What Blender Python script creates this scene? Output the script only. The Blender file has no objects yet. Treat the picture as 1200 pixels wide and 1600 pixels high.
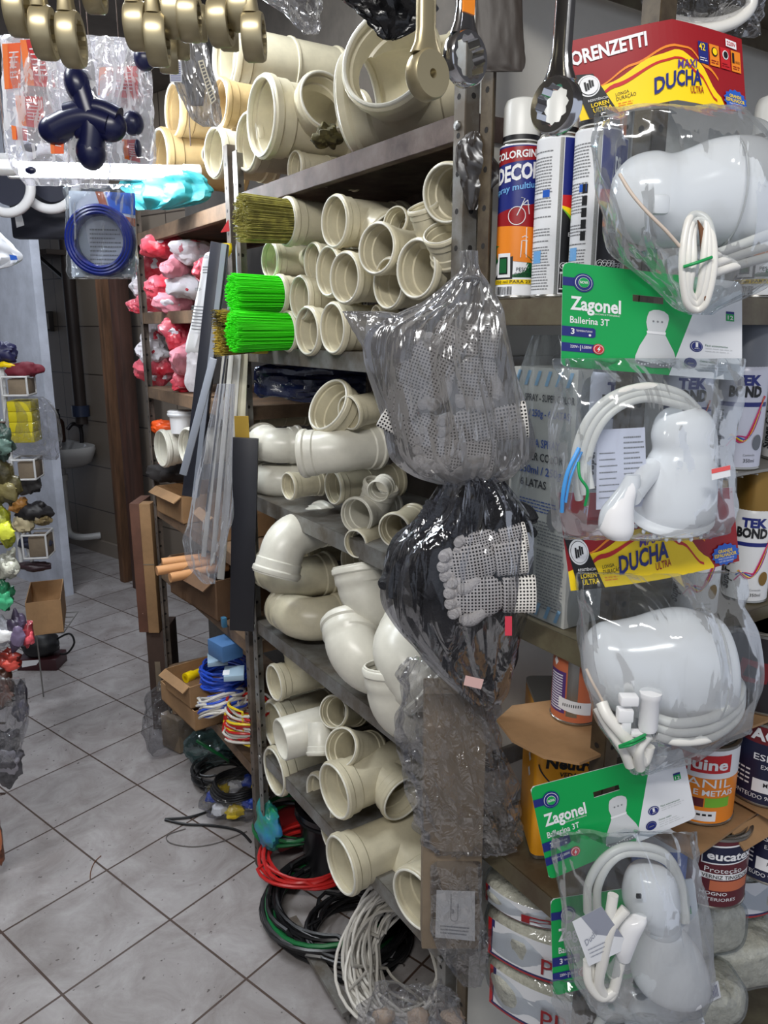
import bpy, bmesh, math, random
from mathutils import Vector, Matrix, noise

SC = bpy.context.scene
COL = SC.collection
R = math.radians

# ------------------------------------------------------------------ camera
CAM_H = 1.5                      # phone held at chest height
PITCH = math.atan(290 / 1200)    # tilted down
YAW = R(32.8)                    # looking to the right of the aisle (+Y)
FPX = 1200.0                     # focal length in pixels of the 1200 x 1600 frame
cam_d = bpy.data.cameras.new('camera')
cam_d.sensor_fit = 'VERTICAL'
cam_d.sensor_height = 24
cam_d.lens = 24 * FPX / 1600
cam_d.clip_start = 0.05
cam = bpy.data.objects.new('camera', cam_d)
COL.objects.link(cam)
cam.location = (0, 0, CAM_H)
cam.rotation_euler = (math.pi / 2 - PITCH, 0, -YAW)
SC.camera = cam

# ------------------------------------------------------------------ light and exposure
SC.view_settings.view_transform = 'Standard'
SC.view_settings.look = 'None'
SC.view_settings.gamma = 1
SC.view_settings.use_curve_mapping = False
SC.view_settings.exposure = 0.5
SC.cycles.transparent_max_bounces = 24
SC.cycles.use_denoising = True
world = bpy.data.worlds.new('world')
SC.world = world
world.use_nodes = True
bg = world.node_tree.nodes['Background']
bg.inputs[0].default_value = (0.80, 0.86, 1.0, 1)
bg.inputs[1].default_value = 0.50


def area_light(name, loc, aim, w, h, power, col):
    d = bpy.data.lights.new(name, 'AREA')
    d.shape = 'RECTANGLE'
    d.size, d.size_y = w, h
    d.energy = power
    d.color = col
    o = bpy.data.objects.new(name, d)
    COL.objects.link(o)
    o.location = loc
    o.rotation_euler = (Vector(aim) - Vector(loc)).to_track_quat('-Z', 'Y').to_euler()
    return o


# ceiling lamp over the aisle behind the camera, and one above the aisle ahead
area_light('ceiling_lamp_behind', (-0.55, -0.25, 2.5), (0.5, 1.0, 0.9), 1.2, 0.14, 22, (1.0, 0.98, 0.94))
area_light('ceiling_lamp_aisle', (0.12, 1.75, 2.5), (0.30, 1.75, 0), 0.12, 1.2, 22, (0.90, 0.95, 1.0))
area_light('fill_light_far', (0.35, 3.7, 2.6), (0.6, 3.9, 0), 0.12, 1.2, 16, (0.86, 0.92, 1.0))  # added fill that brightens the white wall and far floor, not a real lamp
TUBE_STRENGTH = 70.0

# ------------------------------------------------------------------ measuring helpers
_s, _c = math.sin(PITCH), math.cos(PITCH)
_sy, _cy = math.sin(YAW), math.cos(YAW)
EYE = Vector((0, 0, CAM_H))


def ray(px, py):
    u, v = (px - 600) / FPX, (800 - py) / FPX
    X, Y, Z = u, _c + v * _s, -_s + v * _c
    return Vector((X * _cy + Y * _sy, -X * _sy + Y * _cy, Z))


def at(px, py, d):
    return EYE + ray(px, py) * d


def on(px, py, axis, val):
    r = ray(px, py)
    t = (val - EYE[axis]) / r[axis]
    return EYE + r * t


def depth(p):
    q = Vector(p) - EYE
    X = q.x * _cy - q.y * _sy
    Y = q.x * _sy + q.y * _cy
    return Y * _c - q.z * _s


class Fr:
    """an upright frame standing in the shop: local x right, local z up, local y away from the aisle"""

    def __init__(s, px, py, d, extra=0.0):
        s.O = at(px, py, d)
        s.rz = -YAW + R(extra)
        s.ex = Vector((math.cos(s.rz), math.sin(s.rz), 0))
        s.ey = Vector((-math.sin(s.rz), math.cos(s.rz), 0))
        s.d = d
        s.k = d / FPX

    def loc(s, px, py, y=0.0):
        r = ray(px, py)
        t = ((s.O - EYE).dot(s.ey) + y) / r.dot(s.ey)
        q = EYE + r * t - s.O
        return Vector((q.dot(s.ex), y, q.z))


def frY(px, py, Y, extra=0.0):
    """frame at a given level distance from the viewer instead of a picture depth"""
    return Fr(px, py, Y / (_c + (800 - py) / FPX * _s), extra)


# ------------------------------------------------------------------ object helpers
def tag(o, label=None, cat=None, group=None, kind=None):
    if label: o['label'] = label
    if cat: o['category'] = cat
    if group: o['group'] = group
    if kind: o['kind'] = kind
    return o


def thing(name, label, cat, loc=(0, 0, 0), rz=0.0, group=None):
    o = bpy.data.objects.new(name, None)
    o.empty_display_size = 0.02
    COL.objects.link(o)
    o.location = loc
    o.rotation_euler = (0, 0, rz)
    return tag(o, label, cat, group)


def fthing(fr, name, label, cat, group=None):
    return thing(name, label, cat, fr.O, fr.rz, group)


def dup(root, label=None, group=None):
    def cp(o, par):
        n = o.copy()
        COL.objects.link(n)
        n.parent = par
        for ch in o.children:
            cp(ch, n)
        return n
    n = cp(root, None)
    if label: n['label'] = label
    if group: n['group'] = group
    return n


def lin(c):
    c = c / 255
    return c / 12.92 if c <= 0.04045 else ((c + 0.055) / 1.055) ** 2.4


_MATS = {}


def mat(name, rgb, rough=0.5, metal=0.0, var=0.0, scale=12.0, bump=0.0, bscale=40.0, var_rgb=None, emit=0.0,
        spec=0.5, trans=0.0, stretch=None):
    if name in _MATS: return _MATS[name]
    m = bpy.data.materials.new(name)
    m.use_nodes = True
    nt = m.node_tree
    b = nt.nodes['Principled BSDF']
    col = (lin(rgb[0]), lin(rgb[1]), lin(rgb[2]), 1)
    b.inputs['Base Color'].default_value = col
    b.inputs['Roughness'].default_value = rough
    b.inputs['Metallic'].default_value = metal
    b.inputs['Specular IOR Level'].default_value = spec
    tc = None
    if var or bump:
        tc = nt.nodes.new('ShaderNodeTexCoord')
        src = tc.outputs['Object']
        if stretch:
            mp = nt.nodes.new('ShaderNodeMapping')
            mp.inputs['Scale'].default_value = stretch
            nt.links.new(src, mp.inputs[0])
            src = mp.outputs[0]
    if var:
        n = nt.nodes.new('ShaderNodeTexNoise')
        n.inputs['Scale'].default_value = scale
        n.inputs['Detail'].default_value = 6
        n.inputs['Roughness'].default_value = 0.65
        nt.links.new(src, n.inputs['Vector'])
        r = nt.nodes.new('ShaderNodeValToRGB')
        r.color_ramp.elements[0].position = 0.38
        r.color_ramp.elements[1].position = 0.66
        v2 = var_rgb or tuple(c * (1 - var) for c in rgb)
        r.color_ramp.elements[0].color = (lin(v2[0]), lin(v2[1]), lin(v2[2]), 1)
        r.color_ramp.elements[1].color = col
        nt.links.new(n.outputs['Fac'], r.inputs['Fac'])
        nt.links.new(r.outputs['Color'], b.inputs['Base Color'])
    if bump:
        n2 = nt.nodes.new('ShaderNodeTexNoise')
        n2.inputs['Scale'].default_value = bscale
        n2.inputs['Detail'].default_value = 5
        nt.links.new(src, n2.inputs['Vector'])
        bp = nt.nodes.new('ShaderNodeBump')
        bp.inputs['Strength'].default_value = bump
        bp.inputs['Distance'].default_value = 0.01
        nt.links.new(n2.outputs['Fac'], bp.inputs['Height'])
        nt.links.new(bp.outputs['Normal'], b.inputs['Normal'])
    if emit:
        b.inputs['Emission Color'].default_value = col
        b.inputs['Emission Strength'].default_value = emit
    if trans:
        b.inputs['Transmission Weight'].default_value = trans
    _MATS[name] = m
    return m


def film(name, tint=(240, 243, 245), opacity=0.10, rough=0.14, bscale=22.0, bump=0.5, haze=(205, 208, 210), hz=0.5,
         stretch=(1, 1, 1), edge=0.55, rot=0.0):
    """thin plastic film: mostly clear, a share of it milky, with glossy crinkles"""
    if name in _MATS: return _MATS[name]
    m = bpy.data.materials.new(name)
    m.use_nodes = True
    nt = m.node_tree
    nt.nodes.remove(nt.nodes['Principled BSDF'])
    out = nt.nodes['Material Output']
    N, L = nt.nodes.new, nt.links.new
    tr = N('ShaderNodeBsdfTransparent')
    tr.inputs[0].default_value = (lin(tint[0]), lin(tint[1]), lin(tint[2]), 1)
    gl = N('ShaderNodeBsdfGlossy')
    gl.inputs['Roughness'].default_value = rough
    gl.inputs[0].default_value = (0.95, 0.97, 1, 1)
    df = N('ShaderNodeBsdfDiffuse')
    df.inputs[0].default_value = (lin(haze[0]), lin(haze[1]), lin(haze[2]), 1)
    tl = N('ShaderNodeBsdfTranslucent')
    tl.inputs[0].default_value = (lin(haze[0]), lin(haze[1]), lin(haze[2]), 1)
    dt = N('ShaderNodeMixShader')
    dt.inputs[0].default_value = 0.4
    L(df.outputs[0], dt.inputs[1]); L(tl.outputs[0], dt.inputs[2])
    tc = N('ShaderNodeTexCoord')
    mp = N('ShaderNodeMapping')
    mp.inputs['Scale'].default_value = stretch
    mp.inputs['Rotation'].default_value = (0, rot, 0)
    L(tc.outputs['Object'], mp.inputs[0])
    n = N('ShaderNodeTexNoise')
    n.inputs['Scale'].default_value = bscale
    n.inputs['Detail'].default_value = 3
    n.inputs['Distortion'].default_value = 0.8
    L(mp.outputs[0], n.inputs['Vector'])
    vo = N('ShaderNodeTexVoronoi')
    vo.inputs['Scale'].default_value = bscale * 0.8
    L(mp.outputs[0], vo.inputs['Vector'])
    ad = N('ShaderNodeMath'); ad.operation = 'ADD'
    L(n.outputs['Fac'], ad.inputs[0]); L(vo.outputs['Distance'], ad.inputs[1])
    bp = N('ShaderNodeBump')
    bp.inputs['Strength'].default_value = bump
    bp.inputs['Distance'].default_value = 0.02
    L(ad.outputs[0], bp.inputs['Height'])
    L(bp.outputs['Normal'], gl.inputs['Normal'])
    gm = N('ShaderNodeMixShader')
    gm.inputs[0].default_value = hz
    L(gl.outputs[0], gm.inputs[1]); L(dt.outputs[0], gm.inputs[2])
    lw = N('ShaderNodeLayerWeight')
    lw.inputs['Blend'].default_value = 0.35
    L(bp.outputs['Normal'], lw.inputs['Normal'])
    mu = N('ShaderNodeMath'); mu.operation = 'MULTIPLY_ADD'
    mu.inputs[1].default_value = edge
    mu.inputs[2].default_value = opacity
    mu.use_clamp = True
    L(lw.outputs['Fresnel'], mu.inputs[0])
    mx = N('ShaderNodeMixShader')
    L(mu.outputs[0], mx.inputs[0]); L(tr.outputs[0], mx.inputs[1]); L(gm.outputs[0], mx.inputs[2])
    L(mx.outputs[0], out.inputs['Surface'])
    _MATS[name] = m
    return m


_TXT = {}


def glyphs(s, bold=0.0):
    key = (s, bold)
    if key in _TXT: return _TXT[key]
    cu = bpy.data.curves.new('t', 'FONT')
    cu.body = s
    cu.size = 1.0
    cu.offset = bold
    cu.resolution_u = 2
    ob = bpy.data.objects.new('t', cu)
    COL.objects.link(ob)
    bpy.context.view_layer.update()
    dg = bpy.context.evaluated_depsgraph_get()
    me = bpy.data.meshes.new_from_object(ob.evaluated_get(dg))
    vs = [(v.co.x, v.co.y) for v in me.vertices]
    fs = [tuple(p.vertices) for p in me.polygons]
    bpy.data.objects.remove(ob)
    bpy.data.curves.remove(cu)
    bpy.data.meshes.remove(me)
    x0 = min(v[0] for v in vs); x1 = max(v[0] for v in vs)
    vs = [((x - x0) / (x1 - x0), y / 0.70) for x, y in vs]   # width 0..1, cap height 0..1
    _TXT[key] = (vs, fs)
    return _TXT[key]


class MB:
    """collects shapes into one mesh"""

    def __init__(s):
        s.v, s.f, s.m = [], [], []

    def add(s, vs, fs, mi=0):
        o = len(s.v)
        s.v += [Vector(v) for v in vs]
        s.f += [tuple(i + o for i in f) for f in fs]
        s.m += [mi] * len(fs)
        return s

    def box(s, c, size, mi=0, M=None):
        hx, hy, hz = size[0] / 2, size[1] / 2, size[2] / 2
        vs = [Vector((x, y, z)) for x in (-hx, hx) for y in (-hy, hy) for z in (-hz, hz)]
        if M is not None: vs = [M @ v for v in vs]
        vs = [v + Vector(c) for v in vs]
        return s.add(vs, [(0, 1, 3, 2), (4, 6, 7, 5), (0, 4, 5, 1), (2, 3, 7, 6), (0, 2, 6, 4), (1, 5, 7, 3)], mi)

    def bar(s, a, b, w, t, up=(0, 0, 1), mi=0):
        a, b = Vector(a), Vector(b)
        d = b - a
        x = d.normalized()
        y = Vector(up).cross(x)
        if y.length < 1e-5: y = Vector((1, 0, 0)).cross(x)
        y.normalize()
        z = x.cross(y)
        M = Matrix((x, y, z)).transposed()
        return s.box((a + b) / 2, (d.length, w, t), mi, M)

    def tube(s, pts, r, n=8, mi=0, closed=False, cap=True):
        pts = [Vector(p) for p in pts]
        k = len(pts)
        if callable(r): rad = [r(i / (k - 1)) for i in range(k)]
        elif isinstance(r, (list, tuple)): rad = list(r)
        else: rad = [r] * k
        vs = []
        nrm = None
        for i, p in enumerate(pts):
            if closed: t = pts[(i + 1) % k] - pts[i - 1]
            else: t = pts[min(i + 1, k - 1)] - pts[max(i - 1, 0)]
            if t.length < 1e-9: t = Vector((0, 0, 1))
            t.normalize()
            if nrm is None:
                nrm = t.cross(Vector((0, 0, 1)))
                if nrm.length < 0.1: nrm = t.cross(Vector((1, 0, 0)))
            nrm = (nrm - t * nrm.dot(t)).normalized()
            bn = t.cross(nrm)
            for j in range(n):
                a = 2 * math.pi * j / n
                vs.append(p + (nrm * math.cos(a) + bn * math.sin(a)) * rad[i])
        fs = []
        for i in range(k if closed else k - 1):
            for j in range(n):
                a, b = i * n + j, i * n + (j + 1) % n
                c, d = ((i + 1) % k) * n + (j + 1) % n, ((i + 1) % k) * n + j
                fs.append((a, b, c, d))
        if cap and not closed:
            fs.append(tuple(range(n - 1, -1, -1)))
            fs.append(tuple((k - 1) * n + j for j in range(n)))
        return s.add(vs, fs, mi)

    def lathe(s, prof, n=32, mi=0, c=(0, 0, 0), M=None, mis=None, close=False):
        """prof: list of (r, z); mis: material of each band"""
        vs, fs, ms = [], [], []
        for r, z in prof:
            for j in range(n):
                a = 2 * math.pi * j / n
                v = Vector((r * math.cos(a), r * math.sin(a), z))
                if M is not None: v = M @ v
                vs.append(v + Vector(c))
        k = len(prof)
        for i in range(k if close else k - 1):
            for j in range(n):
                i2 = (i + 1) % k
                fs.append((i * n + j, i * n + (j + 1) % n, i2 * n + (j + 1) % n, i2 * n + j))
                ms.append(mis[i] if mis else mi)
        if not close:
            if prof[0][0] > 1e-6: fs.append(tuple(range(n - 1, -1, -1))); ms.append(ms[0])
            if prof[-1][0] > 1e-6: fs.append(tuple((k - 1) * n + j for j in range(n))); ms.append(ms[-2] if len(ms) > 1 else mi)
        o = len(s.v)
        s.add(vs, fs, 0)
        s.m[-len(fs):] = ms
        return s

    def ell(s, c, r, mi=0, n=20, k=12, M=None, fn=None):
        vs, fs = [], []
        for i in range(k + 1):
            th = math.pi * i / k
            for j in range(n):
                a = 2 * math.pi * j / n
                v = Vector((r[0] * math.sin(th) * math.cos(a), r[1] * math.sin(th) * math.sin(a), r[2] * math.cos(th)))
                if fn: v = fn(v)
                if M is not None: v = M @ v
                vs.append(v + Vector(c))
        for i in range(k):
            for j in range(n):
                fs.append((i * n + j, (i + 1) * n + j, (i + 1) * n + (j + 1) % n, i * n + (j + 1) % n))
        return s.add(vs, fs, mi)

    def prism(s, poly, y0, y1, mi=0, M=None, side=None):
        """polygon in local x,z pushed from y0 to y1"""
        k = len(poly)
        vs = [Vector((p[0], y0, p[1])) for p in poly] + [Vector((p[0], y1, p[1])) for p in poly]
        if M is not None: vs = [M @ v for v in vs]
        s.add(vs, [tuple(range(k)), tuple(range(2 * k - 1, k - 1, -1))], mi)
        s.f += [(len(s.v) - 2 * k + i, len(s.v) - k + i, len(s.v) - k + (i + 1) % k, len(s.v) - 2 * k + (i + 1) % k) for i in range(k)]
        s.m += [mi if side is None else side] * k
        return s

    def text(s, t, fn, mi=0, bold=0.0, shear=0.0):
        """fn maps (x 0..1 along the line, y in cap heights) to a point"""
        vs, fs = glyphs(t, bold)
        return s.add([fn(x + shear * y, y) for x, y in vs], fs, mi)

    def obj(s, name, mats, parent=None, smooth=40, bevel=0.0, subdiv=0):
        me = bpy.data.meshes.new(name)
        me.from_pydata([tuple(v) for v in s.v], [], s.f)
        if not isinstance(mats, (list, tuple)): mats = [mats]
        for m in mats: me.materials.append(m)
        if len(mats) > 1: me.polygons.foreach_set('material_index', s.m)
        if bevel:
            bm = bmesh.new(); bm.from_mesh(me)
            bmesh.ops.remove_doubles(bm, verts=bm.verts, dist=1e-6)
            es = [e for e in bm.edges if len(e.link_faces) == 2 and e.calc_face_angle(0) > 0.6]
            bmesh.ops.bevel(bm, geom=es, offset=bevel, segments=2, affect='EDGES', profile=0.5)
            bm.to_mesh(me); bm.free()
        if smooth:
            me.polygons.foreach_set('use_smooth', [True] * len(me.polygons))
            me.set_sharp_from_angle(angle=R(smooth))
        me.update()
        o = bpy.data.objects.new(name, me)
        COL.objects.link(o)
        if parent is not None: o.parent = parent
        return o


def mesh_thing(mb, name, mats, label, cat, loc=(0, 0, 0), rz=0.0, group=None, **kw):
    o = mb.obj(name, mats, None, **kw)
    o.location = loc
    o.rotation_euler = (0, 0, rz)
    return tag(o, label, cat, group)


def structure(mb, name, m, **kw):
    o = mb.obj(name, m, None, **kw)
    o['kind'] = 'structure'
    return o


def smoothpath(pts, k=8, closed=False):
    pts = [Vector(p) for p in pts]
    n = len(pts)
    out = []
    rng = range(n) if closed else range(n - 1)
    for i in rng:
        if closed: a, b, c, d = pts[i - 1], pts[i], pts[(i + 1) % n], pts[(i + 2) % n]
        else: a, b, c, d = pts[max(i - 1, 0)], pts[i], pts[i + 1], pts[min(i + 2, n - 1)]
        for j in range(k):
            t = j / k
            out.append(0.5 * ((2 * b) + (c - a) * t + (2 * a - 5 * b + 4 * c - d) * t * t + (3 * b - a - 3 * c + d) * t ** 3))
    if not closed: out.append(pts[-1])
    return out


def interp_rows(rows, nv):
    """rows: tuples whose first number grows; smooth resampling"""
    out = []
    k = len(rows)
    for i in range(nv + 1):
        q = i / nv * (k - 1)
        j = min(int(q), k - 2)
        t = q - j
        a, b, c, d = rows[max(j - 1, 0)], rows[j], rows[j + 1], rows[min(j + 2, k - 1)]
        out.append(tuple(0.5 * (2 * b[n] + (c[n] - a[n]) * t + (2 * a[n] - 5 * b[n] + 4 * c[n] - d[n]) * t * t +
                                (3 * b[n] - a[n] - 3 * c[n] + d[n]) * t ** 3) for n in range(len(b))))
    return out


def loft(mb, fr, rows, thick, mi=0, nu=40, nv=36, wr=0.0, fq=3.0, seed=0, power=1.0, horizontal=False, yoff=0.0, cap=True, vq=4.0):
    """rows: (py, pxL, pxR[, thickness factor]) going down, or with horizontal=True (px, pyT, pyB[, factor]).
    thick: half depth as a share of half width (number < 3) given by 'thick'; factor multiplies it"""
    rows = [tuple(r) if len(r) == 4 else tuple(r) + (1.0,) for r in rows]
    rows = interp_rows(rows, nv)
    vs, fs = [], []
    for i, (q, a, b, tf) in enumerate(rows):
        if horizontal:
            A, B = fr.loc(q, a, yoff), fr.loc(q, b, yoff)
        else:
            A, B = fr.loc(a, q, yoff), fr.loc(b, q, yoff)
        C = (A + B) / 2
        h = (B - A) / 2
        hw = h.length
        for j in range(nu):
            th = 2 * math.pi * j / nu
            ct, st = math.cos(th), math.sin(th)
            if power != 1.0:
                ct = math.copysign(abs(ct) ** power, ct)
                st = math.copysign(abs(st) ** power, st)
            p = C + h * ct + Vector((0, 1, 0)) * (hw * thick * tf * st)
            if wr:
                nz = noise.noise(Vector((math.cos(th) * fq + seed * 7.1, math.sin(th) * fq, i / nv * vq + seed)))
                nz2 = noise.noise(Vector((math.cos(th) * fq * 2.7 + seed * 3.3, math.sin(th) * fq * 2.7, i / nv * vq * 2 - seed)))
                rad = Vector((ct * h.normalized().x, st, ct * h.normalized().z))
                p += rad * (wr * (nz + 0.5 * nz2) * (0.35 + min(1, hw / 0.06)))
            vs.append(p)
    k = len(rows)
    for i in range(k - 1):
        for j in range(nu):
            fs.append((i * nu + j, i * nu + (j + 1) % nu, (i + 1) * nu + (j + 1) % nu, (i + 1) * nu + j))
    if cap:
        fs.append(tuple(range(nu - 1, -1, -1)))
        fs.append(tuple((k - 1) * nu + j for j in range(nu)))
    mb.add(vs, fs, mi)
    return mb


def lump(c, r, seed=0, amp=0.25, fq=2.0, M=None, mb=None, mi=0, n=28, k=18):
    """a soft crumpled body"""
    mb = mb or MB()
    rm = max(r)

    def fn(v):
        q = Vector((v.x / rm * fq + seed * 3.7, v.y / rm * fq + seed, v.z / rm * fq))
        return v * (1 + amp * noise.noise(q) + amp * 0.5 * noise.noise(q * 2.6))
    return mb.ell(c, r, mi, n, k, M, fn)
# ------------------------------------------------------------------ materials
M_pvc = mat('pvc_white', (224, 221, 208), 0.30, var=0.05, scale=1.2)
M_pvc_cream = mat('pvc_cream', (208, 200, 174), 0.33, var=0.07, scale=1.2)
M_pvc_old = mat('pvc_yellowed', (188, 162, 116), 0.36, var=0.07, scale=1.2)
M_rim = mat('pvc_rim', (232, 229, 216), 0.3)
M_steel = mat('shelf_steel', (150, 151, 149), 0.42, 0.55, var=0.3, scale=14, var_rgb=(112, 104, 94))
M_steel_dark = mat('shelf_rusted', (98, 84, 76), 0.65, 0.15, var=0.55, scale=16, var_rgb=(58, 38, 32))
M_olive = mat('shelf_olive_paint', (112, 106, 84), 0.5, 0.1, var=0.35, scale=10, var_rgb=(86, 74, 58))
M_olive_post = mat('post_olive', (104, 92, 72), 0.5, 0.2, var=0.4, scale=18, var_rgb=(70, 58, 44))
M_hole = mat('hole_dark', (28, 25, 24), 0.8)
M_bolt = mat('bolt_zinc', (170, 170, 168), 0.3, 0.9)
M_card = mat('cardboard', (170, 132, 92), 0.8, var=0.16, scale=6, bump=0.08, bscale=60)
M_card_dark = mat('cardboard_grey', (138, 122, 102), 0.8, var=0.2, scale=6)
M_white = mat('plain_white', (236, 236, 238), 0.4)
M_gloss_white = mat('gloss_white', (238, 238, 240), 0.16)
M_paper = mat('paper_white', (228, 230, 234), 0.6)
M_black = mat('plain_black', (22, 22, 26), 0.45)
M_navy = mat('navy', (26, 38, 118), 0.4)
M_blue = mat('print_blue', (38, 92, 190), 0.4)
M_red = mat('print_red', (196, 34, 40), 0.35)
M_dred = mat('print_dark_red', (150, 22, 30), 0.35)
M_yellow = mat('print_yellow', (250, 214, 20), 0.35)
M_orange = mat('print_orange', (236, 136, 36), 0.38)
M_green = mat('print_green', (0, 160, 78), 0.3)
M_dgreen = mat('print_dark_green', (18, 96, 50), 0.4)
M_grey = mat('print_grey', (128, 130, 134), 0.5)
M_brown = mat('print_brown', (110, 70, 40), 0.6)
M_wood = mat('brown_wood', (118, 84, 60), 0.6, var=0.35, scale=5, stretch=(6, 6, 0.6))
F_clear = film('film_clear', opacity=0.055, rough=0.10, bscale=9, bump=0.55, hz=0.42, stretch=(1.6, 1.6, 0.55))
F_clear2 = film('film_clear_diagonal', opacity=0.055, rough=0.09, bscale=8, bump=0.6, hz=0.40, stretch=(2.2, 1.5, 0.4), rot=0.6)
F_grey = film('film_grey', tint=(206, 206, 210), opacity=0.30, rough=0.16, bscale=12, bump=0.6, haze=(176, 173, 170), hz=0.66, stretch=(2.4, 2.4, 0.6))
F_crinkle = film('film_crinkled', tint=(232, 232, 234), opacity=0.05, rough=0.10, bscale=30, bump=0.9, haze=(196, 194, 192), hz=0.42, edge=0.30)
F_milky = film('film_milky', tint=(245, 245, 248), opacity=0.14, rough=0.2, bscale=14, bump=0.5, haze=(225, 228, 235), hz=0.6, stretch=(2, 2, .4))
F_dark = film('film_dark', tint=(120, 112, 106), opacity=0.5, rough=0.3, bscale=10, bump=0.4, haze=(88, 82, 78), hz=0.85)

# ------------------------------------------------------------------ the room
XF = on(412, 1367, 2, 0).x           # front plane of the racks along the aisle
T1 = Vector((-0.312, 0.95, 0)).normalized()
T2 = Vector((0.95, 0.312, 0)).normalized()
TILE = 0.3164 * CAM_H / 1.6
tile_o = on(266, 1437, 2, 0)


def floor_material():
    m = bpy.data.materials.new('floor_tiles')
    m.use_nodes = True
    nt = m.node_tree
    N, L = nt.nodes.new, nt.links.new
    b = nt.nodes['Principled BSDF']
    tc = N('ShaderNodeTexCoord')
    mp = N('ShaderNodeMapping')
    mp.vector_type = 'TEXTURE'
    mp.inputs['Location'].default_value = (tile_o.x, tile_o.y, 0)
    mp.inputs['Rotation'].default_value = (0, 0, math.atan2(T2.y, T2.x))
    L(tc.outputs['Object'], mp.inputs[0])
    br = N('ShaderNodeTexBrick')
    br.offset = 0; br.squash = 1
    br.inputs['Scale'].default_value = 1
    br.inputs['Mortar Size'].default_value = 0.0032
    br.inputs['Mortar Smooth'].default_value = 0.25
    br.inputs['Bias'].default_value = 0
    br.inputs['Brick Width'].default_value = TILE
    br.inputs['Row Height'].default_value = TILE
    br.inputs['Color1'].default_value = (1, 1, 1, 1)
    br.inputs['Color2'].default_value = (0.86, 0.86, 0.86, 1)
    br.inputs['Mortar'].default_value = (0, 0, 0, 1)
    L(mp.outputs[0], br.inputs['Vector'])
    n1 = N('ShaderNodeTexNoise'); n1.inputs['Scale'].default_value = 7; n1.inputs['Detail'].default_value = 9
    n1.inputs['Roughness'].default_value = 0.7; n1.inputs['Distortion'].default_value = 0.6
    L(tc.outputs['Object'], n1.inputs['Vector'])
    r1 = N('ShaderNodeValToRGB')
    e = r1.color_ramp.elements
    e[0].position, e[1].position = 0.34, 0.66
    e[0].color = (lin(138), lin(131), lin(129), 1)
    e[1].color = (lin(172), lin(168), lin(168), 1)
    L(n1.outputs['Fac'], r1.inputs['Fac'])
    # dark specks and scuffs
    n2 = N('ShaderNodeTexNoise'); n2.inputs['Scale'].default_value = 60; n2.inputs['Detail'].default_value = 2
    L(tc.outputs['Object'], n2.inputs['Vector'])
    r2 = N('ShaderNodeValToRGB')
    r2.color_ramp.elements[0].position, r2.color_ramp.elements[1].position = 0.27, 0.31
    L(n2.outputs['Fac'], r2.inputs['Fac'])
    m1 = N('ShaderNodeMixRGB'); m1.blend_type = 'MIX'
    m1.inputs[1].default_value = (lin(88), lin(80), lin(78), 1)
    L(r2.outputs['Color'], m1.inputs[0]); L(r1.outputs['Color'], m1.inputs[2])
    m2 = N('ShaderNodeMixRGB'); m2.blend_type = 'MULTIPLY'; m2.inputs[0].default_value = 1
    L(m1.outputs[0], m2.inputs[1]); L(br.outputs['Color'], m2.inputs[2])
    m3 = N('ShaderNodeMixRGB')
    m3.inputs[2].default_value = (lin(74), lin(58), lin(50), 1)
    L(br.outputs['Fac'], m3.inputs[0]); L(m2.outputs[0], m3.inputs[1])
    L(m3.outputs[0], b.inputs['Base Color'])
    b.inputs['Roughness'].default_value = 0.42
    bp = N('ShaderNodeBump'); bp.inputs['Strength'].default_value = 0.35; bp.inputs['Distance'].default_value = 0.003
    bp.invert = True
    L(br.outputs['Fac'], bp.inputs['Height']); L(bp.outputs['Normal'], b.inputs['Normal'])
    return m


fl = MB().box((0.6, 2.0, -0.05), (7.4, 9.4, 0.1))
structure(fl, 'floor', floor_material(), smooth=0)
M_ceil = mat('ceiling_paint', (120, 112, 104), 0.8, var=0.2, scale=3)
structure(MB().box((0.6, 2.0, 2.75), (7.4, 9.4, 0.1)), 'ceiling', M_ceil, smooth=0)
M_wall_w = mat('wall_white_dirty', (206, 211, 224), 0.7, var=0.16, scale=3.5, bump=0.1, bscale=18)
M_wall_g = mat('wall_tiled_grey', (116, 108, 100), 0.5, var=0.25, scale=4)
M_wall_d = mat('wall_dark', (90, 84, 78), 0.8, var=0.3, scale=3)
M_wall_p = mat('wall_pale', (212, 209, 200), 0.6, var=0.08, scale=2.5)


def wall_along(p, d, a0, a1, z0, z1, th, m, name):
    """a wall whose front face passes through p, running along d from a0 to a1, thick away from the viewer"""
    d = Vector(d).normalized()
    n = Vector((-d.y, d.x, 0))
    if (Vector((p[0], p[1], 0))).dot(n) < 0: n = -n
    c = Vector((p[0], p[1], 0)) + d * (a0 + a1) / 2 + n * th / 2
    M = Matrix((d, n, Vector((0, 0, 1)))).transposed()
    mb = MB().box((c.x, c.y, (z0 + z1) / 2), (a1 - a0, th, z1 - z0), 0, M)
    return structure(mb, name, m, smooth=0)


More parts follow.
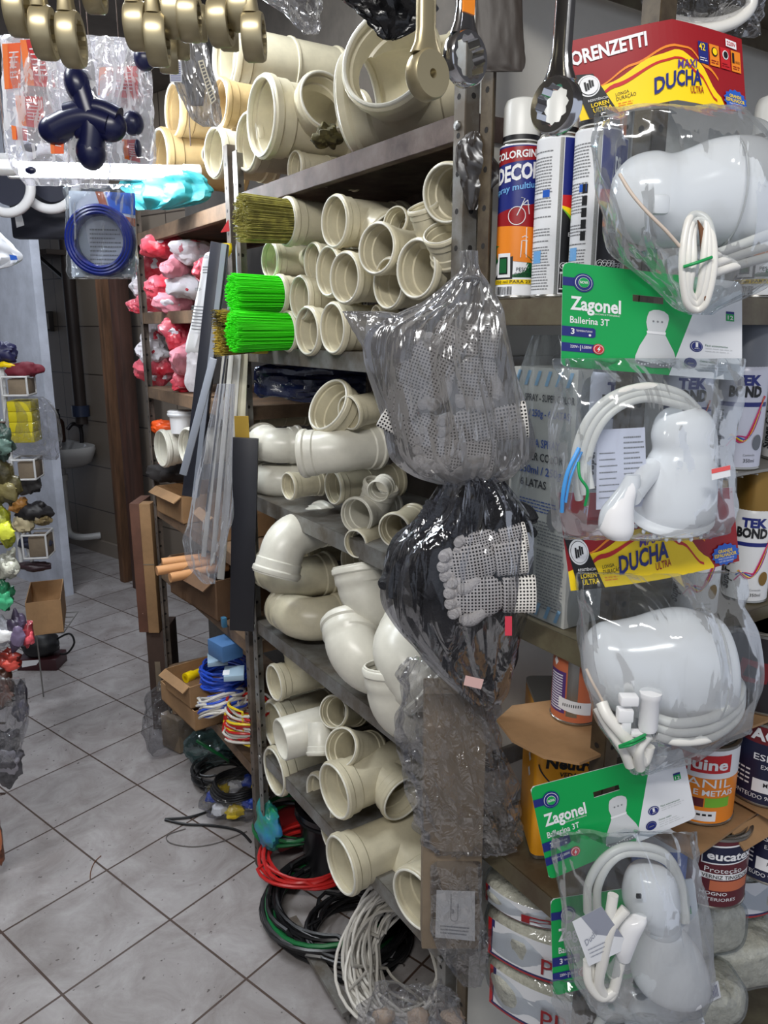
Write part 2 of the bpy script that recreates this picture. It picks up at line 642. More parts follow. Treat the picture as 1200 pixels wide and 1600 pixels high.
def sink_wall_material():
    m = bpy.data.materials.new('wash_room_tiles')
    m.use_nodes = True
    nt = m.node_tree
    N, L = nt.nodes.new, nt.links.new
    b = nt.nodes['Principled BSDF']
    tc = N('ShaderNodeTexCoord')
    sx = N('ShaderNodeSeparateXYZ'); L(tc.outputs['Object'], sx.inputs[0])
    # distance along the wall
    ma = N('ShaderNodeVectorMath'); ma.operation = 'DOT_PRODUCT'; ma.inputs[1].default_value = T1
    L(tc.outputs['Object'], ma.inputs[0])
    cx = N('ShaderNodeCombineXYZ')
    L(ma.outputs['Value'], cx.inputs[0]); L(sx.outputs['Z'], cx.inputs[1])
    br = N('ShaderNodeTexBrick')
    br.offset = 0
    br.inputs['Scale'].default_value = 1
    br.inputs['Brick Width'].default_value = 0.62
    br.inputs['Row Height'].default_value = 0.30
    br.inputs['Mortar Size'].default_value = 0.004
    br.inputs['Color1'].default_value = (lin(128), lin(117), lin(104), 1)
    br.inputs['Color2'].default_value = (lin(120), lin(110), lin(100), 1)
    br.inputs['Mortar'].default_value = (lin(66), lin(58), lin(52), 1)
    L(cx.outputs[0], br.inputs['Vector'])
    L(br.outputs['Color'], b.inputs['Base Color'])
    b.inputs['Roughness'].default_value = 0.45
    return m


p_sink = on(148, 859, 2, 0)
wall_along(p_sink, T1, -1.6, 1.8, 0, 2.7, 0.12, sink_wall_material(), 'wall_back')
p_corner = on(107, 934, 2, 0)
wall_along(p_corner, T1, 0.03, 2.6, 0, 2.7, 0.05, M_wall_w, 'wall_left')
wall_along((XF + 0.42, 1.3, 0), (0, 1, 0), -0.34, 2.0, 0, 2.7, 0.1, M_wall_d, 'wall_right')
wall_along((-1.35, 2.2, 0), (0.0, 1, 0), -2.2, 3.6, 0, 2.7, 0.1, M_wall_d, 'wall_aisle')
C_FAR = 0.905                                             # back of the paint rack
wall_along((1.3, C_FAR + 0.02, 0), (1, 0, 0), -0.53, 1.2, 0, 2.7, 0.04, M_wall_p, 'wall_partition')
# skirting along the wash room wall, door jamb
nw = Vector((T1.y, -T1.x, 0))
if nw.dot(Vector((p_sink.x, p_sink.y, 0))) > 0: nw = -nw
sk = MB()
for a0, a1 in ((-1.6, 1.8),):
    c = p_sink + T1 * (a0 + a1) / 2 + nw * 0.012
    sk.box((c.x, c.y, 0.045), (a1 - a0, 0.022, 0.09), 0, Matrix((T1, -nw, Vector((0, 0, 1)))).transposed())
structure(sk, 'baseboard_back', mat('skirting', (132, 122, 112), 0.5), smooth=0)
jb = on(205, 906, 2, 0)
Mj = Matrix((T1, -nw, Vector((0, 0, 1)))).transposed()
tj = MB()
tj.box((jb.x, jb.y, 1.1), (0.05, 0.12, 2.2), 0, Mj)
structure(tj, 'trim_1', M_wood, bevel=0.004)
tj = MB()
q = on(222, 918, 2, 0)
tj.box((q.x, q.y, 1.1), (0.07, 0.08, 2.2), 0, Mj)
structure(tj, 'trim_2', mat('dark_wood', (84, 56, 46), 0.55, var=0.3, scale=5, stretch=(6, 6, 0.6)), bevel=0.004)

# ------------------------------------------------------------------ racks
def perforated_post(mb, x, y, h, sx, sy, w=0.024, t=0.0022, mi=0, hole=1):
    """angle iron: one flange along x, one along y, with rows of holes; sx, sy = direction the flanges run"""
    mb.box((x + sx * w / 2, y, h / 2), (w, t, h), mi)
    mb.box((x, y + sy * w / 2, h / 2), (t, w, h), mi)
    z = 0.06
    while z < h - 0.03:
        for (c, ax) in (((x + sx * w * 0.55, y, z), 1), ((x, y + sy * w * 0.55, z), 0)):
            ring = []
            for j in range(8):
                a = 2 * math.pi * j / 8
                if ax == 1: ring.append((a, (c[0] + 0.0042 * math.cos(a), c[1], c[2] + 0.0042 * math.sin(a))))
                else: ring.append((a, (c[0], c[1] + 0.0042 * math.cos(a), c[2] + 0.0042 * math.sin(a))))
            off = Vector((0, t * 0.62, 0)) if ax == 1 else Vector((t * 0.62, 0, 0))
            for sg in (-1, 1):
                vs = [Vector(p) + off * sg for _, p in ring]
                mb.add(vs, [tuple(range(8))], hole)
        z += 0.05


def shelf_tray(mb, x0, x1, y0, y1, z, lip=0.034, t=0.0016, mi=0):
    mb.box(((x0 + x1) / 2, (y0 + y1) / 2, z - t / 2), (x1 - x0, y1 - y0, t), mi)
    for y in (y0, y1): mb.box(((x0 + x1) / 2, y, z - lip / 2), (x1 - x0, t, lip), mi)
    for x in (x0, x1): mb.box((x, (y0 + y1) / 2, z - lip / 2), (t, y1 - y0, lip), mi)
    for x in (x0 + 0.008, x1 - 0.008):    # folded return of the lip
        mb.box((x, (y0 + y1) / 2, z - lip), (0.016, y1 - y0 - 0.004, t), mi)


def rack(name, label, x0, x1, y0, y1, h, shelves, mpost, mats_shelf, post_dirs=None, bolts=True):
    root = thing(name, label, 'shelving rack', ((x0 + x1) / 2, (y0 + y1) / 2, 0))
    off = Vector(root.location)

    def fin(mb, nm, m, **kw):
        mb.v = [v - off for v in mb.v]
        return mb.obj(nm, m, root, **kw)
    for (x, sx) in ((x0, 1), (x1, -1)):
        for (y, sy) in ((y0, 1), (y1, -1)):
            mb = MB(); perforated_post(mb, x, y, h, sx, sy)
            fin(mb, 'post', [mpost, M_hole], smooth=0)
    for i, z in enumerate(shelves):
        mb = MB(); shelf_tray(mb, x0 + 0.003, x1 - 0.003, y0 + 0.003, y1 - 0.003, z)
        so = fin(mb, 'shelf', mats_shelf[i % len(mats_shelf)], smooth=0)
        if bolts:
            for y in (y0 + 0.014, y1 - 0.014):
                b2 = MB()
                b2.lathe([(0, 0.004), (0.006, 0.003), (0.0065, 0)], 10, 0, (x0 - 0.002 - off.x, y - off.y, z - 0.017), Matrix.Rotation(R(-90), 3, 'Y'))
                b2.obj('bolt', M_bolt, so)
    return root


YA0 = 0.915
YA1 = on(405, 1100, 0, XF).y + 0.02
XB = XF + 0.34


def shelf_z(px, py):
    return on(px, py, 0, XF).z


ZA = [shelf_z(400, 1166), shelf_z(400, 970), shelf_z(400, 776), shelf_z(400, 542), shelf_z(400, 292)]
rack('shelving_rack', 'grey perforated steel rack holding white PVC pipe fittings beside the aisle', XF, XB, YA0, YA1, ZA[-1] + 0.09, ZA,
     M_steel, [M_steel, M_steel, M_steel, M_steel, M_steel_dark])
YB0 = YA1 + 0.03
YB1 = on(259, 1046, 0, XF).y
ZB = [shelf_z(300, 1088), shelf_z(262, 886) - 0.03, shelf_z(260, 802), shelf_z(290, 618), shelf_z(290, 485), shelf_z(290, 338)]
rack('shelving_rack', 'worn rack of cartons and red packets between the fittings rack and the wash room', XF, XB, YB0, YB1, ZB[-1] + 0.12, ZB,
     mat('post_worn', (120, 108, 98), 0.6, 0.2, var=0.4, scale=9), [mat('shelf_wood', (140, 112, 86), 0.7, var=0.35, scale=6)], bolts=False)
# paint rack C, standing across the end of the fittings rack
XC1 = XF + 0.95
YC0 = 0.605
YC1 = C_FAR - 0.01


def zc(px, py):
    return on(px, py, 0, XF).z


ZC = [0.08, zc(860, 1418), zc(855, 990), zc(820, 466), 2.0]
rack('shelving_rack', 'olive painted rack of paint tins and spray cans at the end of the fittings rack', XF + 0.012, XC1, YC0, YC1, 2.1, ZC, M_olive_post, [M_olive])
print('GEOM', XF, YA0, YA1, YB1, [round(z, 3) for z in ZA], [round(z, 3) for z in ZB], [round(z, 3) for z in ZC])
# ------------------------------------------------------------------ PVC pipe fittings (unit radius, then scaled)
SOCK_O = [(0, 1.03), (0.03, 1.10), (0.07, 1.13), (0.24, 1.13), (0.31, 1.06), (0.66, 1.06), (0.72, 1.0)]
SOCK_I = [(0, 1.0), (0.05, 0.985), (0.12, 0.985), (0.14, 1.03), (0.24, 1.03), (0.26, 0.965), (0.70, 0.965), (0.73, 0.90)]


def profile(L, start=True, end=True, ribs=()):
    o, i = [], []
    if start:
        o += SOCK_O; i += SOCK_I
    else:
        o += [(0, 0.96), (0.05, 1.0)]; i += [(0, 0.90)]
    for r in ribs: o += [(r, 1.0), (r + 0.02, 1.05), (r + 0.10, 1.05), (r + 0.12, 1.0)]
    if end:
        o += [(L - s, r) for s, r in reversed(SOCK_O)]; i += [(L - s, r) for s, r in reversed(SOCK_I)]
    else:
        o += [(L - 0.05, 1.0), (L, 0.96)]; i += [(L, 0.90)]
    return o, i


def at_path(path, s):
    """path: list of ('L', p, d, len) or ('A', c, r, a0, a1) pieces in the xz plane"""
    for pc in path:
        if pc[0] == 'L':
            if s <= pc[3] or pc is path[-1]:
                return Vector(pc[1]) + Vector(pc[2]) * s, Vector(pc[2])
            s -= pc[3]
        else:
            _, c, r, a0, a1 = pc
            ln = abs(a1 - a0) * r
            if s <= ln:
                a = a0 + (a1 - a0) * s / ln
                sg = 1 if a1 > a0 else -1
                return Vector((c[0] + r * math.cos(a), 0, c[1] + r * math.sin(a))), Vector((-math.sin(a) * sg, 0, math.cos(a) * sg))
            s -= ln


def sweep(path, po, pi, L, n=40, arc=None):
    """closed wall swept along a path: outer profile, then inner"""
    def dense(p):
        out = []
        for (s0, r0), (s1, r1) in zip(p, p[1:]):
            k = max(1, int((s1 - s0) / 0.16)) if arc else 1
            for j in range(k): out.append((s0 + (s1 - s0) * j / k, r0 + (r1 - r0) * j / k))
        out.append(p[-1])
        return out
    rings = dense(po) + list(reversed(dense(pi)))
    vs, fs = [], []
    Y = Vector((0, 1, 0))
    for s, r in rings:
        p, t = at_path(path, max(0, min(L - 1e-6, s)))
        nn = t.cross(Y)
        for j in range(n):
            a = 2 * math.pi * j / n
            vs.append(p + (Y * math.cos(a) + nn * math.sin(a)) * r)
    k = len(rings)
    for i in range(k):
        for j in range(n):
            i2 = (i + 1) % k
            fs.append((i * n + j, i2 * n + j, i2 * n + (j + 1) % n, i * n + (j + 1) % n))
    return vs, fs


def rim_mesh(name, R0=1.03, r=0.045, n=40):
    mb = MB()
    pts = [Vector((0, R0 * math.cos(2 * math.pi * j / n), R0 * math.sin(2 * math.pi * j / n))) for j in range(n)]
    mb.tube(pts, r, 8, closed=True)
    return mb


def to_mesh(mb, name):
    o = mb.obj(name, [M_pvc], None)
    me = o.data
    bpy.data.objects.remove(o)
    return me


def straight(L, **k):
    o, i = profile(L, **k)
    mb = MB()
    mb.add(*sweep([('L', (0, 0, 0), (1, 0, 0), L)], o, i, L))
    return mb


def elbow_path(t, LB, LA, Rb):
    T = Rb * math.tan(t / 2)
    b = Vector((-math.cos(t), 0, math.sin(t)))
    st = b * LB
    path = [('L', tuple(st), tuple(-b), LB - T)]
    a0 = math.atan2((-Vector((b.z, 0, -b.x))).z, (-Vector((b.z, 0, -b.x))).x)
    # arc centre lies at (T, Rb) on the inner side of the bend
    c = (T, Rb)
    p0 = b * T
    s0 = math.atan2(p0.z - c[1], p0.x - c[0])
    s1 = math.atan2(0 - c[1], T - c[0])
    while s1 - s0 > math.pi: s1 -= 2 * math.pi
    while s1 - s0 < -math.pi: s1 += 2 * math.pi
    path.append(('A', c, Rb, s0, s1))
    path.append(('L', (T, 0, 0), (1, 0, 0), LA - T))
    L = LB - T + abs(s1 - s0) * Rb + LA - T
    return path, L


def elbow(t, LB=1.9, LA=2.4, Rb=1.05, end=True):
    path, L = elbow_path(t, LB, LA, Rb)
    o, i = profile(L, True, end)
    mb = MB()
    mb.add(*sweep(path, o, i, L, arc=True))
    return mb, path


def solid(prof, x0, d, n=40):
    """capped solid of revolution starting at x0 running along d; prof of (s, r)"""
    d = Vector(d).normalized()
    up = Vector((0, 1, 0))
    nn = d.cross(up).normalized()
    up = nn.cross(d)
    vs, fs = [], []
    for s, r in prof:
        for j in range(n):
            a = 2 * math.pi * j / n
            vs.append(Vector(x0) + d * s + (up * math.cos(a) + nn * math.sin(a)) * r)
    k = len(prof)
    for i in range(k - 1):
        for j in range(n):
            fs.append((i * n + j, (i + 1) * n + j, (i + 1) * n + (j + 1) % n, i * n + (j + 1) % n))
    fs.append(tuple(range(n))); fs.append(tuple((k - 1) * n + j for j in reversed(range(n))))
    me = bpy.data.meshes.new('s')
    me.from_pydata([tuple(v) for v in vs], [], fs)
    bm = bmesh.new(); bm.from_mesh(me)
    bmesh.ops.recalc_face_normals(bm, faces=bm.faces)
    bm.to_mesh(me); bm.free()
    ob = bpy.data.objects.new('s', me)
    COL.objects.link(ob)
    return ob


def tee_mesh(L=3.6, bx=1.8, bl=1.75, br=1.0, ang=90, name='pipe_tee'):
    """main along +x from the front opening at 0; branch at x=bx towards +z (or slanted back to the front)"""
    o, i = profile(L)
    a = R(ang)
    bd = Vector((-math.cos(a), 0, math.sin(a)))
    tip = Vector((bx, 0, 0)) + bd * bl
    so = [(s * br, r * br) for s, r in SOCK_O if s * br < bl - 0.2] + [(bl - 0.05, br)]
    si = [(-0.06, br * 1.0)] + [(s * br, r * br) for s, r in SOCK_I if s * br < bl - 0.2] + [(bl - 0.02, br * 0.9)]
    OM = solid(o, (0, 0, 0), (1, 0, 0))
    OB = solid(so, tip, -bd)
    ie = [(-0.06, 1.0)] + i + [(L + 0.06, 1.0)]
    IM = solid(ie, (0, 0, 0), (1, 0, 0))
    IB = solid(si, tip, -bd)
    for ob, op in ((OB, 'UNION'), (IM, 'DIFFERENCE'), (IB, 'DIFFERENCE')):
        md = OM.modifiers.new('b', 'BOOLEAN')
        md.operation = op; md.object = ob; md.solver = 'EXACT'
    bpy.context.view_layer.update()
    dg = bpy.context.evaluated_depsgraph_get()
    me = bpy.data.meshes.new_from_object(OM.evaluated_get(dg))
    me.name = name
    for ob in (OM, OB, IM, IB): bpy.data.objects.remove(ob)
    me.materials.clear(); me.materials.append(M_pvc)
    me.polygons.foreach_set('use_smooth', [True] * len(me.polygons))
    me.set_sharp_from_angle(angle=R(35))
    return me, tip, bd


def mfrom(p, x, z=None):
    m = Matrix.Identity(4)
    x = Vector(x).normalized()
    z = Vector(z) if z is not None else Vector((0, 0, 1))
    z = (z - x * z.dot(x)).normalized()
    y = z.cross(x)
    m.col[0][:3] = x; m.col[1][:3] = y; m.col[2][:3] = z; m.col[3][:3] = p
    return m


RIM = to_mesh(rim_mesh('socket_rim'), 'socket_rim')
PROTO = {}
PROTO['coupling'] = (to_mesh(straight(3.0), 'pipe_coupling'), [mfrom((0, 0, 0), (1, 0, 0))])
PROTO['long'] = (to_mesh(straight(5.0, ribs=(2.4,)), 'pipe_coupling'), [mfrom((0, 0, 0), (1, 0, 0))])
PROTO['short'] = (to_mesh(straight(2.0), 'pipe_coupling'), [mfrom((0, 0, 0), (1, 0, 0))])
PROTO['spigot'] = (to_mesh(straight(3.2, start=False, end=True), 'pipe_end'), [])
PROTO['adapter'] = (to_mesh(straight(2.6, start=True, end=False), 'pipe_adapter'), [mfrom((0, 0, 0), (1, 0, 0))])
for nm, kw in (('tee', {}), ('tee_small', dict(L=4.2, bx=2.1, bl=1.6, br=0.62)), ('tee_long', dict(L=4.6, bx=2.6, bl=1.9)),
               ('wye', dict(L=4.4, bx=2.9, bl=2.6, ang=45)), ('tee_top', dict(L=3.2, bx=1.35, bl=1.5, br=.74)), ('tee_mid', dict(L=4.0, bx=2.05, bl=1.7, br=.86)), ('tee_huge', dict(L=3.0, bx=1.4, bl=1.5, br=.92)), ('tee_stub', dict(L=3.4, bx=1.8, bl=1.12, br=0.45))):
    me, tip, bd = tee_mesh(**kw)
    br = kw.get('br', 1.0)
    mb_ = mfrom(tip, -bd, (1, 0, 0))
    PROTO[nm] = (me, [mfrom((0, 0, 0), (1, 0, 0)), mb_ @ Matrix.Diagonal((br, br, br, 1))])
for nm, t, kw in (('elbow90', 90, {}), ('elbow45', 45, dict(LB=1.5, LA=2.4)), ('elbow60', 62, dict(LB=1.7, LA=2.6)),
                  ('elbow90s', 90, dict(LB=1.75, LA=1.75)), ('bend', 90, dict(LB=2.6, LA=3.2, Rb=1.7))):
    mb, path = elbow(R(t), **kw)
    PROTO[nm] = (to_mesh(mb, 'pipe_elbow'), [mfrom(path[0][1], path[0][2])])
NAMES = {'coupling': 'pipe_coupling', 'long': 'pipe_coupling', 'short': 'pipe_coupling', 'spigot': 'pipe_end', 'adapter': 'pipe_adapter',
         'tee': 'pipe_tee', 'tee_small': 'pipe_tee', 'tee_long': 'pipe_tee', 'wye': 'pipe_wye', 'tee_top': 'pipe_tee', 'tee_huge': 'pipe_tee', 'tee_mid': 'pipe_tee', 'tee_stub': 'pipe_tee',
         'elbow90': 'pipe_elbow', 'elbow45': 'pipe_elbow', 'elbow60': 'pipe_elbow', 'elbow90s': 'pipe_elbow', 'bend': 'pipe_elbow'}
TINT = {'w': M_pvc, 'c': M_pvc_cream, 'o': M_pvc_old}


def fitting(kind, p, r, axis, roll, tint, label, group):
    me, rims = PROTO[kind]
    o = bpy.data.objects.new(NAMES[kind], me)
    COL.objects.link(o)
    o.matrix_world = mfrom(p, axis, roll) @ Matrix.Diagonal((r, r, r, 1))
    o.material_slots[0].link = 'OBJECT'
    o.material_slots[0].material = TINT[tint]
    tag(o, label, 'pipe fitting', group)
    for m in rims:
        k = bpy.data.objects.new('socket_rim', RIM)
        COL.objects.link(k)
        k.parent = o
        k.matrix_local = m
    return o


def ax(psi=0, pitch=0):
    a, b = R(psi), R(pitch)
    return Vector((math.cos(a) * math.cos(b), math.sin(a) * math.cos(b), math.sin(b)))


def fit_row(rows, group):
    for kind, px, py, rpx, dx, psi, pitch, roll, tint, label in rows:
        p = on(px, py, 0, XF + dx)
        r = rpx * depth(p) / FPX / 1.05
        fitting(kind, p, r, ax(psi, pitch), roll, tint, label, group)


def fit_elb(rows, group):
    for kind, px, py, rpx, dx, a, b, tint, label in rows:
        p = on(px, py, 0, XF + dx)
        r = rpx * depth(p) / FPX / 1.05
        fitting(kind, p, r, a, b, tint, label, group)


G = 'PVC fittings on the top shelf'
fit_row([
    ('long', 350, 88, 47, 0.10, 0, 0, (0, 0, 1), 'c', 'long PVC coupling lying high behind the tee on the top shelf'),
    ('tee_top', 408, 182, 57, 0.0, -2, 0, (-0.3, -0.95, 0.18), 'c', 'PVC tee with a rag in its round branch mouth, top shelf'),
    ('coupling', 385, 222, 42, 0.02, 0, 0, (0, 0, 1), 'c', 'PVC coupling tucked under the rag-filled tee, top shelf'),
    ('coupling', 334, 238, 36, 0.0, 3, 0, (0, 0, 1), 'c', 'PVC coupling next to the yellowed tee with stub hole, top shelf'),
    ('tee_stub', 249, 247, 42, -0.01, 0, 0, (-0.3, -1, 0.05), 'o', 'yellowed PVC tee with a small round hole in its side, top shelf'),
    ('coupling', 270, 172, 38, 0.02, 0, 0, (0, 0, 1), 'o', 'yellowed PVC coupling at the far top of the top shelf'),
    ('coupling', 342, 160, 34, 0.03, 0, 0, (0, 0, 1), 'o', 'yellowed PVC coupling behind the hanging bag with a barcode'),
    ('long', 460, 262, 24, 0.05, 0, 0, (0, 0, 1), 'c', 'long PVC piece lying at the bottom edge of the top shelf'),
], G)
G = 'PVC fittings on the second shelf from the top'
fit_row([
    ('coupling', 446, 346, 35, 0.0, 0, 0, (0, 0, 1), 'c', 'PVC coupling holding the olive bristle brush, second shelf'),
    ('tee', 522, 346, 38, 0.0, 2, 0, (0.2, -0.9, -0.4), 'c', 'PVC tee with wide mouth beside the olive brush coupling, second shelf'),
    ('coupling', 588, 388, 38, -0.02, 14, -3, (0, 0, 1), 'c', 'PVC coupling lying on top, mouth turned to the viewer, second shelf'),
    ('short', 617, 345, 22, 0.04, 20, -10, (0, 0, 1), 'c', 'small PVC ring half hidden behind the topmost couplings, second shelf'),
    ('adapter', 660, 322, 24, 0.0, 15, -62, (0, 0, 1), 'c', 'small PVC adapter standing upright near the right post, second shelf'),
    ('short', 697, 302, 43, 0.0, 20, 8, (0, 0, 1), 'c', 'PVC ring leaning high against the right post, second shelf'),
    ('short', 690, 362, 29, 0.0, 30, -48, (0, 0, 1), 'c', 'PVC socket tilted mouth up beside the right post, second shelf'),
    ('coupling', 650, 420, 44, -0.01, 8, 0, (0, 0, 1), 'c', 'large PVC coupling just above the grey glove bag, second shelf'),
    ('tee_small', 421, 407, 27, 0.0, 2, 0, (-0.1, -0.95, 0.1), 'c', 'small PVC tee above the two green brushes, second shelf'),
    ('coupling', 488, 409, 28, 0.03, 0, 0, (0, 0, 1), 'c', 'PVC coupling showing only its edge beside the small tee, second shelf'),
    ('coupling', 512, 424, 37, 0.0, 0, 0, (0, 0, 1), 'c', 'PVC coupling half covered by its neighbour in the middle, second shelf'),
    ('coupling', 538, 434, 38, -0.02, 6, 0, (0, 0, 1), 'c', 'PVC coupling jutting out at the middle of the pile, second shelf'),
    ('coupling', 606, 443, 38, 0.0, 3, 0, (0, 0, 1), 'c', 'PVC coupling beneath the topmost one facing the viewer, second shelf'),
    ('coupling', 434, 460, 29, 0.0, 0, 0, (0, 0, 1), 'c', 'PVC coupling holding the upper green bristle brush'),
    ('coupling', 448, 518, 30, 0.0, 0, 0, (0, 0, 1), 'c', 'PVC coupling holding the lower green bristle brush'),
    ('coupling', 468, 466, 33, 0.0, 0, 0, (0, 0, 1), 'c', 'PVC coupling right of the upper green brush, second shelf'),
    ('coupling', 479, 517, 36, -0.01, 2, 0, (0, 0, 1), 'c', 'PVC coupling right of the lower green brush, second shelf'),
    ('coupling', 519, 513, 38, -0.01, 0, 0, (0, 0, 1), 'c', 'PVC coupling left of the grey glove bag tip, second shelf'),
    ('adapter', 587, 492, 14, 0.02, 0, 0, (0, 0, 1), 'c', 'narrow PVC adapter peeking out above the grey glove bag'),
    ('coupling', 560, 505, 22, 0.06, 0, 0, (0, 0, 1), 'c', 'PVC coupling deep in the pile behind the bag tip, second shelf'),
], G)
G = 'PVC fittings on the third shelf'
fit_row([
    ('long', 400, 651, 19, 0.10, 0, 0, (0, 0, 1), 'c', 'PVC coupling at the back above the third shelf elbows'),
    ('adapter', 512, 632, 42, 0.0, 8, -28, (0, 0, 1), 'c', 'bell shaped PVC piece tilted on top, third shelf'),
    ('coupling', 545, 645, 26, 0.02, 10, 5, (0, 0, 1), 'c', 'PVC coupling lying behind the tilted bell, third shelf'),
    ('coupling', 450, 760, 21, -0.02, 4, 0, (0, 0, 1), 'c', 'small PVC coupling at the bottom of the third shelf'),
    ('long', 520, 762, 26, 0.05, 0, 0, (0, 0, 1), 'c', 'PVC pipe piece lying behind the small coupling, third shelf'),
    ('tee', 556, 806, 28, 0.02, 25, 0, (-0.3, -0.5, 0.8), 'w', 'PVC tee lying sideways beside the dark glove bag, third shelf'),
    ('coupling', 616, 829, 27, -0.01, 30, 0, (0, 0, 1), 'c', 'PVC coupling with round mouth next to the dark glove bag'),
    ('short', 590, 768, 17, 0.0, 35, 10, (0, 0, 1), 'w', 'small PVC socket above the round mouth, third shelf'),
    ('adapter', 555, 850, 22, 0.0, 20, 0, (0, 0, 1), 'c', 'PVC adapter at the shelf edge below the small tees, third shelf'),
], G)
fit_elb([
    ('elbow90s', 424, 698, 29, 0.03, (1, -0.1, 0), (0.15, 1, 0.05), 'w', 'PVC elbow with rounded back at the far end, third shelf top row'),
    ('elbow45', 522, 705, 36, 0.0, (1, 0.05, 0.02), (-0.6, 0.7, -0.1), 'w', 'PVC bend with double collar in the middle, third shelf'),
    ('elbow90s', 428, 753, 27, 0.04, (1, -0.05, 0), (0.1, 1, 0.0), 'w', 'PVC elbow with rounded back below, third shelf bottom row'),
], G)
G = 'PVC fittings on the fourth shelf'
fit_elb([
    ('elbow60', 446, 842, 36, -0.02, (1, 0.25, 0.12), (-0.62, -0.15, -0.78), 'w', 'white PVC elbow poking out with its mouth down, fourth shelf'),
    ('elbow90', 448, 908, 34, 0.02, (1, 0.0, 0.0), (0.0, 1, 0.15), 'c', 'cream PVC bend under the protruding elbow, fourth shelf'),
    ('elbow90', 470, 972, 36, 0.02, (1, -0.1, 0.0), (0.1, 1, 0.1), 'c', 'cream PVC bend lying on the shelf plate, fourth shelf far end'),
    ('elbow90s', 572, 952, 42, 0.02, (1, 0.1, -0.1), (-0.35, 0.3, 0.9), 'w', 'white PVC elbow with collar up, fourth shelf beside the dark bag'),
    ('elbow90s', 552, 1036, 46, -0.03, (0.9, -0.15, -0.35), (-0.7, 0.35, 0.5), 'w', 'white PVC elbow like a round ball hanging over the edge, fourth shelf'),
    ('elbow90s', 614, 1020, 50, -0.04, (0.8, 0.5, 0.1), (0.35, -0.7, -0.65), 'w', 'large white PVC elbow with lower mouth beside the crinkled film, fourth shelf'),
    ('elbow90s', 622, 1122, 50, -0.03, (1, 0.1, -0.1), (-0.5, 0.1, 0.85), 'w', 'large white PVC elbow lowest at the near end, fourth shelf'),
], G)
fit_row([
    ('long', 470, 858, 30, 0.12, 0, 0, (0, 0, 1), 'c', 'PVC pipe piece at the back behind the protruding elbow, fourth shelf'),
    ('coupling', 548, 880, 30, 0.12, 0, 0, (0, 0, 1), 'c', 'PVC coupling at the back behind the bend, fourth shelf'),
], G)
G = 'PVC fittings on the fifth shelf'
fit_row([
    ('tee', 428, 1067, 28, 0.0, 0, 0, (-0.2, -0.15, 1), 'c', 'PVC tee with its branch pointing up, fifth shelf far end'),
    ('long', 428, 1136, 40, 0.04, 0, 0, (0, 0, 1), 'c', 'long PVC coupling in the middle of the far stack, fifth shelf'),
    ('spigot', 438, 1156, 35, -0.05, -4, 2, (0, 0, 1), 'w', 'plain cut white pipe end with a small printed box, fifth shelf'),
    ('coupling', 428, 1206, 37, 0.0, 0, 0, (0, 0, 1), 'c', 'PVC coupling at the bottom of the far stack, fifth shelf'),
    ('adapter', 500, 1180, 20, 0.0, 60, 60, (0, 0, 1), 'w', 'small white PVC cap squeezed between bigger couplings, fifth shelf'),
    ('coupling', 532, 1168, 30, 0.0, 18, -28, (0, 0, 1), 'c', 'PVC coupling tilted mouth up behind the tee, fifth shelf'),
    ('coupling', 520, 1112, 25, 0.03, 25, -22, (0, 0, 1), 'c', 'funnel like PVC coupling high under the shelf plate, fifth shelf'),
    ('tee_mid', 522, 1236, 43, -0.03, 3, 0, (-0.25, -0.95, -0.12), 'c', 'PVC tee with its round branch facing the viewer, fifth shelf'),
    ('coupling', 498, 1250, 40, 0.02, 0, 0, (0, 0, 1), 'c', 'PVC coupling half hidden left of the branch tee, fifth shelf'),
    ('long', 516, 1304, 31, 0.03, 0, 0, (0, 0, 1), 'c', 'long PVC coupling squeezed between the two big tees, fifth shelf'),
    ('tee_long', 532, 1352, 45, -0.05, 0, 0, (0.1, -0.9, -0.42), 'c', 'big PVC tee jutting out over the cable coils, fifth shelf'),
    ('coupling', 648, 1406, 48, -0.03, 10, 0, (0, 0, 1), 'c', 'PVC socket with wide mouth at the near end, fifth shelf'),
], G)

# the huge tee: placed by the centre of its branch mouth
tip = on(605, 88, 0, XF - 0.0)
rb = 78 * depth(tip) / FPX / 1.06
rm = rb / .92
axm = Vector((.53, -.85, 0.02)).normalized()
bdm = Vector((-.8, -.5, .22))
Mm = mfrom((0, 0, 0), axm, bdm)
pm = tip - (Mm @ Vector((1.4, 0, 1.5))) * rm
fitting('tee_huge', pm, rm, axm, bdm, 'c', 'huge PVC tee with its wide branch mouth facing the aisle, top shelf', 'PVC fittings on the top shelf')

# rag stuffed in the branch of the top tee
p = on(490, 172, 0, XF - 0.03)
lm = lump((0, 0, 0), (0.030, 0.026, 0.018), 3, 0.5)
mesh_thing(lm, 'rag', mat('rag_olive', (92, 84, 44), 0.9, var=0.4, scale=60), 'olive rag stuffed in the round branch mouth of a top shelf tee', 'rag', p + Vector((0.07, 0.08, -0.02)))


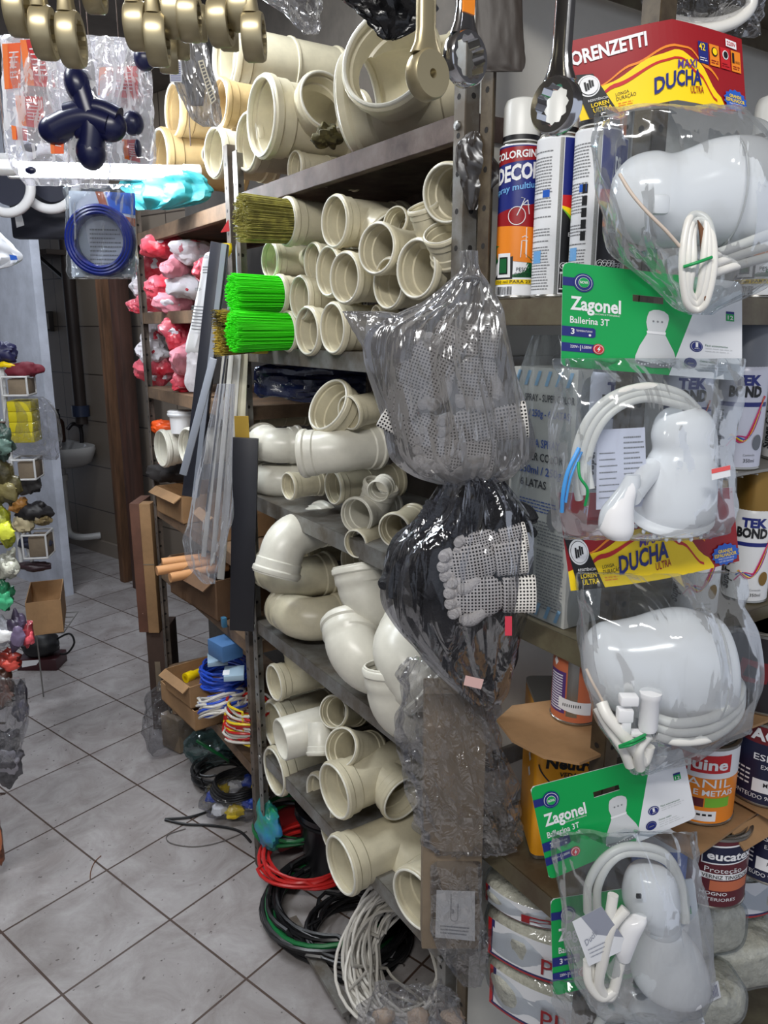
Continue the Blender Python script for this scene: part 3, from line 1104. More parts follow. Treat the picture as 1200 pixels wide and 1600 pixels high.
# ------------------------------------------------------------------ bristle brushes stuck in couplings
def bristles(n, L, ra, rb, jit, seed, square=False):
    rnd = random.Random(seed)
    mb = MB()
    for i in range(n):
        if square:
            y, z = rnd.uniform(-ra, ra), rnd.uniform(-rb, rb)
        else:
            q, a = math.sqrt(rnd.random()), rnd.random() * 6.283
            y, z = ra * q * math.cos(a), rb * q * math.sin(a)
        l = L * rnd.uniform(0.9, 1.0)
        dy, dz = y * 0.10 + rnd.gauss(0, jit), z * 0.12 + rnd.gauss(0, jit)
        w = 0.0011
        a0 = rnd.random() * 6.283
        vs = []
        for (x, ww) in ((0.06, w), (-l, w * 0.75)):
            f = 0 if x > 0 else 1
            for j in range(3):
                a = a0 + j * 2.094
                vs.append((x, y + dy * f + ww * math.cos(a), z + dz * f + ww * math.sin(a)))
        mb.add(vs, [(0, 1, 4, 3), (1, 2, 5, 4), (2, 0, 3, 5), (3, 4, 5)])
    return mb


def brush(px, py, rpx, dx, L, m, label, seed, n=900):
    p = on(px, py, 0, XF + dx)
    r = rpx * depth(p) / FPX * 0.88
    root = thing('bristle_brush', label, 'brush', p)
    bristles(n, L, r, r, 0.002, seed).obj('bristles', m, root, smooth=0)
    h = MB().lathe([(0, 0.05), (r * 0.98, 0.05), (r * 0.98, 0.12), (0, 0.12)], 24, M=Matrix.Rotation(R(90), 3, 'Y'))
    h.obj('ferrule', mat('ferrule_wood', (150, 120, 80), 0.6), root)


M_bg = mat('bristle_green', (64, 226, 26), 0.5)
M_by = mat('bristle_olive', (176, 168, 84), 0.6, var=0.3, scale=60)
brush(434, 460, 29, 0.0, 0.105, M_bg, 'bright green bristle brush, the upper of two, poking from a coupling', 1)
brush(448, 518, 30, 0.0, 0.125, M_bg, 'bright green bristle brush, the lower of two, above the shelf edge', 2)
brush(446, 346, 35, 0.0, 0.10, M_by, 'dusty olive bristle brush poking from a coupling near the rack post', 3)
# black and yellow brush hanging outside the post
p = at(372, 520, depth(on(400, 520, 0, XF)) - 0.06)
root = thing('bristle_brush', 'yellow and black bristle brush hanging left of the lower green brush', 'brush', p)
mb = bristles(420, 0.05, 0.03, 0.042, 0.002, 7, True)
mb.obj('bristles', mat('bristle_yellow', (206, 176, 52), 0.6, var=0.75, scale=22, var_rgb=(40, 38, 20)), root, smooth=0)
MB().box((0.04, 0, 0), (0.03, 0.07, 0.09)).obj('brush_block', mat('block_yellow', (190, 160, 50), 0.5), root, bevel=0.003)
# ------------------------------------------------------------------ printing helpers
def tline(fr, p0, p1, hpx, y=0.0):
    A, B = fr.loc(*p0, y), fr.loc(*p1, y)
    d = B - A
    per = Vector((-d.z, 0, d.x)).normalized() * (hpx * fr.k)
    return lambda x, t: A + d * x + per * t


class Quad:
    """unit card: a to the right, b downwards, from corner pixels; optional middle column and fold"""

    def __init__(s, fr, tl, tr, br, bl, tm=None, bm=None, am=0.5, bulge=0.0):
        g = lambda p: fr.loc(*p)
        s.tl, s.tr, s.br, s.bl = g(tl), g(tr), g(br), g(bl)
        s.tm = g(tm) if tm else None
        s.bm = g(bm) if bm else None
        s.am, s.bulge = am, bulge

    def __call__(s, a, b, lift=0.0):
        if s.tm is None:
            p = (s.tl * (1 - a) + s.tr * a) * (1 - b) + (s.bl * (1 - a) + s.br * a) * b
        else:
            if a < s.am:
                t = a / s.am
                T, B = s.tl * (1 - t) + s.tm * t, s.bl * (1 - t) + s.bm * t
            else:
                t = (a - s.am) / (1 - s.am)
                T, B = s.tm * (1 - t) + s.tr * t, s.bm * (1 - t) + s.br * t
            p = T * (1 - b) + B * b
        fold = s.bulge * math.sin(math.pi * min(1, max(0, a)))
        return p + Vector((0, -fold - lift, 0))


def qpoly(mb, q, pts, lift, mi):
    """flat or folded print: fan-free strips between a-sorted outlines when the card is folded"""
    vs = [q(a, b, lift) for a, b in pts]
    bm = bmesh.new()
    bv = [bm.verts.new(v) for v in vs]
    f = bm.faces.new(bv)
    f.normal_update()
    r = bmesh.ops.triangulate(bm, faces=[f])
    bm.verts.index_update()
    mb.add([v.co.copy() for v in bm.verts], [tuple(v.index for v in f.verts) for f in bm.faces], mi)
    bm.free()


def qband(mb, q, a0, a1, top, bot, lift, mi, n=24):
    """band between two curves top(a), bot(a)"""
    vs, fs = [], []
    for i in range(n + 1):
        a = a0 + (a1 - a0) * i / n
        vs += [q(a, top(a), lift), q(a, bot(a), lift)]
        if i: fs.append((2 * i - 2, 2 * i - 1, 2 * i + 1, 2 * i))
    mb.add(vs, fs, mi)


def qcirc(mb, q, a, b, ra, rb, lift, mi, n=24):
    qpoly(mb, q, [(a + ra * math.cos(2 * math.pi * i / n), b + rb * math.sin(2 * math.pi * i / n)) for i in range(n)], lift, mi)


def qtext(mb, q, t, a0, a1, b0, b1, h, lift, mi, bold=0.0, shear=0.0):
    mb.text(t, lambda x, y: q(a0 + (a1 - a0) * x, b0 + (b1 - b0) * x - h * y, lift), mi, bold, shear)


def polyline(pts):
    def f(a):
        if a <= pts[0][0]: return pts[0][1]
        for (x0, y0), (x1, y1) in zip(pts, pts[1:]):
            if a <= x1:
                t = (a - x0) / (x1 - x0)
                t = t * t * (3 - 2 * t)
                return y0 + (y1 - y0) * t
        return pts[-1][1]
    return f


def smear(mb, q, a0, a1, b, lines, mi, lift, db=0.028, h=0.010, seed=0):
    """rows of print too small to read"""
    rnd = random.Random(seed)
    for i in range(lines):
        a = a0
        end = a1 - rnd.random() * (a1 - a0) * 0.25
        while a < end:
            w = rnd.uniform(0.012, 0.04)
            e = min(end, a + w)
            qpoly(mb, q, [(a, b + i * db - h), (e, b + i * db - h), (e, b + i * db), (a, b + i * db)], lift, mi)
            a = e + 0.006


CARD_M = [M_green, M_paper, M_navy, M_white, M_red, M_dgreen, M_grey, mat('photo_grey', (206, 208, 210), 0.4)]


def green_card(parent, fr, tl, tr, br, bl):
    q = Quad(fr, tl, tr, br, bl)
    mb = MB()
    L = 0.0005

    def edge(b): return 0.80 - 0.205 * b          # slanted border between green and white
    h0, h1, s0, s1 = 0.235, 0.30, 0.39, 0.56       # hang slot
    for a0, a1, b0, b1 in ((0.0, None, 0.0, h0), (0.0, s0, h0, h1), (s1, None, h0, h1), (0.0, None, h1, 1.0)):
        e0, e1 = (a1, a1) if a1 is not None else (edge(b0), edge(b1))
        rc = 0.035
        pts = [(a0, b0), (e0, b0), (e1, b1), (a0, b1)]
        if b0 == 0.0 : pts = [(0, rc * 1.6), (rc * 0.3, rc * 0.45), (rc, 0), (e0, 0), (e1, b1), (0, b1)]
        if b1 == 1.0: pts = [(0, b0), (e0, b0), (e1, 1), (rc, 1), (rc * 0.3, 1 - rc * 0.45), (0, 1 - rc * 1.6)]
        qpoly(mb, q, pts, 0, 0)
        if a1 is None:
            w = [(e0, b0), (1, b0), (1, b1), (e1, b1)]
            if b0 == 0.0: w = [(e0, 0), (1 - rc, 0), (1 - rc * 0.3, rc * 0.45), (1, rc * 1.6), (1, b1), (e1, b1)]
            if b1 == 1.0: w = [(e0, b0), (1, b0), (1, 1 - rc * 1.6), (1 - rc * 0.3, 1 - rc * 0.45), (1 - rc, 1), (e1, 1)]
            qpoly(mb, q, w, 0, 1)
    # blue strip and round badge
    qpoly(mb, q, [(0, .135), (.075, .135), (.075, .215), (0, .215)], L, 2)
    qcirc(mb, q, .115, .175, .056, .088, 2 * L, 2)
    qcirc(mb, q, .115, .175, .047, .074, 3 * L, 3)
    qcirc(mb, q, .115, .175, .044, .070, 4 * L, 2)
    qcirc(mb, q, .115, .175, .030, .048, 5 * L, 3)
    qcirc(mb, q, .115, .175, .028, .045, 6 * L, 0)
    qtext(mb, q, 'NOVA', .093, .137, .185, .185, .026, 7 * L, 3, 0.02)
    qtext(mb, q, 'Zagonel', .045, .325, .435, .435, .125, L, 3, 0.028)
    qtext(mb, q, 'DUCHAS E TORNEIRAS', .18, .32, .468, .468, .016, L, 3)
    qtext(mb, q, 'Ballerina 3T', .045, .262, .565, .565, .064, L, 3, 0.012)
    qpoly(mb, q, [(0, .60), (.175, .60), (.187, .615), (.187, .68), (.175, .695), (0, .695)], L, 2)
    qtext(mb, q, '3', .050, .070, .672, .672, .055, 2 * L, 3, 0.02)
    qtext(mb, q, 'TEMPERATURAS', .078, .168, .645, .645, .018, 2 * L, 3)
    qcirc(mb, q, .155, .672, .007, .012, 2 * L, 3, 10)
    qpoly(mb, q, [(0, .76), (.19, .76), (.19, .845), (0, .845)], L, 2)
    qtext(mb, q, '220V~', .048, .098, .805, .805, .026, 2 * L, 3, 0.01)
    qtext(mb, q, '5.500W', .112, .166, .805, .805, .026, 2 * L, 3, 0.01)
    qpoly(mb, q, [(.103, .775), (.106, .775), (.106, .83), (.103, .83)], 2 * L, 3)
    qcirc(mb, q, .203, .80, .032, .052, 3 * L, 4)
    qcirc(mb, q, .203, .80, .027, .044, 4 * L, 3)
    qcirc(mb, q, .203, .80, .024, .039, 5 * L, 4)
    qpoly(mb, q, [(.207, .772), (.193, .806), (.203, .806), (.197, .832), (.214, .794), (.204, .794), (.211, .772)], 6 * L, 3)
    # picture of the shower
    qpoly(mb, q, [(.472, .43), (.482, .385), (.505, .365), (.535, .36), (.565, .37), (.588, .40), (.592, .44), (.585, .50), (.572, .565),
                  (.572, .60), (.59, .66), (.62, .76), (.632, .83), (.632, .875), (.60, .91), (.50, .925), (.43, .905), (.405, .88), (.408, .83),
                  (.43, .73), (.455, .655), (.472, .60), (.474, .565), (.466, .49)], L, 7)
    qpoly(mb, q, [(.405, .885), (.415, .87), (.50, .895), (.60, .88), (.632, .85), (.632, .885), (.60, .925), (.50, .94), (.43, .92)], 2 * L, 6)
    for i in range(12): qcirc(mb, q, .425 + i * .017, .898 + .012 * math.sin(i), .004, .007, 3 * L, 3, 8)
    qpoly(mb, q, [(.468, .575), (.575, .575), (.573, .60), (.470, .60)], 2 * L, 3)
    for i in range(3): qcirc(mb, q, .505 + i * .024, .475, .006, .010, 2 * L, 6, 8)
    # white side
    qcirc(mb, q, .745, .685, .036, .056, L, 2)
    qcirc(mb, q, .745, .685, .030, .047, 2 * L, 3)
    qcirc(mb, q, .745, .685, .028, .044, 3 * L, 2)
    qtext(mb, q, '1', .738, .752, .69, .69, .045, 4 * L, 3, 0.03)
    qtext(mb, q, 'ANO', .731, .759, .712, .712, .014, 4 * L, 3)
    qtext(mb, q, 'Fácil acionamento', .795, .92, .675, .675, .020, L, 5)
    smear(mb, q, .795, .95, .70, 2, 7, L, seed=1)
    qcirc(mb, q, .712, .86, .036, .056, L, 2)
    qcirc(mb, q, .712, .86, .029, .046, 2 * L, 6)
    qcirc(mb, q, .712, .86, .027, .043, 3 * L, 2)
    qpoly(mb, q, [(.695, .855), (.729, .855), (.729, .865), (.695, .865)], 4 * L, 6)
    qtext(mb, q, 'Ótima vazão', .765, .85, .84, .84, .020, L, 5)
    smear(mb, q, .765, .93, .87, 3, 7, L, seed=2)
    qpoly(mb, q, [(.91, .33), (.955, .33), (.955, .40), (.91, .40)], L, 0)
    qpoly(mb, q, [(.91, .305), (.955, .305), (.955, .33), (.91, .33)], L, 2)
    qtext(mb, q, '12', .918, .948, .385, .385, .04, 2 * L, 3, 0.01)
    # thickness: a back sheet
    qpoly(mb, q, [(0, .03), (.02, 0), (.98, 0), (1, .03), (1, h0), (0, h0)], -0.0012, 1)
    qpoly(mb, q, [(0, h1), (1, h1), (1, .97), (.98, 1), (.02, 1), (0, .97)], -0.0012, 1)
    return mb.obj('header_card', CARD_M, parent, smooth=0)


LCARD = [M_dred, M_yellow, M_navy, M_white, M_black, M_orange, M_red, M_blue, mat('print_purple', (78, 52, 140), 0.4)]


def red_card(parent, fr, tl, tr, br, bl, tm, bm, dx=0.0, logo=True):
    q = Quad(fr, tl, tr, br, bl, tm, bm, 0.5, 0.012)
    mb = MB()
    L = 0.0006
    one = lambda v: (lambda a: v)
    qband(mb, q, 0, 1, one(0), one(1), 0, 0, 30)
    qband(mb, q, 0, 1, one(0), one(1), -0.0012, 3, 30)
    top = polyline([(0.0, .80), (.16, .62), (.42, .40), (.54, .36), (.66, .46), (.80, .82), (.84, .97)])
    qband(mb, q, 0.0, .84, top, one(1), L, 1, 30)
    t2 = polyline([(.08, .78), (.2, .64), (.45, .47), (.55, .45), (.66, .60), (.78, .90)])
    t3 = polyline([(.08, .80), (.2, .69), (.45, .50), (.55, .475), (.66, .64), (.78, .93)])
    qband(mb, q, .08, .78, t2, t3, 2 * L, 6, 30)
    ty = polyline([(.12, .62), (.3, .44), (.48, .30), (.6, .30), (.72, .48), (.9, .80)])
    ty2 = polyline([(.12, .64), (.3, .47), (.48, .33), (.6, .325), (.72, .52), (.9, .83)])
    qband(mb, q, .12, .80, ty, ty2, L, 5, 30)
    if logo:
        qtext(mb, q, 'LORENZETTI', -.012, .375, .315, .255, .165, 2 * L, 3, 0.035)
    # resistance label
    qpoly(mb, q, [(.0, .42), (.105, .46), (.195, 1.0), (.045, 1.0)], 3 * L, 4)
    qcirc(mb, q, .073, .60, .055, .135, 4 * L, 3)
    qcirc(mb, q, .073, .60, .047, .115, 5 * L, 4)
    qcirc(mb, q, .073, .60, .045, .110, 6 * L, 3)
    for k in range(4):
        qband(mb, q, .05 + k * .012, .06 + k * .012, (lambda k: lambda a: .55 + .02 * math.sin(k * 2))(k), (lambda k: lambda a: .64 + .02 * math.cos(k))(k), 7 * L, 4, 2)
    qtext(mb, q, 'RESISTÊNCIA', .055, .155, .80, .80, .028, 5 * L, 3)
    qtext(mb, q, 'LOREN', .065, .155, .875, .87, .05, 5 * L, 1, 0.02)
    qtext(mb, q, 'ULTRA', .07, .168, .945, .94, .055, 5 * L, 1, 0.02)
    qtext(mb, q, 'LONGA', .195, .262, .80, .785, .040, 2 * L, 4)
    qtext(mb, q, 'DURAÇÃO', .195, .295, .86, .84, .046, 2 * L, 4)
    smear(mb, q, .20, .28, .90, 2, 5, 2 * L, seed=4)
    qtext(mb, q, 'MAXI', .515 + dx, .645 + dx, .60, .545, .105, 3 * L, 8, 0.015, 0.05)
    qtext(mb, q, 'DUCHA', .385 + dx, .675 + dx, .875, .75, .19, 3 * L, 2, 0.03, 0.02)
    qtext(mb, q, 'ULTRA', .595 + dx, .685 + dx, .885, .855, .085, 3 * L, 0, 0.012)
    # blue burst
    pts = []
    for i in range(28):
        a = 2 * math.pi * i / 28
        k = 1.0 if i % 2 else 0.86
        pts.append((.915 + .088 * k * math.cos(a), .855 + .145 * k * math.sin(a)))
    qpoly(mb, q, pts, 3 * L, 7)
    qtext(mb, q, 'GRANDE', .870, .958, .825, .83, .042, 4 * L, 1, 0.02)
    qtext(mb, q, 'ESPALHADOR', .845, .982, .880, .885, .045, 4 * L, 1, 0.02)
    qtext(mb, q, 'MAIS CONFORTO', .868, .965, .915, .92, .022, 4 * L, 3)
    qtext(mb, q, 'NO SEU BANHO', .872, .960, .95, .955, .022, 4 * L, 3)
    if logo:
        for i, (mi, t) in enumerate(((2, '42'), (5, None), (6, None), (5, '1'))):
            a0 = .665 + i * .080
            qpoly(mb, q, [(a0, .20), (a0 + .07, .20), (a0 + .07, .47), (a0, .47)], 2 * L, mi)
            if t == '42': qtext(mb, q, '42', a0 + .004, a0 + .048, .31, .31, .09, 3 * L, 1, 0.01)
            elif t == '1':
                qtext(mb, q, '1', a0 + .006, a0 + .022, .36, .36, .13, 3 * L, 4, 0.01)
                qtext(mb, q, 'ANO', a0 + .028, a0 + .062, .36, .36, .035, 3 * L, 4)
            else:
                qcirc(mb, q, a0 + .035, .29, .022, .058, 3 * L, 3 if i == 2 else 4)
                qcirc(mb, q, a0 + .035, .29, .016, .044, 4 * L, 4 if i == 2 else 1)
            smear(mb, q, a0 + .008, a0 + .062, .41, 2, 3 if mi == 2 else 0, 3 * L, seed=i)
        qpoly(mb, q, [(.87, .07), (.95, .08), (.95, .175), (.87, .165)], 2 * L, 3)
        qtext(mb, q, '220V', .877, .943, .145, .148, .05, 3 * L, 6, 0.01)
    return mb.obj('header_card', LCARD, parent, smooth=0)


# ------------------------------------------------------------------ electric showers and their packs
M_cable = mat('cable_white', (228, 226, 220), 0.35)
M_tie = mat('tie_green', (24, 150, 80), 0.4)
GP = 'blister packs of electric showers hanging on the olive post'


def px_tube(mb, fr, pts, rpx, y=0.0, n=10, closed=False, k=8, mi=0):
    P = [fr.loc(p[0], p[1], y + (p[2] if len(p) > 2 else 0)) for p in pts]
    mb.tube(smoothpath(P, k, closed), rpx * fr.k, n, mi, closed=closed)


def seam(fr, x, t, b, nm, parent, y):
    A, B = fr.loc(x, t, y), fr.loc(x + 4, b, y)
    C, h = (A + B) / 2, (B - A).length / 2
    mb = MB()
    pts = [C + Vector((0, 0, 1)) * h * math.cos(a) + Vector((0, -1, 0)) * h * math.sin(a) for a in [2 * math.pi * i / 40 for i in range(40)]]
    mb.tube(pts, 0.0012, 6, closed=True)
    return mb.obj(nm, mat('seam_grey', (196, 196, 196), 0.4), parent)


# pack 1: big white dome shower, top
fr = frY(1050, 300, 0.81)
s1 = fthing(fr, 'electric_shower', 'white dome electric shower in the topmost bag, with an upright cable loop', 'shower', 'white dome electric showers')
mb = MB(); loft(mb, fr, [(956, 300, 322), (962, 272, 346), (985, 246, 376), (1020, 236, 388), (1048, 240, 388), (1075, 232, 386), (1110, 218, 384), (1150, 212, 388), (1185, 216, 392), (1205, 232, 384)],
                0.85, nu=48, nv=40, horizontal=True)
mb.obj('shower_body', M_gloss_white, s1)
mb = MB(); loft(mb, fr, [(1203, 228, 388), (1214, 224, 392), (1224, 232, 384)], 0.85, nu=48, nv=8, horizontal=True)
mb.obj('spray_plate', M_white, s1)
seam(fr, 1130, 217, 386, 'seam', s1, 0)
mb = MB(); mb.box(fr.loc(1032, 320, -0.055), (0.016, 0.010, 0.018)); mb.obj('switch_block', M_white, s1, bevel=0.004)
cb = MB()
for k, o in enumerate((0, 9, 17)):
    px_tube(cb, fr, [(1088, 335 + o, -.07), (1108 - o * .3, 350, -.075), (1116 - o, 410, -.08), (1104 - o * .6, 470 - o, -.075), (1088, 484 - o, -.07), (1072 + o * .3, 470 - o, -.075), (1066 + o, 410, -.08), (1074 + o * .5, 350 + o, -.075)],
            5.5, closed=True)
for k in range(3):
    px_tube(cb, fr, [(1110, 400 + 14 * k, -.07), (1150, 385 + 15 * k, -.055), (1200, 366 + 18 * k, -.04), (1230, 356 + 20 * k, -.03)], 7)
cb.obj('cable', M_cable, s1)
cb = MB(); px_tube(cb, fr, [(968, 272, -.065), (985, 300, -.072), (1010, 330, -.078), (1040, 360, -.08), (1062, 385, -.078)], 2.5)
px_tube(cb, fr, [(972, 276, -.065), (990, 304, -.073), (1014, 334, -.079)], 1.2)
cb.obj('lead_wire', mat('wire_pale', (206, 190, 176), 0.5), s1)
cb = MB(); px_tube(cb, fr, [(1068, 417, -.085), (1090, 410, -.09), (1112, 402, -.085)], 2.4); cb.obj('cable_tie', M_tie, s1)
cb = MB()
poly = [fr.loc(p[0], p[1], -.072) for p in ((1087, 345), (1098, 362), (1107, 400), (1110, 420), (1104, 450), (1097, 470), (1094, 440), (1093, 400), (1090, 365))]
cb.prism([(p.x, p.z) for p in poly], -0.078, -0.075); cb.obj('insert_strip', M_brown, s1)
pk = fthing(fr, 'shower_pack', 'clear bag with red and yellow header card hanging topmost, card tilted', 'blister pack', GP)
red_card(pk, frY(1050, 300, 0.800), (876, 64), (1160, 58), (1168, 178), (905, 188), (1043, 34), (1050, 160))
mb = MB()
loft(mb, fr, [(168, 935, 1166, .15), (185, 930, 1176, .5), (205, 932, 1190, .68), (250, 938, 1212, .76), (310, 944, 1232, .78), (385, 952, 1234, .76), (425, 992, 1212, .6), (455, 1034, 1180, .5), (482, 1062, 1128, .35), (492, 1080, 1112, .1)],
     1.0, nu=64, nv=60, wr=0.010, fq=2.2, seed=1, power=0.9, yoff=-0.012)
mb.obj('clear_bag', F_clear2, pk)

# pack 2: skirt shaped shower with ring hose
fr = frY(1015, 700, 0.825)
s2 = fthing(fr, 'electric_shower', 'white skirt shaped electric shower with dotted spray plate under the upright green card', 'shower', 'white skirt shaped electric showers')
mb = MB(); loft(mb, fr, [(634, 1060, 1080), (640, 1040, 1100), (655, 1026, 1112), (680, 1019, 1118), (702, 1021, 1119), (716, 1014, 1119), (745, 1000, 1118), (775, 988, 1117), (800, 985, 1115), (812, 988, 1110)], 0.92, nu=48, nv=40)
mb.obj('shower_body', M_gloss_white, s2)
pl = MB()
Mt = Matrix.Rotation(R(28), 3, 'X')
pc = fr.loc(1050, 806, -.012)
pl.ell(pc, (66 * fr.k, 50 * fr.k, 0.010), 0, 40, 10, Mt)
pl = pl.obj('spray_plate', M_white, s2)
nz = MB()
for rr, cnt in ((0.016, 8), (0.027, 14), (0.038, 20)):
    for i in range(cnt):
        a = 2 * math.pi * i / cnt
        v = Vector((rr * 1.12 * math.cos(a), rr * 0.85 * math.sin(a), -0.0095 * (1 - (rr / 0.047) ** 2) ** .5))
        nz.ell(pc + Mt @ v, (0.0022, 0.0022, 0.003), 0, 8, 6)
nz.obj('nozzles', M_paper, pl)
mb = MB(); loft(mb, fr, [(742, 978, 1000), (760, 968, 1000), (782, 950, 992), (800, 938, 990), (828, 936, 990), (842, 950, 984)], 0.8, nu=32, nv=20, yoff=-0.05)
mb.obj('wall_flange', M_gloss_white, s2)
mb = MB(); px_tube(mb, fr, [(985, 775, -.05), (1000, 755, -.03), (1020, 730, -.01)], 17, n=16); mb.obj('arm', M_gloss_white, s2)
mb = MB()
for k in range(3):
    px_tube(mb, fr, [(905 + 9 * k, 780 - 8 * k, -.02 - .008 * k), (898 + 10 * k, 720, -.03), (916 + 10 * k, 660 + 4 * k, -.035), (955 + 6 * k, 620 + 8 * k, -.035), (1010, 604 + 9 * k, -.03), (1060, 614 + 9 * k, -.02), (1090, 640, 0.0)], 6.5)
mb.obj('cable', M_cable, s2)
mb = MB()
px_tube(mb, fr, [(905, 700, -.04), (888, 735, -.045), (880, 770, -.045), (878, 800, -.04)], 3.2)
px_tube(mb, fr, [(909, 706, -.04), (892, 745, -.046), (884, 785, -.045)], 2.0)
mb.obj('lead_wire', mat('wire_blue', (70, 150, 220), 0.4), s2)
mb = MB(); px_tube(mb, fr, [(904, 722, -.05), (906, 745, -.055), (918, 765, -.055), (914, 790, -.05)], 2.2); mb.obj('cable_tie', M_tie, s2)
lf = fthing(fr, 'leaflet', 'white printed instruction leaflet in the bag under the upright green card', 'leaflet')
q = Quad(fr, (925, 668), (998, 664), (1002, 784), (924, 790))
mb = MB(); qpoly(mb, q, [(0, 0), (1, 0), (1, 1), (0, 1)], 0.020, 0); qpoly(mb, q, [(0, 0), (1, 0), (1, 1), (0, 1)], 0.0194, 0)
smear(mb, q, .55, .97, .12, 13, 1, .0205, .065, .018, 5); smear(mb, q, .05, .45, .3, 8, 1, .0205, .08, .014, 6)
mb.obj('sheet', [mat('leaflet_paper', (214, 216, 232), 0.6), M_grey], lf, smooth=0)
pk = fthing(fr, 'shower_pack', 'clear bag with upright green and white header card, second from top', 'blister pack', GP)
green_card(pk, frY(1015, 700, 0.822), (879, 408), (1160, 440), (1160, 595), (876, 572))
mb = MB()
loft(mb, fr, [(560, 876, 1158, .05), (590, 874, 1154, .2), (640, 872, 1148, .45), (700, 868, 1140, .52), (770, 866, 1136, .52), (815, 868, 1138, .45), (835, 874, 1132, .25), (843, 890, 1100, .05)],
     1.0, nu=64, nv=60, wr=0.010, fq=2.4, seed=2, power=0.85, yoff=-0.012)
mb.obj('clear_bag', F_clear, pk)
stk = MB()
q = Quad(fr, (1072, 716), (1099, 710), (1100, 726), (1073, 732))
qpoly(stk, q, [(0, 0), (1, 0), (1, 1), (0, 1)], 0.066, 0); qpoly(stk, q, [(0, 0), (1, 0), (1, .4), (0, .4)], 0.0665, 1)
stk.obj('price_sticker', [M_paper, mat('sticker_pink', (226, 90, 90), 0.5)], pk, smooth=0)

# pack 3: big dome with coiled cable
fr = frY(1025, 1030, 0.85)
s3 = fthing(fr, 'electric_shower', 'white dome electric shower on its coiled cable under the lower red and yellow card', 'shower', 'white dome electric showers')
mb = MB(); loft(mb, fr, [(912, 1020, 1050), (918, 995, 1075), (940, 976, 1098), (970, 972, 1112), (1000, 966, 1118), (1035, 956, 1122), (1070, 952, 1122), (1105, 962, 1118), (1125, 980, 1104)], 0.8, nu=48, nv=40, horizontal=True)
mb.obj('shower_body', M_gloss_white, s3)
mb = MB(); loft(mb, fr, [(1116, 964, 1116), (1130, 972, 1110), (1138, 990, 1092)], 0.8, nu=48, nv=8, horizontal=True); mb.obj('spray_plate', M_white, s3)
seam(fr, 1098, 956, 1120, 'seam', s3, 0)
mb = MB()
mb.box(fr.loc(982, 1093, -.075), (26 * fr.k, .014, 15 * fr.k)); mb.box(fr.loc(976, 1116, -.075), (22 * fr.k, .014, 20 * fr.k)); mb.box(fr.loc(996, 1145, -.075), (22 * fr.k, .012, 7 * fr.k))
mb.box(fr.loc(977, 1130, -.075), (14 * fr.k, .012, 30 * fr.k))
mb.obj('connector', M_white, s3, bevel=0.002)
mb = MB(); mb.lathe([(0, -.02), (.0095, -.02), (.0105, -.016), (.0105, .018), (.012, .02), (.012, .026), (0, .026)], 20, c=fr.loc(1014, 1115, -.075)); mb.obj('pipe_nipple', M_white, s3)
mb = MB()
for k in range(3):
    px_tube(mb, fr, [(1026, 1122 + 13 * k, -.06), (1060, 1130 + 14 * k, -.065), (1110, 1122 + 15 * k, -.055), (1148, 1098 + 13 * k, -.03), (1158, 1075 + 8 * k, .0), (1150, 1060, .03)], 7.5)
px_tube(mb, fr, [(940, 1098, -.06), (950, 1120, -.07), (975, 1150, -.078), (992, 1170, -.078), (1005, 1190, -.07), (1014, 1165, -.07)], 9)
px_tube(mb, fr, [(935, 1105, -.05), (952, 1135, -.06), (972, 1165, -.07), (985, 1195, -.065)], 9)
px_tube(mb, fr, [(1012, 1150, -.07), (998, 1170, -.082), (1000, 1200, -.07)], 8)
mb.obj('cable', M_cable, s3)
mb = MB(); px_tube(mb, fr, [(968, 1166, -.085), (988, 1158, -.096), (1008, 1148, -.085)], 2.4); px_tube(mb, fr, [(968, 1168, -.085), (986, 1164, -.096), (1008, 1153, -.085)], 2.0); mb.obj('cable_tie', M_tie, s3)
mb = MB(); px_tube(mb, fr, [(916, 1045, -.055), (925, 1065, -.06), (936, 1085, -.06), (944, 1100, -.06)], 2.2); mb.obj('lead_wire', _MATS['wire_pale'], s3)
pk = fthing(fr, 'shower_pack', 'bag with yellow and red header card hanging below the skirt shaped shower', 'blister pack', GP)
red_card(pk, frY(1025, 1030, 0.858), (872, 772), (1143, 764), (1154, 878), (893, 924), (1008, 768), (1022, 902), dx=-0.10, logo=False)
mb = MB()
loft(mb, fr, [(895, 903, 1154, .05), (925, 900, 1156, .35), (955, 904, 1160, .66), (1000, 908, 1166, .74), (1060, 914, 1170, .74), (1105, 926, 1170, .70), (1135, 944, 1156, .6), (1165, 962, 1112, .6), (1190, 978, 1050, .6), (1206, 986, 1020, .4), (1210, 994, 1012, .1)],
     1.0, nu=64, nv=60, wr=0.010, fq=2.4, seed=3, power=0.9, yoff=-0.01)
mb.obj('clear_bag', F_clear2, pk)

# pack 4: tilted green card
fr = frY(1000, 1440, 0.86)
s4 = fthing(fr, 'electric_shower', 'white skirt shaped electric shower standing dome up in the bag under the tilted green card', 'shower', 'white skirt shaped electric showers')
mb = MB(); loft(mb, fr, [(1352, 1005, 1020), (1358, 988, 1040), (1372, 978, 1054), (1395, 973, 1060), (1415, 976, 1061), (1434, 990, 1060), (1446, 1004, 1060)], 0.95, nu=40, nv=28); mb.obj('dome', M_gloss_white, s4)
mb = MB(); loft(mb, fr, [(1440, 1003, 1062), (1450, 1003, 1063), (1454, 1006, 1060)], 0.95, nu=40, nv=6); mb.obj('collar_ring', M_paper, s4)
mb = MB(); loft(mb, fr, [(1450, 1006, 1062), (1462, 1000, 1076), (1485, 990, 1094), (1510, 986, 1104), (1530, 990, 1108), (1543, 1004, 1104), (1550, 1030, 1090)], 0.9, nu=40, nv=28); mb.obj('shower_body', M_gloss_white, s4)
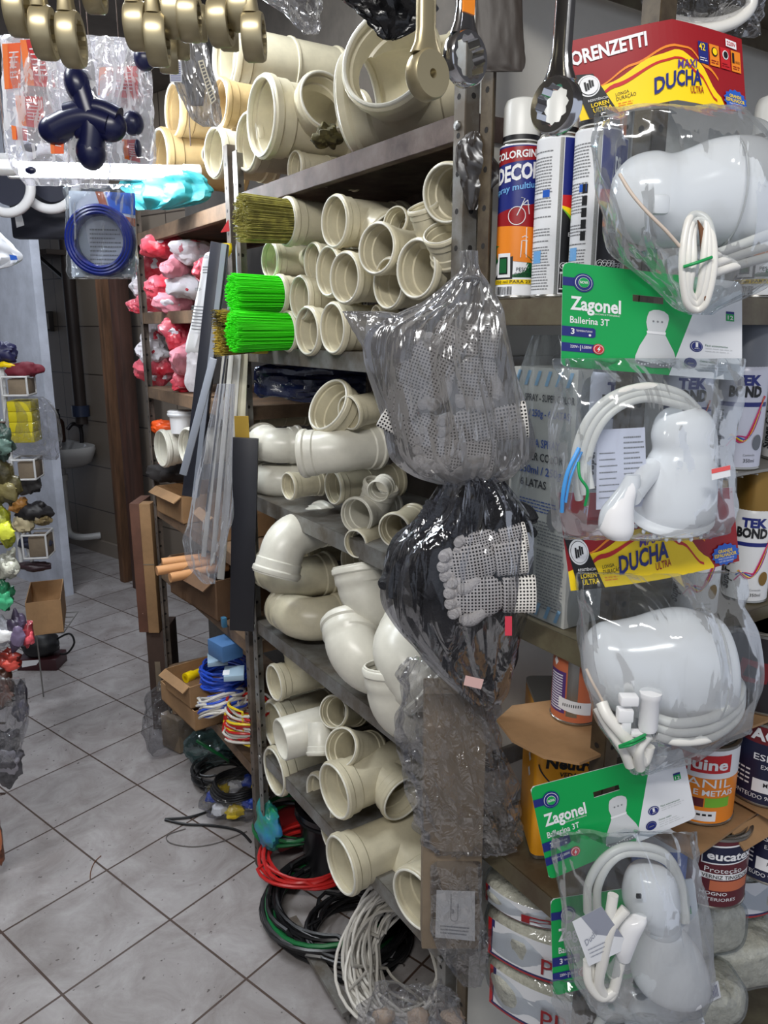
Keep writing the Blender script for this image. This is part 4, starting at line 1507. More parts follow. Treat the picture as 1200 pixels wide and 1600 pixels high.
mb = MB(); mb.box(fr.loc(998, 1400, -.040), (.006, .003, .005)); mb.obj('switch', M_black, s4)
mb = MB()
for k in range(2):
    px_tube(mb, fr, [(918 + 16 * k, 1425, -.01), (920 + 14 * k, 1380 + 6 * k, -.015), (945 + 8 * k, 1340 + 8 * k, -.02), (985, 1322 + 10 * k, -.015), (1040, 1335 + 10 * k, .0), (1068 - 4 * k, 1390, .02), (1072 - 4 * k, 1440, .02)], 6.5)
px_tube(mb, fr, [(958, 1398, -.05), (952, 1440, -.055), (945, 1490, -.055), (932, 1530, -.05), (922, 1500, -.045), (930, 1460, -.04)], 8)
px_tube(mb, fr, [(978, 1420, -.055), (955, 1450, -.06), (942, 1500, -.06), (936, 1540, -.055), (955, 1555, -.05), (970, 1500, -.05)], 8)
px_tube(mb, fr, [(918, 1500, -.05), (920, 1535, -.055), (940, 1558, -.055), (962, 1545, -.05)], 7)
mb.obj('cable', M_cable, s4)
mb = MB(); loft(mb, fr, [(1432, 990, 1010), (1440, 974, 1010), (1460, 962, 1000), (1480, 958, 992), (1500, 966, 985)], 0.8, nu=28, nv=16, yoff=-.055); mb.obj('wall_flange', M_gloss_white, s4)
fr2 = frY(1000, 1440, .795)
lf = fthing(fr2, 'leaflet', 'grey and white leaflet tucked beside the shower with its dome up', 'leaflet')
q = Quad(fr2, (894, 1440), (940, 1416), (985, 1480), (920, 1510))
mb = MB(); qpoly(mb, q, [(0, 0), (1, 0), (1, 1), (0, 1)], 0, 0); qpoly(mb, q, [(.3, 0), (1, 0), (1, .75), (.45, .45)], 0.0004, 1)
qtext(mb, q, 'Ducha', .12, .55, .58, .44, .12, .001, 1, 0.01); smear(mb, q, .12, .6, .68, 3, 1, .001, .08, .02, 8)
mb.obj('sheet', [M_paper, mat('leaflet_grey', (150, 154, 168), 0.6)], lf, smooth=0)
pk = fthing(fr, 'shower_pack', 'clear bag with tilted green and white header card, below the coiled cable', 'blister pack', GP)
green_card(pk, frY(1000, 1440, 0.858), (828, 1230), (1066, 1168), (1088, 1277), (858, 1375))
mb = MB()
loft(mb, fr, [(1300, 866, 1092, .05), (1340, 868, 1096, .25), (1390, 874, 1102, .45), (1450, 884, 1108, .52), (1500, 894, 1110, .52), (1545, 905, 1108, .48), (1575, 918, 1095, .3), (1586, 940, 1060, .05)],
     1.0, nu=64, nv=60, wr=0.010, fq=2.4, seed=4, power=0.85, yoff=-0.01)
mb.obj('clear_bag', F_clear, pk)

# pack 5: hidden behind, only its card edge and the top of the shower
fr = frY(985, 1620, 0.885)
s5 = fthing(fr, 'electric_shower', 'white electric shower whose dome just shows at the bottom edge of the picture', 'shower', 'white skirt shaped electric showers')
mb = MB(); loft(mb, fr, [(1566, 1010, 1030), (1572, 990, 1050), (1590, 980, 1058), (1620, 978, 1060), (1640, 990, 1050)], 0.95, nu=32, nv=20); mb.obj('dome', M_gloss_white, s5)
mb = MB(); px_tube(mb, fr, [(925, 1640, -.01), (935, 1600, -.015), (960, 1575, -.015), (985, 1590, 0)], 7); mb.obj('cable', M_cable, s5)
pk = fthing(fr, 'shower_pack', 'clear bag with green header card mostly hidden behind the tilted pack', 'blister pack', GP)
green_card(pk, frY(985, 1620, 0.883), (860, 1405), (1085, 1372), (1100, 1502), (864, 1556))
mb = MB()
loft(mb, fr, [(1530, 864, 1090, .05), (1560, 868, 1092, .3), (1620, 880, 1098, .5), (1700, 890, 1100, .5), (1760, 920, 1070, .1)], 1.0, nu=56, nv=40, wr=0.010, fq=2.4, seed=5, power=0.85)
mb.obj('clear_bag', F_clear, pk)
# ------------------------------------------------------------------ cans on the paint rack
def cyl_quad(mb, r, z0, c, mi, n=6, rot=0.0):
    """printed patch on a can: c = four (arc angle in deg, height) corners"""
    vs, fs = [], []
    (a0, h0), (a1, h1), (a2, h2), (a3, h3) = c      # bottom left, bottom right, top right, top left
    m = max(2, int(max(abs(a1 - a0), abs(a2 - a3)) / 8))
    for i in range(m + 1):
        t = i / m
        for (p, q_) in (((a0, h0), (a1, h1)), ((a3, h3), (a2, h2))):
            a = R(p[0] + (q_[0] - p[0]) * t) + rot
            h = p[1] + (q_[1] - p[1]) * t
            vs.append((r * math.sin(a), -r * math.cos(a), z0 + h))
        if i: fs.append((2 * i - 2, 2 * i, 2 * i + 1, 2 * i - 1))
    mb.add(vs, fs, mi)


def cyl_text(mb, t, r, a0, a1, z, h, mi, bold=0.0, slope=0.0, rot=0.0, vertical=False):
    if vertical:   # text reads upwards; a0 = base line angle, a1 = top angle, z .. h = start and end heights
        mb.text(t, lambda x, y: (r * math.sin(R(a0 + (a1 - a0) * y) + rot), -r * math.cos(R(a0 + (a1 - a0) * y) + rot), z + (h - z) * x), mi, bold)
    else:
        mb.text(t, lambda x, y: (r * math.sin(R(a0 + (a1 - a0) * x) + rot), -r * math.cos(R(a0 + (a1 - a0) * x) + rot), z + slope * x + h * y), mi, bold)


def face_cam(p):
    """turn so that local -y looks at the viewer's side of the aisle"""
    d = Vector(p) - EYE
    return math.atan2(d.y, d.x) - math.pi / 2


PR = [M_paper, M_navy, M_red, M_orange, M_dgreen, M_black, M_yellow, M_dred, M_white, M_grey, mat('print_light_blue', (110, 170, 224), 0.4),
      mat('print_lime', (120, 184, 50), 0.4), mat('tin', (168, 166, 160), 0.25, 0.9), M_blue]
DR = 0.029


def barcode(mb, r, z, a0, a1, h, mi=5, seed=0, rot=0.0):
    rnd = random.Random(seed)
    a = a0
    while a < a1:
        w = rnd.choice((1.0, 1.6, 2.4))
        cyl_quad(mb, r, 0, [(a, z), (a + w, z), (a + w, z + h), (a, z + h)], mi, rot=rot)
        a += w + rnd.choice((1.0, 1.8))


def decor_can(x, y, label, turn, cap_m, view):
    p = (x, y, ZC[3])
    root = thing('spray_can', label, 'spray can', p, face_cam(p) + R(turn), 'slim spray cans on the top board of the paint rack')
    H = 0.205
    mb = MB()
    mb.lathe([(0, 0), (DR - .002, 0), (DR, .002), (DR, .005), (DR - .0008, .006), (DR - .0008, H - .004), (DR - .004, H), (0, H)], 40, 0,
             mis=[12, 12, 12, 12, 0, 12, 12])
    r = DR - .0005
    q = lambda c, mi, dr=0: cyl_quad(mb, r + dr, 0, c, mi)
    if view == 'front':
        q([(-100, .150), (70, .150), (70, H - .006), (-100, H - .006)], 1)
        q([(-100, .174), (60, .182), (60, .198), (-100, .196)], 7, .0002)
        q([(-100, .100), (70, .122), (70, .150), (-100, .150)], 1)
        q([(-100, .098), (70, .092), (70, .128), (-100, .112)], 7, .0002)
        q([(-100, .055), (70, .048), (70, .095), (-100, .099)], 3, .0003)
        q([(-100, .045), (-20, .058), (-60, .072), (-100, .075)], 4, .0005)
        q([(-20, .030), (70, .030), (70, .045), (20, .062)], 4, .0004)
        q([(-100, .028), (-10, .028), (-10, .058), (-60, .052)], 5, .00045)
        q([(-100, .021), (70, .021), (70, .027), (-100, .027)], 6, .0004)
        cyl_text(mb, 'COLORGIN', r + .0008, -80, 45, .181, .009, 8, 0.03, .004)
        cyl_text(mb, 'DECOR', r + .0008, -72, 62, .152, .019, 8, 0.04, .008)
        cyl_text(mb, 'spray multiuso', r + .0008, -78, 66, .138, .008, 10, 0.02, .010)
        cyl_text(mb, 'PESO LIQ.', r + .0008, 0, 60, .038, .005, 5)
        cyl_text(mb, 'CONTEÚDO', r + .0008, -6, 60, .031, .005, 5)
        cyl_text(mb, '350 ml PARA 235 g', r + .0008, -66, 62, .0222, .004, 5, 0.01)
        # bicycle line drawing
        def wheel(ca, cz, rr):
            pts = []
            for i in range(28):
                t = 2 * math.pi * i / 28
                a = R(ca) + rr * math.cos(t) / r
                pts.append((( r + .0008) * math.sin(a), -(r + .0008) * math.cos(a), cz + rr * math.sin(t)))
            mb.tube(pts, .0006, 5, 8, closed=True)
        wheel(-4, .110, .0115)
        def stroke(*ps):
            mb.tube([((r + .0008) * math.sin(R(a)), -(r + .0008) * math.cos(R(a)), z) for a, z in ps], .0006, 5, 8)
        stroke((-4, .110), (10, .124), (24, .130)); stroke((10, .124), (30, .124)); stroke((-4, .110), (16, .132), (6, .133)); stroke((24, .130), (30, .112))
        stroke((24, .060), (24, .095)); stroke((14, .078), (28, .078)); stroke((12, .078), (10, .056)); stroke((26, .078), (26, .056)); stroke((12, .082), (20, .084), (28, .082))
        # framed picture
        q([(-62, .030), (-16, .030), (-18, .062), (-60, .062)], 8, .0007)
        q([(-54, .034), (-24, .034), (-25, .057), (-53, .057)], 5, .0009)
        q([(-51, .036), (-27, .036), (-28, .055), (-50, .055)], 4, .0011)
        barcode(mb, r + .0006, .007, -66, -10, .011, seed=2)
    else:
        # white data panel, seam, then the coloured front
        q([(-100, .006), (10, .006), (10, H - .006), (-100, H - .006)], 0)
        for i in range(46):
            rnd = random.Random(i + int(x * 1000))
            z = .012 + i * .0038
            if 20 < i < 24 or rnd.random() < .15: continue
            a = -70
            while a < -8:
                w = rnd.uniform(3, 9)
                q([(a, z), (a + w, z), (a + w, z + .0016), (a, z + .0016)], 9, .0003)
                a += w + 1.5
        q([(-30, .128), (-10, .128), (-10, .137), (-30, .137)], 13, .0005)
        q([(-58, .046), (-28, .046), (-28, .062), (-58, .062)], 10, .0005)
        if view == 'icons':
            for i in range(5): q([(-20, .07 + i * .014), (-6, .07 + i * .014), (-6, .081 + i * .014), (-20, .081 + i * .014)], 5, .0005)
        q([(12, .006), (22, .006), (22, H - .006), (12, H - .006)], 12)
        q([(24, .128), (130, .120), (130, H - .006), (24, H - .006)], 1)
        q([(24, .116), (130, .100), (130, .130), (24, .130)], 2, .0003)
        q([(24, .114), (130, .072), (130, .104), (24, .117)], 6, .0004)
        q([(26, .112), (130, .050), (130, .076), (24, .114)], 11, .0005)
        q([(24, .03), (130, .03), (130, .060), (24, .113)], 5, .0006)
        q([(24, .008), (130, .008), (130, .03), (24, .03)], 5, .0002)
        # white wrought iron fence drawing
        for k in range(12):
            a = 28 + k * 8
            q([(a, .012), (a + 1.4, .012), (a + 1.4, .032), (a, .032)], 8, .0009)
        q([(26, .032), (124, .032), (124, .0345), (26, .0345)], 8, .0009)
        q([(26, .012), (124, .012), (124, .0135), (26, .0135)], 8, .0009)
        for k in range(7):
            pts = []
            for i in range(26):
                t = i / 25 * 9.5
                rr = .0052 * (1 - i / 32)
                a = R(33 + k * 14) + rr * math.cos(t) / r
                pts.append(((r + .0012) * math.sin(a), -(r + .0012) * math.cos(a), .0415 + rr * math.sin(t)))
            mb.tube(pts, .0005, 4, 8)
        cyl_text(mb, 'DECOR', r + .0010, 62, 130, .150, .018, 8, 0.04)
        cyl_text(mb, 'spray', r + .0010, 62, 108, .136, .009, 8, 0.02)
        cyl_text(mb, 'NOVA', r + .0012, 62, 96, .086, .006, 8, 0.01)
        cyl_text(mb, 'EMBALAGEM', r + .0012, 44, 110, .079, .005, 8, 0.01)
    mb.obj('can_body', PR, root, smooth=50)
    cp = MB()
    rc = DR - .0045
    cp.lathe([(rc, H - .002), (rc, H + .045), (rc - .003, H + .053), (rc - .010, H + .056), (0, H + .056)], 36)
    cp.obj('cap', cap_m, root)
    bd = MB(); cyl_quad(bd, rc + .0006, 0, [(-100, H + .002), (100, H + .002), (100, H + .008), (-100, H + .008)], 0)
    bd.obj('cap_band', M_black, root)


CAP_W = mat('cap_white', (222, 222, 218), 0.35)
CAP_O = mat('cap_orange', (226, 120, 44), 0.35)
decor_can(.772, .853, 'slim spray can with a white bicycle drawing, nearest the rack corner on the top board', 0, CAP_W, 'front')
decor_can(.786, .795, 'slim spray can turned to its white data panel, second from the rack corner', -8, CAP_W, 'side')
decor_can(.796, .737, 'slim spray can with black icons on its data panel, third from the rack corner', -12, CAP_W, 'icons')
decor_can(.842, .765, 'slim spray can with a white fence drawing, behind the topmost shower pack', -55, CAP_O, 'side')
decor_can(1.045, .66, 'slim white capped spray can right of the topmost shower pack', 5, CAP_W, 'front')
decor_can(1.108, .655, 'slim orange capped spray can at the right picture edge', 10, CAP_O, 'front')


def silver_can(x, y, z, body, cap_m, label, turn, group):
    p = (x, y, z)
    root = thing('spray_can', label, 'spray can', p, face_cam(p) + R(turn), group)
    r, H = .033, .150
    mb = MB()
    mb.lathe([(0, 0), (r - .002, 0), (r, .002), (r - .0006, .005), (r - .0006, H - .012), (r - .004, H - .003), (r - .008, H), (0, H)], 40, 0, mis=[1, 1, 1, 0, 0, 0, 1])
    q = lambda c, mi, dr=0: cyl_quad(mb, r + dr, 0, c, mi)
    cyl_text(mb, 'TEK', r + .0006, -32, 30, H - .030, .013, 2, 0.05)
    cyl_text(mb, 'BOND', r + .0006, -42, 34, H - .046, .014, 3, 0.05)
    q([(-70, H - .060), (60, H - .060), (60, H - .054), (-70, H - .054)], 2)
    cyl_text(mb, 'Super Color', r + .0006, -52, -82, .018, H - .062, 3, 0.03, vertical=True)
    cyl_text(mb, 'METÁLICO', r + .0006, -38, -46, .06, H - .070, 4, 0, vertical=True)
    # coloured ribbon swirls
    for k, mi in enumerate((5, 6, 7, 8, 5)):
        pts = []
        for i in range(22):
            t = i / 21
            a = R(-36 + 74 * t + k * 3.0)
            zz = .034 + .052 * t ** 2 + .010 * math.sin(t * 6 + k * .7) + k * .003
            pts.append(((r + .0004) * math.sin(a), -(r + .0004) * math.cos(a), zz))
        mb.tube(pts, .0009, 5, mi)
    pts = []
    for i in range(20):
        t = 2 * math.pi * i / 20
        a = R(38) + .008 * math.cos(t) / r
        pts.append(((r + .0006) * math.sin(a), -(r + .0006) * math.cos(a), .040 + .011 * math.sin(t)))
    mb.add(pts, [tuple(range(20))], 9)
    cyl_text(mb, '350ml', r + .0006, 6, 34, .012, .005, 3)
    cyl_text(mb, 'Conteúdo', r + .0006, 4, 34, .021, .003, 4)
    mb.obj('can_body', [body, PR[12], M_navy, M_black, M_grey, mat('ribbon_pink', (214, 60, 130), .4), M_blue, M_yellow, M_red, cap_m], root, smooth=50)
    cp = MB(); rc = r - .003
    cp.lathe([(rc, H - .008), (rc, H + .052), (rc - .003, H + .058), (0, H + .058)], 36)
    cp.obj('cap', cap_m, root)


S_body = mat('can_silver_print', (206, 208, 222), 0.35, 0.1)
W_body = mat('can_white_print', (232, 232, 232), 0.35)
C_grey = mat('cap_grey', (104, 108, 116), 0.35)
C_gold = mat('cap_gold', (150, 116, 56), 0.3, 0.6)
C_yel = mat('cap_yellow', (226, 168, 50), 0.35)
GS = 'metallic spray cans standing on the cap row'
GG = 'gold capped spray cans under the grey capped ones'
zt = ZC[2] + .212
tr = MB(); tr.box((XF + .55, .70, zt - .002), (.78, .17, .004)); 
for i in range(22):
    tr.tube([(XF + .16 + i * .036, .614, zt - .006), (XF + .16 + i * .036, .785, zt - .006)], .0012, 5)
mesh_thing(tr, 'divider_sheet', mat('tray_grey', (150, 148, 142), .5, .3), 'thin grey sheet between the two rows of spray cans', 'divider sheet')
sx = lambda px, py, y: on(px, py, 1, y).x
for i, (x, y, cap_m, lb) in enumerate(((sx(955, 742, .650), .650, C_grey, 'grey capped spray can seen through the bag behind the white cable ring'),
                                      (sx(1062, 742, .652), .652, C_grey, 'grey capped spray can half hidden behind the right edge of the green header card'),
                                      (sx(1146, 742, .65), .65, C_grey, 'grey capped metallic spray can right beside the upright green card'),
                                      (sx(1222, 742, .65), .65, C_yel, 'yellow capped metallic spray can at the right picture edge'))):
    silver_can(x, y, zt, S_body if i < 3 else W_body, cap_m, lb, 12, GS)
for i, (x, y, lb) in enumerate(((sx(1082, 962, .655), .655, 'gold capped spray can hidden behind the lower red and yellow card'),
                               (sx(1158, 962, .65), .65, 'gold capped white spray can right beside the lower red and yellow card'),
                               (sx(1226, 962, .645), .645, 'gold capped white spray can at the right picture edge'))):
    silver_can(x, y, ZC[2], W_body, C_gold, lb, 8, GG)


# carton of spray cans in clear film, printed on the side towards the aisle
bx0, bx1, by0, by1 = XF + .028, XF + .125, .705, .828
bz0 = ZC[2] + .001
bz1 = bz0 + .355
root = thing('spray_carton', 'printed white carton of spray cans wrapped in clear film beside the glove bags', 'carton', ((bx0 + bx1) / 2, (by0 + by1) / 2, bz0))
mb = MB(); mb.box((0, 0, (bz1 - bz0) / 2), (bx1 - bx0, by1 - by0, bz1 - bz0), 0)
W, Hh = by1 - by0, bz1 - bz0
fx = -(bx1 - bx0) / 2 - .0006


def side(a, z, l=0.0):    # a: 0 far edge .. 1 near edge, along the aisle side
    return Vector((fx - l, W / 2 - a * W, z))


def stext(t, a0, a1, z, h, mi, bold=0.0):
    mb.text(t, lambda x, y: side(a0 + (a1 - a0) * x, z + h * y, .0004), mi, bold)


stext('TINTA SPRAY - SUPER COLOR', -.02, .98, Hh - .045, .0095, 3, .02)
stext('350ml / 250g - 6 LATAS', .05, .92, Hh - .066, .0095, 2, .02)
stext('TINTA SPRAY', .18, .80, Hh - .108, .011, 2, .02)
stext('SUPER COLOR', .18, .86, Hh - .127, .011, 3, .02)
stext('350ml / 250g', .18, .84, Hh - .146, .011, 2, .02)
stext('6 LATAS', .20, .62, Hh - .165, .011, 3, .02)
rnd = random.Random(3)
for i in range(34):
    z = Hh - .185 - i * .0046
    if i in (4, 5, 14): continue
    for (u0, u1) in ((.06, .40), (.52, .95)) if i > 8 else ((.2, .8),):
        a = u0
        while a < u1 - .02:
            w = rnd.uniform(.02, .07)
            mb.add([side(a, z, .0003), side(min(u1, a + w), z, .0003), side(min(u1, a + w), z + .0018, .0003), side(a, z + .0018, .0003)], [(0, 1, 2, 3)], 4 if i > 3 else 2)
            a += w + .012
pts = [side(.74 + .085 * math.cos(2 * math.pi * i / 24), Hh - .205 + .0155 * math.sin(2 * math.pi * i / 24), .0005) for i in range(24)]
mb.add(pts, [tuple(range(24))], 5)
for i in range(6):
    for (zz, sg) in ((.012, 1), (Hh - .016, -1)):
        a = .04 + i * .16
        mb.add([side(a, zz - .008, .0004), side(a + .05, zz - .008, .0004), side(a + .11, zz + .012, .0004), side(a + .06, zz + .012, .0004)], [(0, 1, 2, 3)], 6)
mb.obj('carton_box', [mat('carton_white', (206, 206, 200), .6, var=.08, scale=10), M_white, mat('print_cobalt', (58, 92, 168), .5), mat('print_char', (50, 52, 58), .5), M_grey, mat('print_disc', (132, 132, 134), .5), mat('print_ice', (136, 176, 206), .5)], root, smooth=0)
mb = MB()
rw = []
for i in range(25):
    t = i / 24
    z = -.012 + t * (Hh + .055)
    k = 1.0 if t < .85 else 1 - (t - .85) * 3.6
    ring = []
    for j in range(48):
        a = 2 * math.pi * j / 48
        ct, st = math.cos(a), math.sin(a)
        x = math.copysign(abs(ct) ** .35, ct) * ((bx1 - bx0) / 2 + .004)
        y = math.copysign(abs(st) ** .35, st) * (W / 2 + .004) * k
        nz = noise.noise(Vector((ct * 4, st * 4, z * 22))) * .0035
        ring.append(Vector((x + ct * nz, y + st * nz, z)))
    rw.append(ring)
vs = [v for r_ in rw for v in r_]
fs = [(i * 48 + j, i * 48 + (j + 1) % 48, (i + 1) * 48 + (j + 1) % 48, (i + 1) * 48 + j) for i in range(24) for j in range(48)]
mb.add(vs, fs).obj('film_wrap', F_clear, root)

# ------------------------------------------------------------------ tins lower down
def paint_tin(x, y, z, r, h, bands, label, texts, turn=0, lid=True, group=None, name='paint_tin'):
    p = (x, y, z)
    root = thing(name, label, 'paint tin', p, face_cam(p) + R(turn), group)
    mb = MB()
    prof = [(0, 0), (r, 0), (r + .0012, .001), (r + .0012, .003), (r, .004)]
    mis = [0, 0, 0, 0]
    z0 = .004
    for (f, mi) in bands:
        z1 = .004 + (h - .010) * f
        prof += [(r, z0 + 1e-5), (r, z1)]
        mis += [mi, mi]
        z0 = z1
    prof += [(r + .0014, h - .005), (r + .0014, h - .001), (r, h), (r - .004, h), (r - .005, h - .005), (0, h - .005)]
    mis += [0] * 6
    mb.lathe(prof, 44, 0, mis=mis[:len(prof) - 1])
    q = lambda c, mi, dr=.0004: cyl_quad(mb, r + dr, 0, c, mi)
    texts(mb, r, h, q)
    mb.obj('tin_body', TM, root, smooth=45)
    if lid:
        lb = MB().lathe([(0, h - .004), (r - .010, h - .004), (r - .009, h + .0005), (r - .006, h + .001), (r - .0055, h - .004)], 40)
        lb.obj('lid', PR[12], root)
    return root


TM = [PR[12], mat('tin_wine', (112, 28, 34), .35), mat('tin_navy', (30, 34, 62), .35), M_orange, M_paper, M_red, mat('tin_maroon', (92, 34, 44), .35), mat('tin_copper', (196, 108, 74), .4),
      mat('tin_purple', (84, 54, 120), .4), M_white, M_black, PR[11], mat('tin_dark', (34, 30, 34), .35), M_blue, M_yellow]


def t_enamel(code, l3='FÁCIL APLICAÇÃO'):
    def f(mb, r, h, q):
        cyl_text(mb, 'DACAR', r + .0008, -50, 46, h * .80, h * .13, 9, .04)
        cyl_text(mb, 'ESMALTE', r + .0008, -24, 52, h * .56, h * .075, 9, .01)
        cyl_text(mb, 'EXTERIORES', r + .0008, -12, 42, h * .46, h * .05, 9)
        for i in range(4):
            q([(-58, h * (.40 - i * .055)), (-55, h * (.40 - i * .055)), (-55, h * (.425 - i * .055)), (-58, h * (.425 - i * .055))], 5)
            for k in range(3): q([(-52 + k * 9, h * (.40 - i * .055)), (-45 + k * 9, h * (.40 - i * .055)), (-45 + k * 9, h * (.42 - i * .055)), (-52 + k * 9, h * (.42 - i * .055))], 9)
        q([(-22, h * .17), (40, h * .17), (40, h * .33), (-22, h * .33)], 9)
        cyl_text(mb, code, r + .0014, -6, 26, h * .25, h * .05, 10, .01)
        cyl_text(mb, 'CONTEÚDO 900ml', r + .0008, -58, 20, h * .09, h * .05, 9)
        q([(34, h * .35), (80, h * .30), (80, h * .60), (30, h * .62)], 1)
    return f


ZL = ZC[1] + .001
tp = lambda px, py, z: on(px, py, 2, z).xy
paint_tin(*tp(1200, 1350, ZL), ZL, .054, .132, [(.78, 2), (1.0, 1)], 'dark blue and wine enamel tin standing on the shelf board at the right edge', t_enamel('AZUL FRANÇA'), 4)
paint_tin(*tp(1194, 1232, ZL + .138), ZL + .138, .054, .132, [(.78, 2), (1.0, 1)], 'dark blue and wine enamel tin stacked below the carton sheet at the right edge', t_enamel('MARFIM'), 4)


def t_wood(mb, r, h, q):
    cyl_text(mb, 'quine', r + .0012, -40, 34, h * .72, h * .13, 9, .03)
    q([(-70, h * .66), (40, h * .68), (40, h * .90), (-70, h * .88)], 5, .0006)
    cyl_text(mb, 'ELANIL', r + .0008, -60, 44, h * .49, h * .11, 9, 0)
    cyl_text(mb, 'BRAS E METAIS', r + .0008, -60, 50, h * .39, h * .07, 9, .02)
    q([(-40, h * .24), (0, h * .24), (0, h * .35), (-40, h * .35)], 6)
    q([(2, h * .24), (44, h * .24), (44, h * .36), (2, h * .36)], 11)
    q([(-40, h * .06), (22, h * .06), (22, h * .19), (-40, h * .19)], 9)
    for k in range(6): q([(-36 + k * 9, h * .13), (-30 + k * 9, h * .13), (-30 + k * 9, h * .155), (-36 + k * 9, h * .155)], 10, .0008)


paint_tin(*tp(1088, 1258, ZL + .128), ZL + .128, .050, .125, [(.62, 3), (1.0, 4)], 'orange and white wood stain tin with red logo next to the tilted green card', t_wood, 10)


def t_varnish(mb, r, h, q):
    q([(-36, h * .62), (46, h * .66), (46, h * .92), (-36, h * .88)], 9, .0005)
    q([(-34, h * .64), (46, h * .68), (46, h * .90), (-34, h * .86)], 2, .0008)
    cyl_text(mb, 'eucatex', r + .0012, -28, 50, h * .70, h * .11, 9, .03)
    cyl_text(mb, 'Proteção', r + .0008, -30, 30, h * .52, h * .07, 9, 0)
    q([(-36, h * .42), (50, h * .42), (50, h * .50), (-36, h * .50)], 9, .0005)
    cyl_text(mb, 'VERNIZ TINGIDOR', r + .0010, -33, 46, h * .435, h * .05, 10, .01)
    cyl_text(mb, 'MOGNO', r + .0008, -34, 8, h * .20, h * .045, 9, .01)
    cyl_text(mb, 'INTERIORES', r + .0008, -34, 24, h * .12, h * .045, 9, 0)
    q([(-80, h * .30), (-62, h * .30), (-62, h * .36), (-80, h * .36)], 4)
    q([(-20, h * .26), (50, h * .26), (50, h * .40), (-20, h * .40)], 7)


paint_tin(*tp(1104, 1382, ZL), ZL, .052, .118, [(1.0, 6)], 'maroon varnish tin under the orange and white tin', t_varnish, 24)


def t_blue(mb, r, h, q):
    q([(-60, h * .40), (60, h * .44), (60, h * .82), (-60, h * .78)], 4)
    cyl_text(mb, 'ZU', r + .0009, -10, 40, h * .55, h * .13, 13, .02)


paint_tin(*tp(1052, 1246, ZL + .128), ZL + .128, .036, .128, [(.5, 8), (1.0, 13)], 'small blue and purple tin half hidden behind the tilted green card', t_blue, 10)
paint_tin(*tp(1032, 1372, ZL), ZL, .045, .118, [(.7, 13), (1.0, 4)], 'blue tin low behind the bag of the tilted pack', lambda *a: None, 10)
# corrugated sheets between the tins
sh = MB(); c_ = on(1092, 1256, 2, ZL + .1232); sh.box((c_.x, c_.y + .01, ZL + .1232), (.24, .15, .004), 0, Matrix.Rotation(R(4), 3, 'Z')); sh.box((c_.x + .04, c_.y - .075, ZL + .112), (.11, .03, .003), 0, Matrix.Rotation(R(38), 3, 'X'))
mesh_thing(sh, 'cardboard_sheet', M_card, 'torn cardboard sheet under the orange and white tin', 'cardboard sheet')
sh = MB(); c_ = on(1194, 1232, 2, ZL + .1345); sh.box((c_.x, c_.y, ZL + .1345), (.13, .13, .003))
mesh_thing(sh, 'cardboard_sheet', M_card, 'cardboard piece between the two enamel tins at the right edge', 'cardboard sheet')
ZS = ZL + .274
sh = MB(); c_ = on(1150, 1086, 2, ZS); sh.box((c_.x, c_.y + .01, ZS), (.36, .17, .004), 0, Matrix.Rotation(R(-3), 3, 'Z'))
mesh_thing(sh, 'cardboard_sheet', M_card, 'cardboard sheet carrying the dark tins at the right edge', 'cardboard sheet')


def t_dark(mb, r, h, q):
    q([(-6, h * .45), (24, h * .45), (24, h * .68), (-6, h * .68)], 9)
    for k in range(5): q([(-3 + k * 5, h * .50), (-1 + k * 5, h * .50), (-1 + k * 5, h * .60), (-3 + k * 5, h * .60)], 10, .0008)
    cyl_text(mb, 'ESMALTE', r + .0008, -14, 34, h * .80, h * .08, 8, .01)


def t_rose(mb, r, h, q):
    cyl_text(mb, 'COR 243', r + .0008, -52, -10, h * .14, h * .07, 8, .01)
    q([(-30, h * .36), (14, h * .40), (20, h * .66), (-24, h * .66)], 1)
    q([(-20, h * .44), (4, h * .44), (8, h * .56), (-14, h * .60)], 12, .0008)


paint_tin(*tp(1096, 1080, ZS + .003), ZS + .003, .050, .122, [(.4, 1), (1.0, 12)], 'black and wine tin with white label behind the bag of the coiled cable', t_dark, 0)
paint_tin(*tp(1190, 1092, ZS + .003), ZS + .003, .056, .122, [(1.0, 12)], 'black tin with a dark red flower at the right edge', t_rose, -10)

# orange and purple tin on its cardboard, square orange can below
zsq = .262
fr = Fr(882, 1285, depth((.80, .745, .74)))
sq = fthing(fr, 'metal_can', 'tall yellow orange square metal can with black lettering under the cardboard flap', 'metal can')
a, b = fr.loc(832, 1290), fr.loc(946, 1290)
cw = b.x - a.x
cx = (a.x + b.x) / 2
zb = ZC[1] + .002 - fr.O.z
mb = MB()
rr = .012
pl = []
for (sx, sy, a0) in ((1, 1, 0), (-1, 1, 90), (-1, -1, 180), (1, -1, 270)):
    for i in range(5):
        t = R(a0 + i * 22.5)
        pl.append((cx + sx * (cw / 2 - rr) + rr * math.cos(t), sy * (cw / 2 - rr) + rr * math.sin(t) + cw / 2))
n_ = len(pl)
for z0, z1, mi in ((0, .006, 1), (.006, zsq - .006, 0), (zsq - .006, zsq, 1)):
    vs = [(x, y, zb + z0) for x, y in pl] + [(x, y, zb + z1) for x, y in pl]
    mb.add(vs, [(i, (i + 1) % n_, n_ + (i + 1) % n_, n_ + i) for i in range(n_)] + [tuple(range(n_)), tuple(range(n_, 2 * n_))], mi)


def ftext(t, p0, p1, h, mi, bold):
    mb.text(t, tline(fr, p0, p1, h, -.0008), mi, bold)


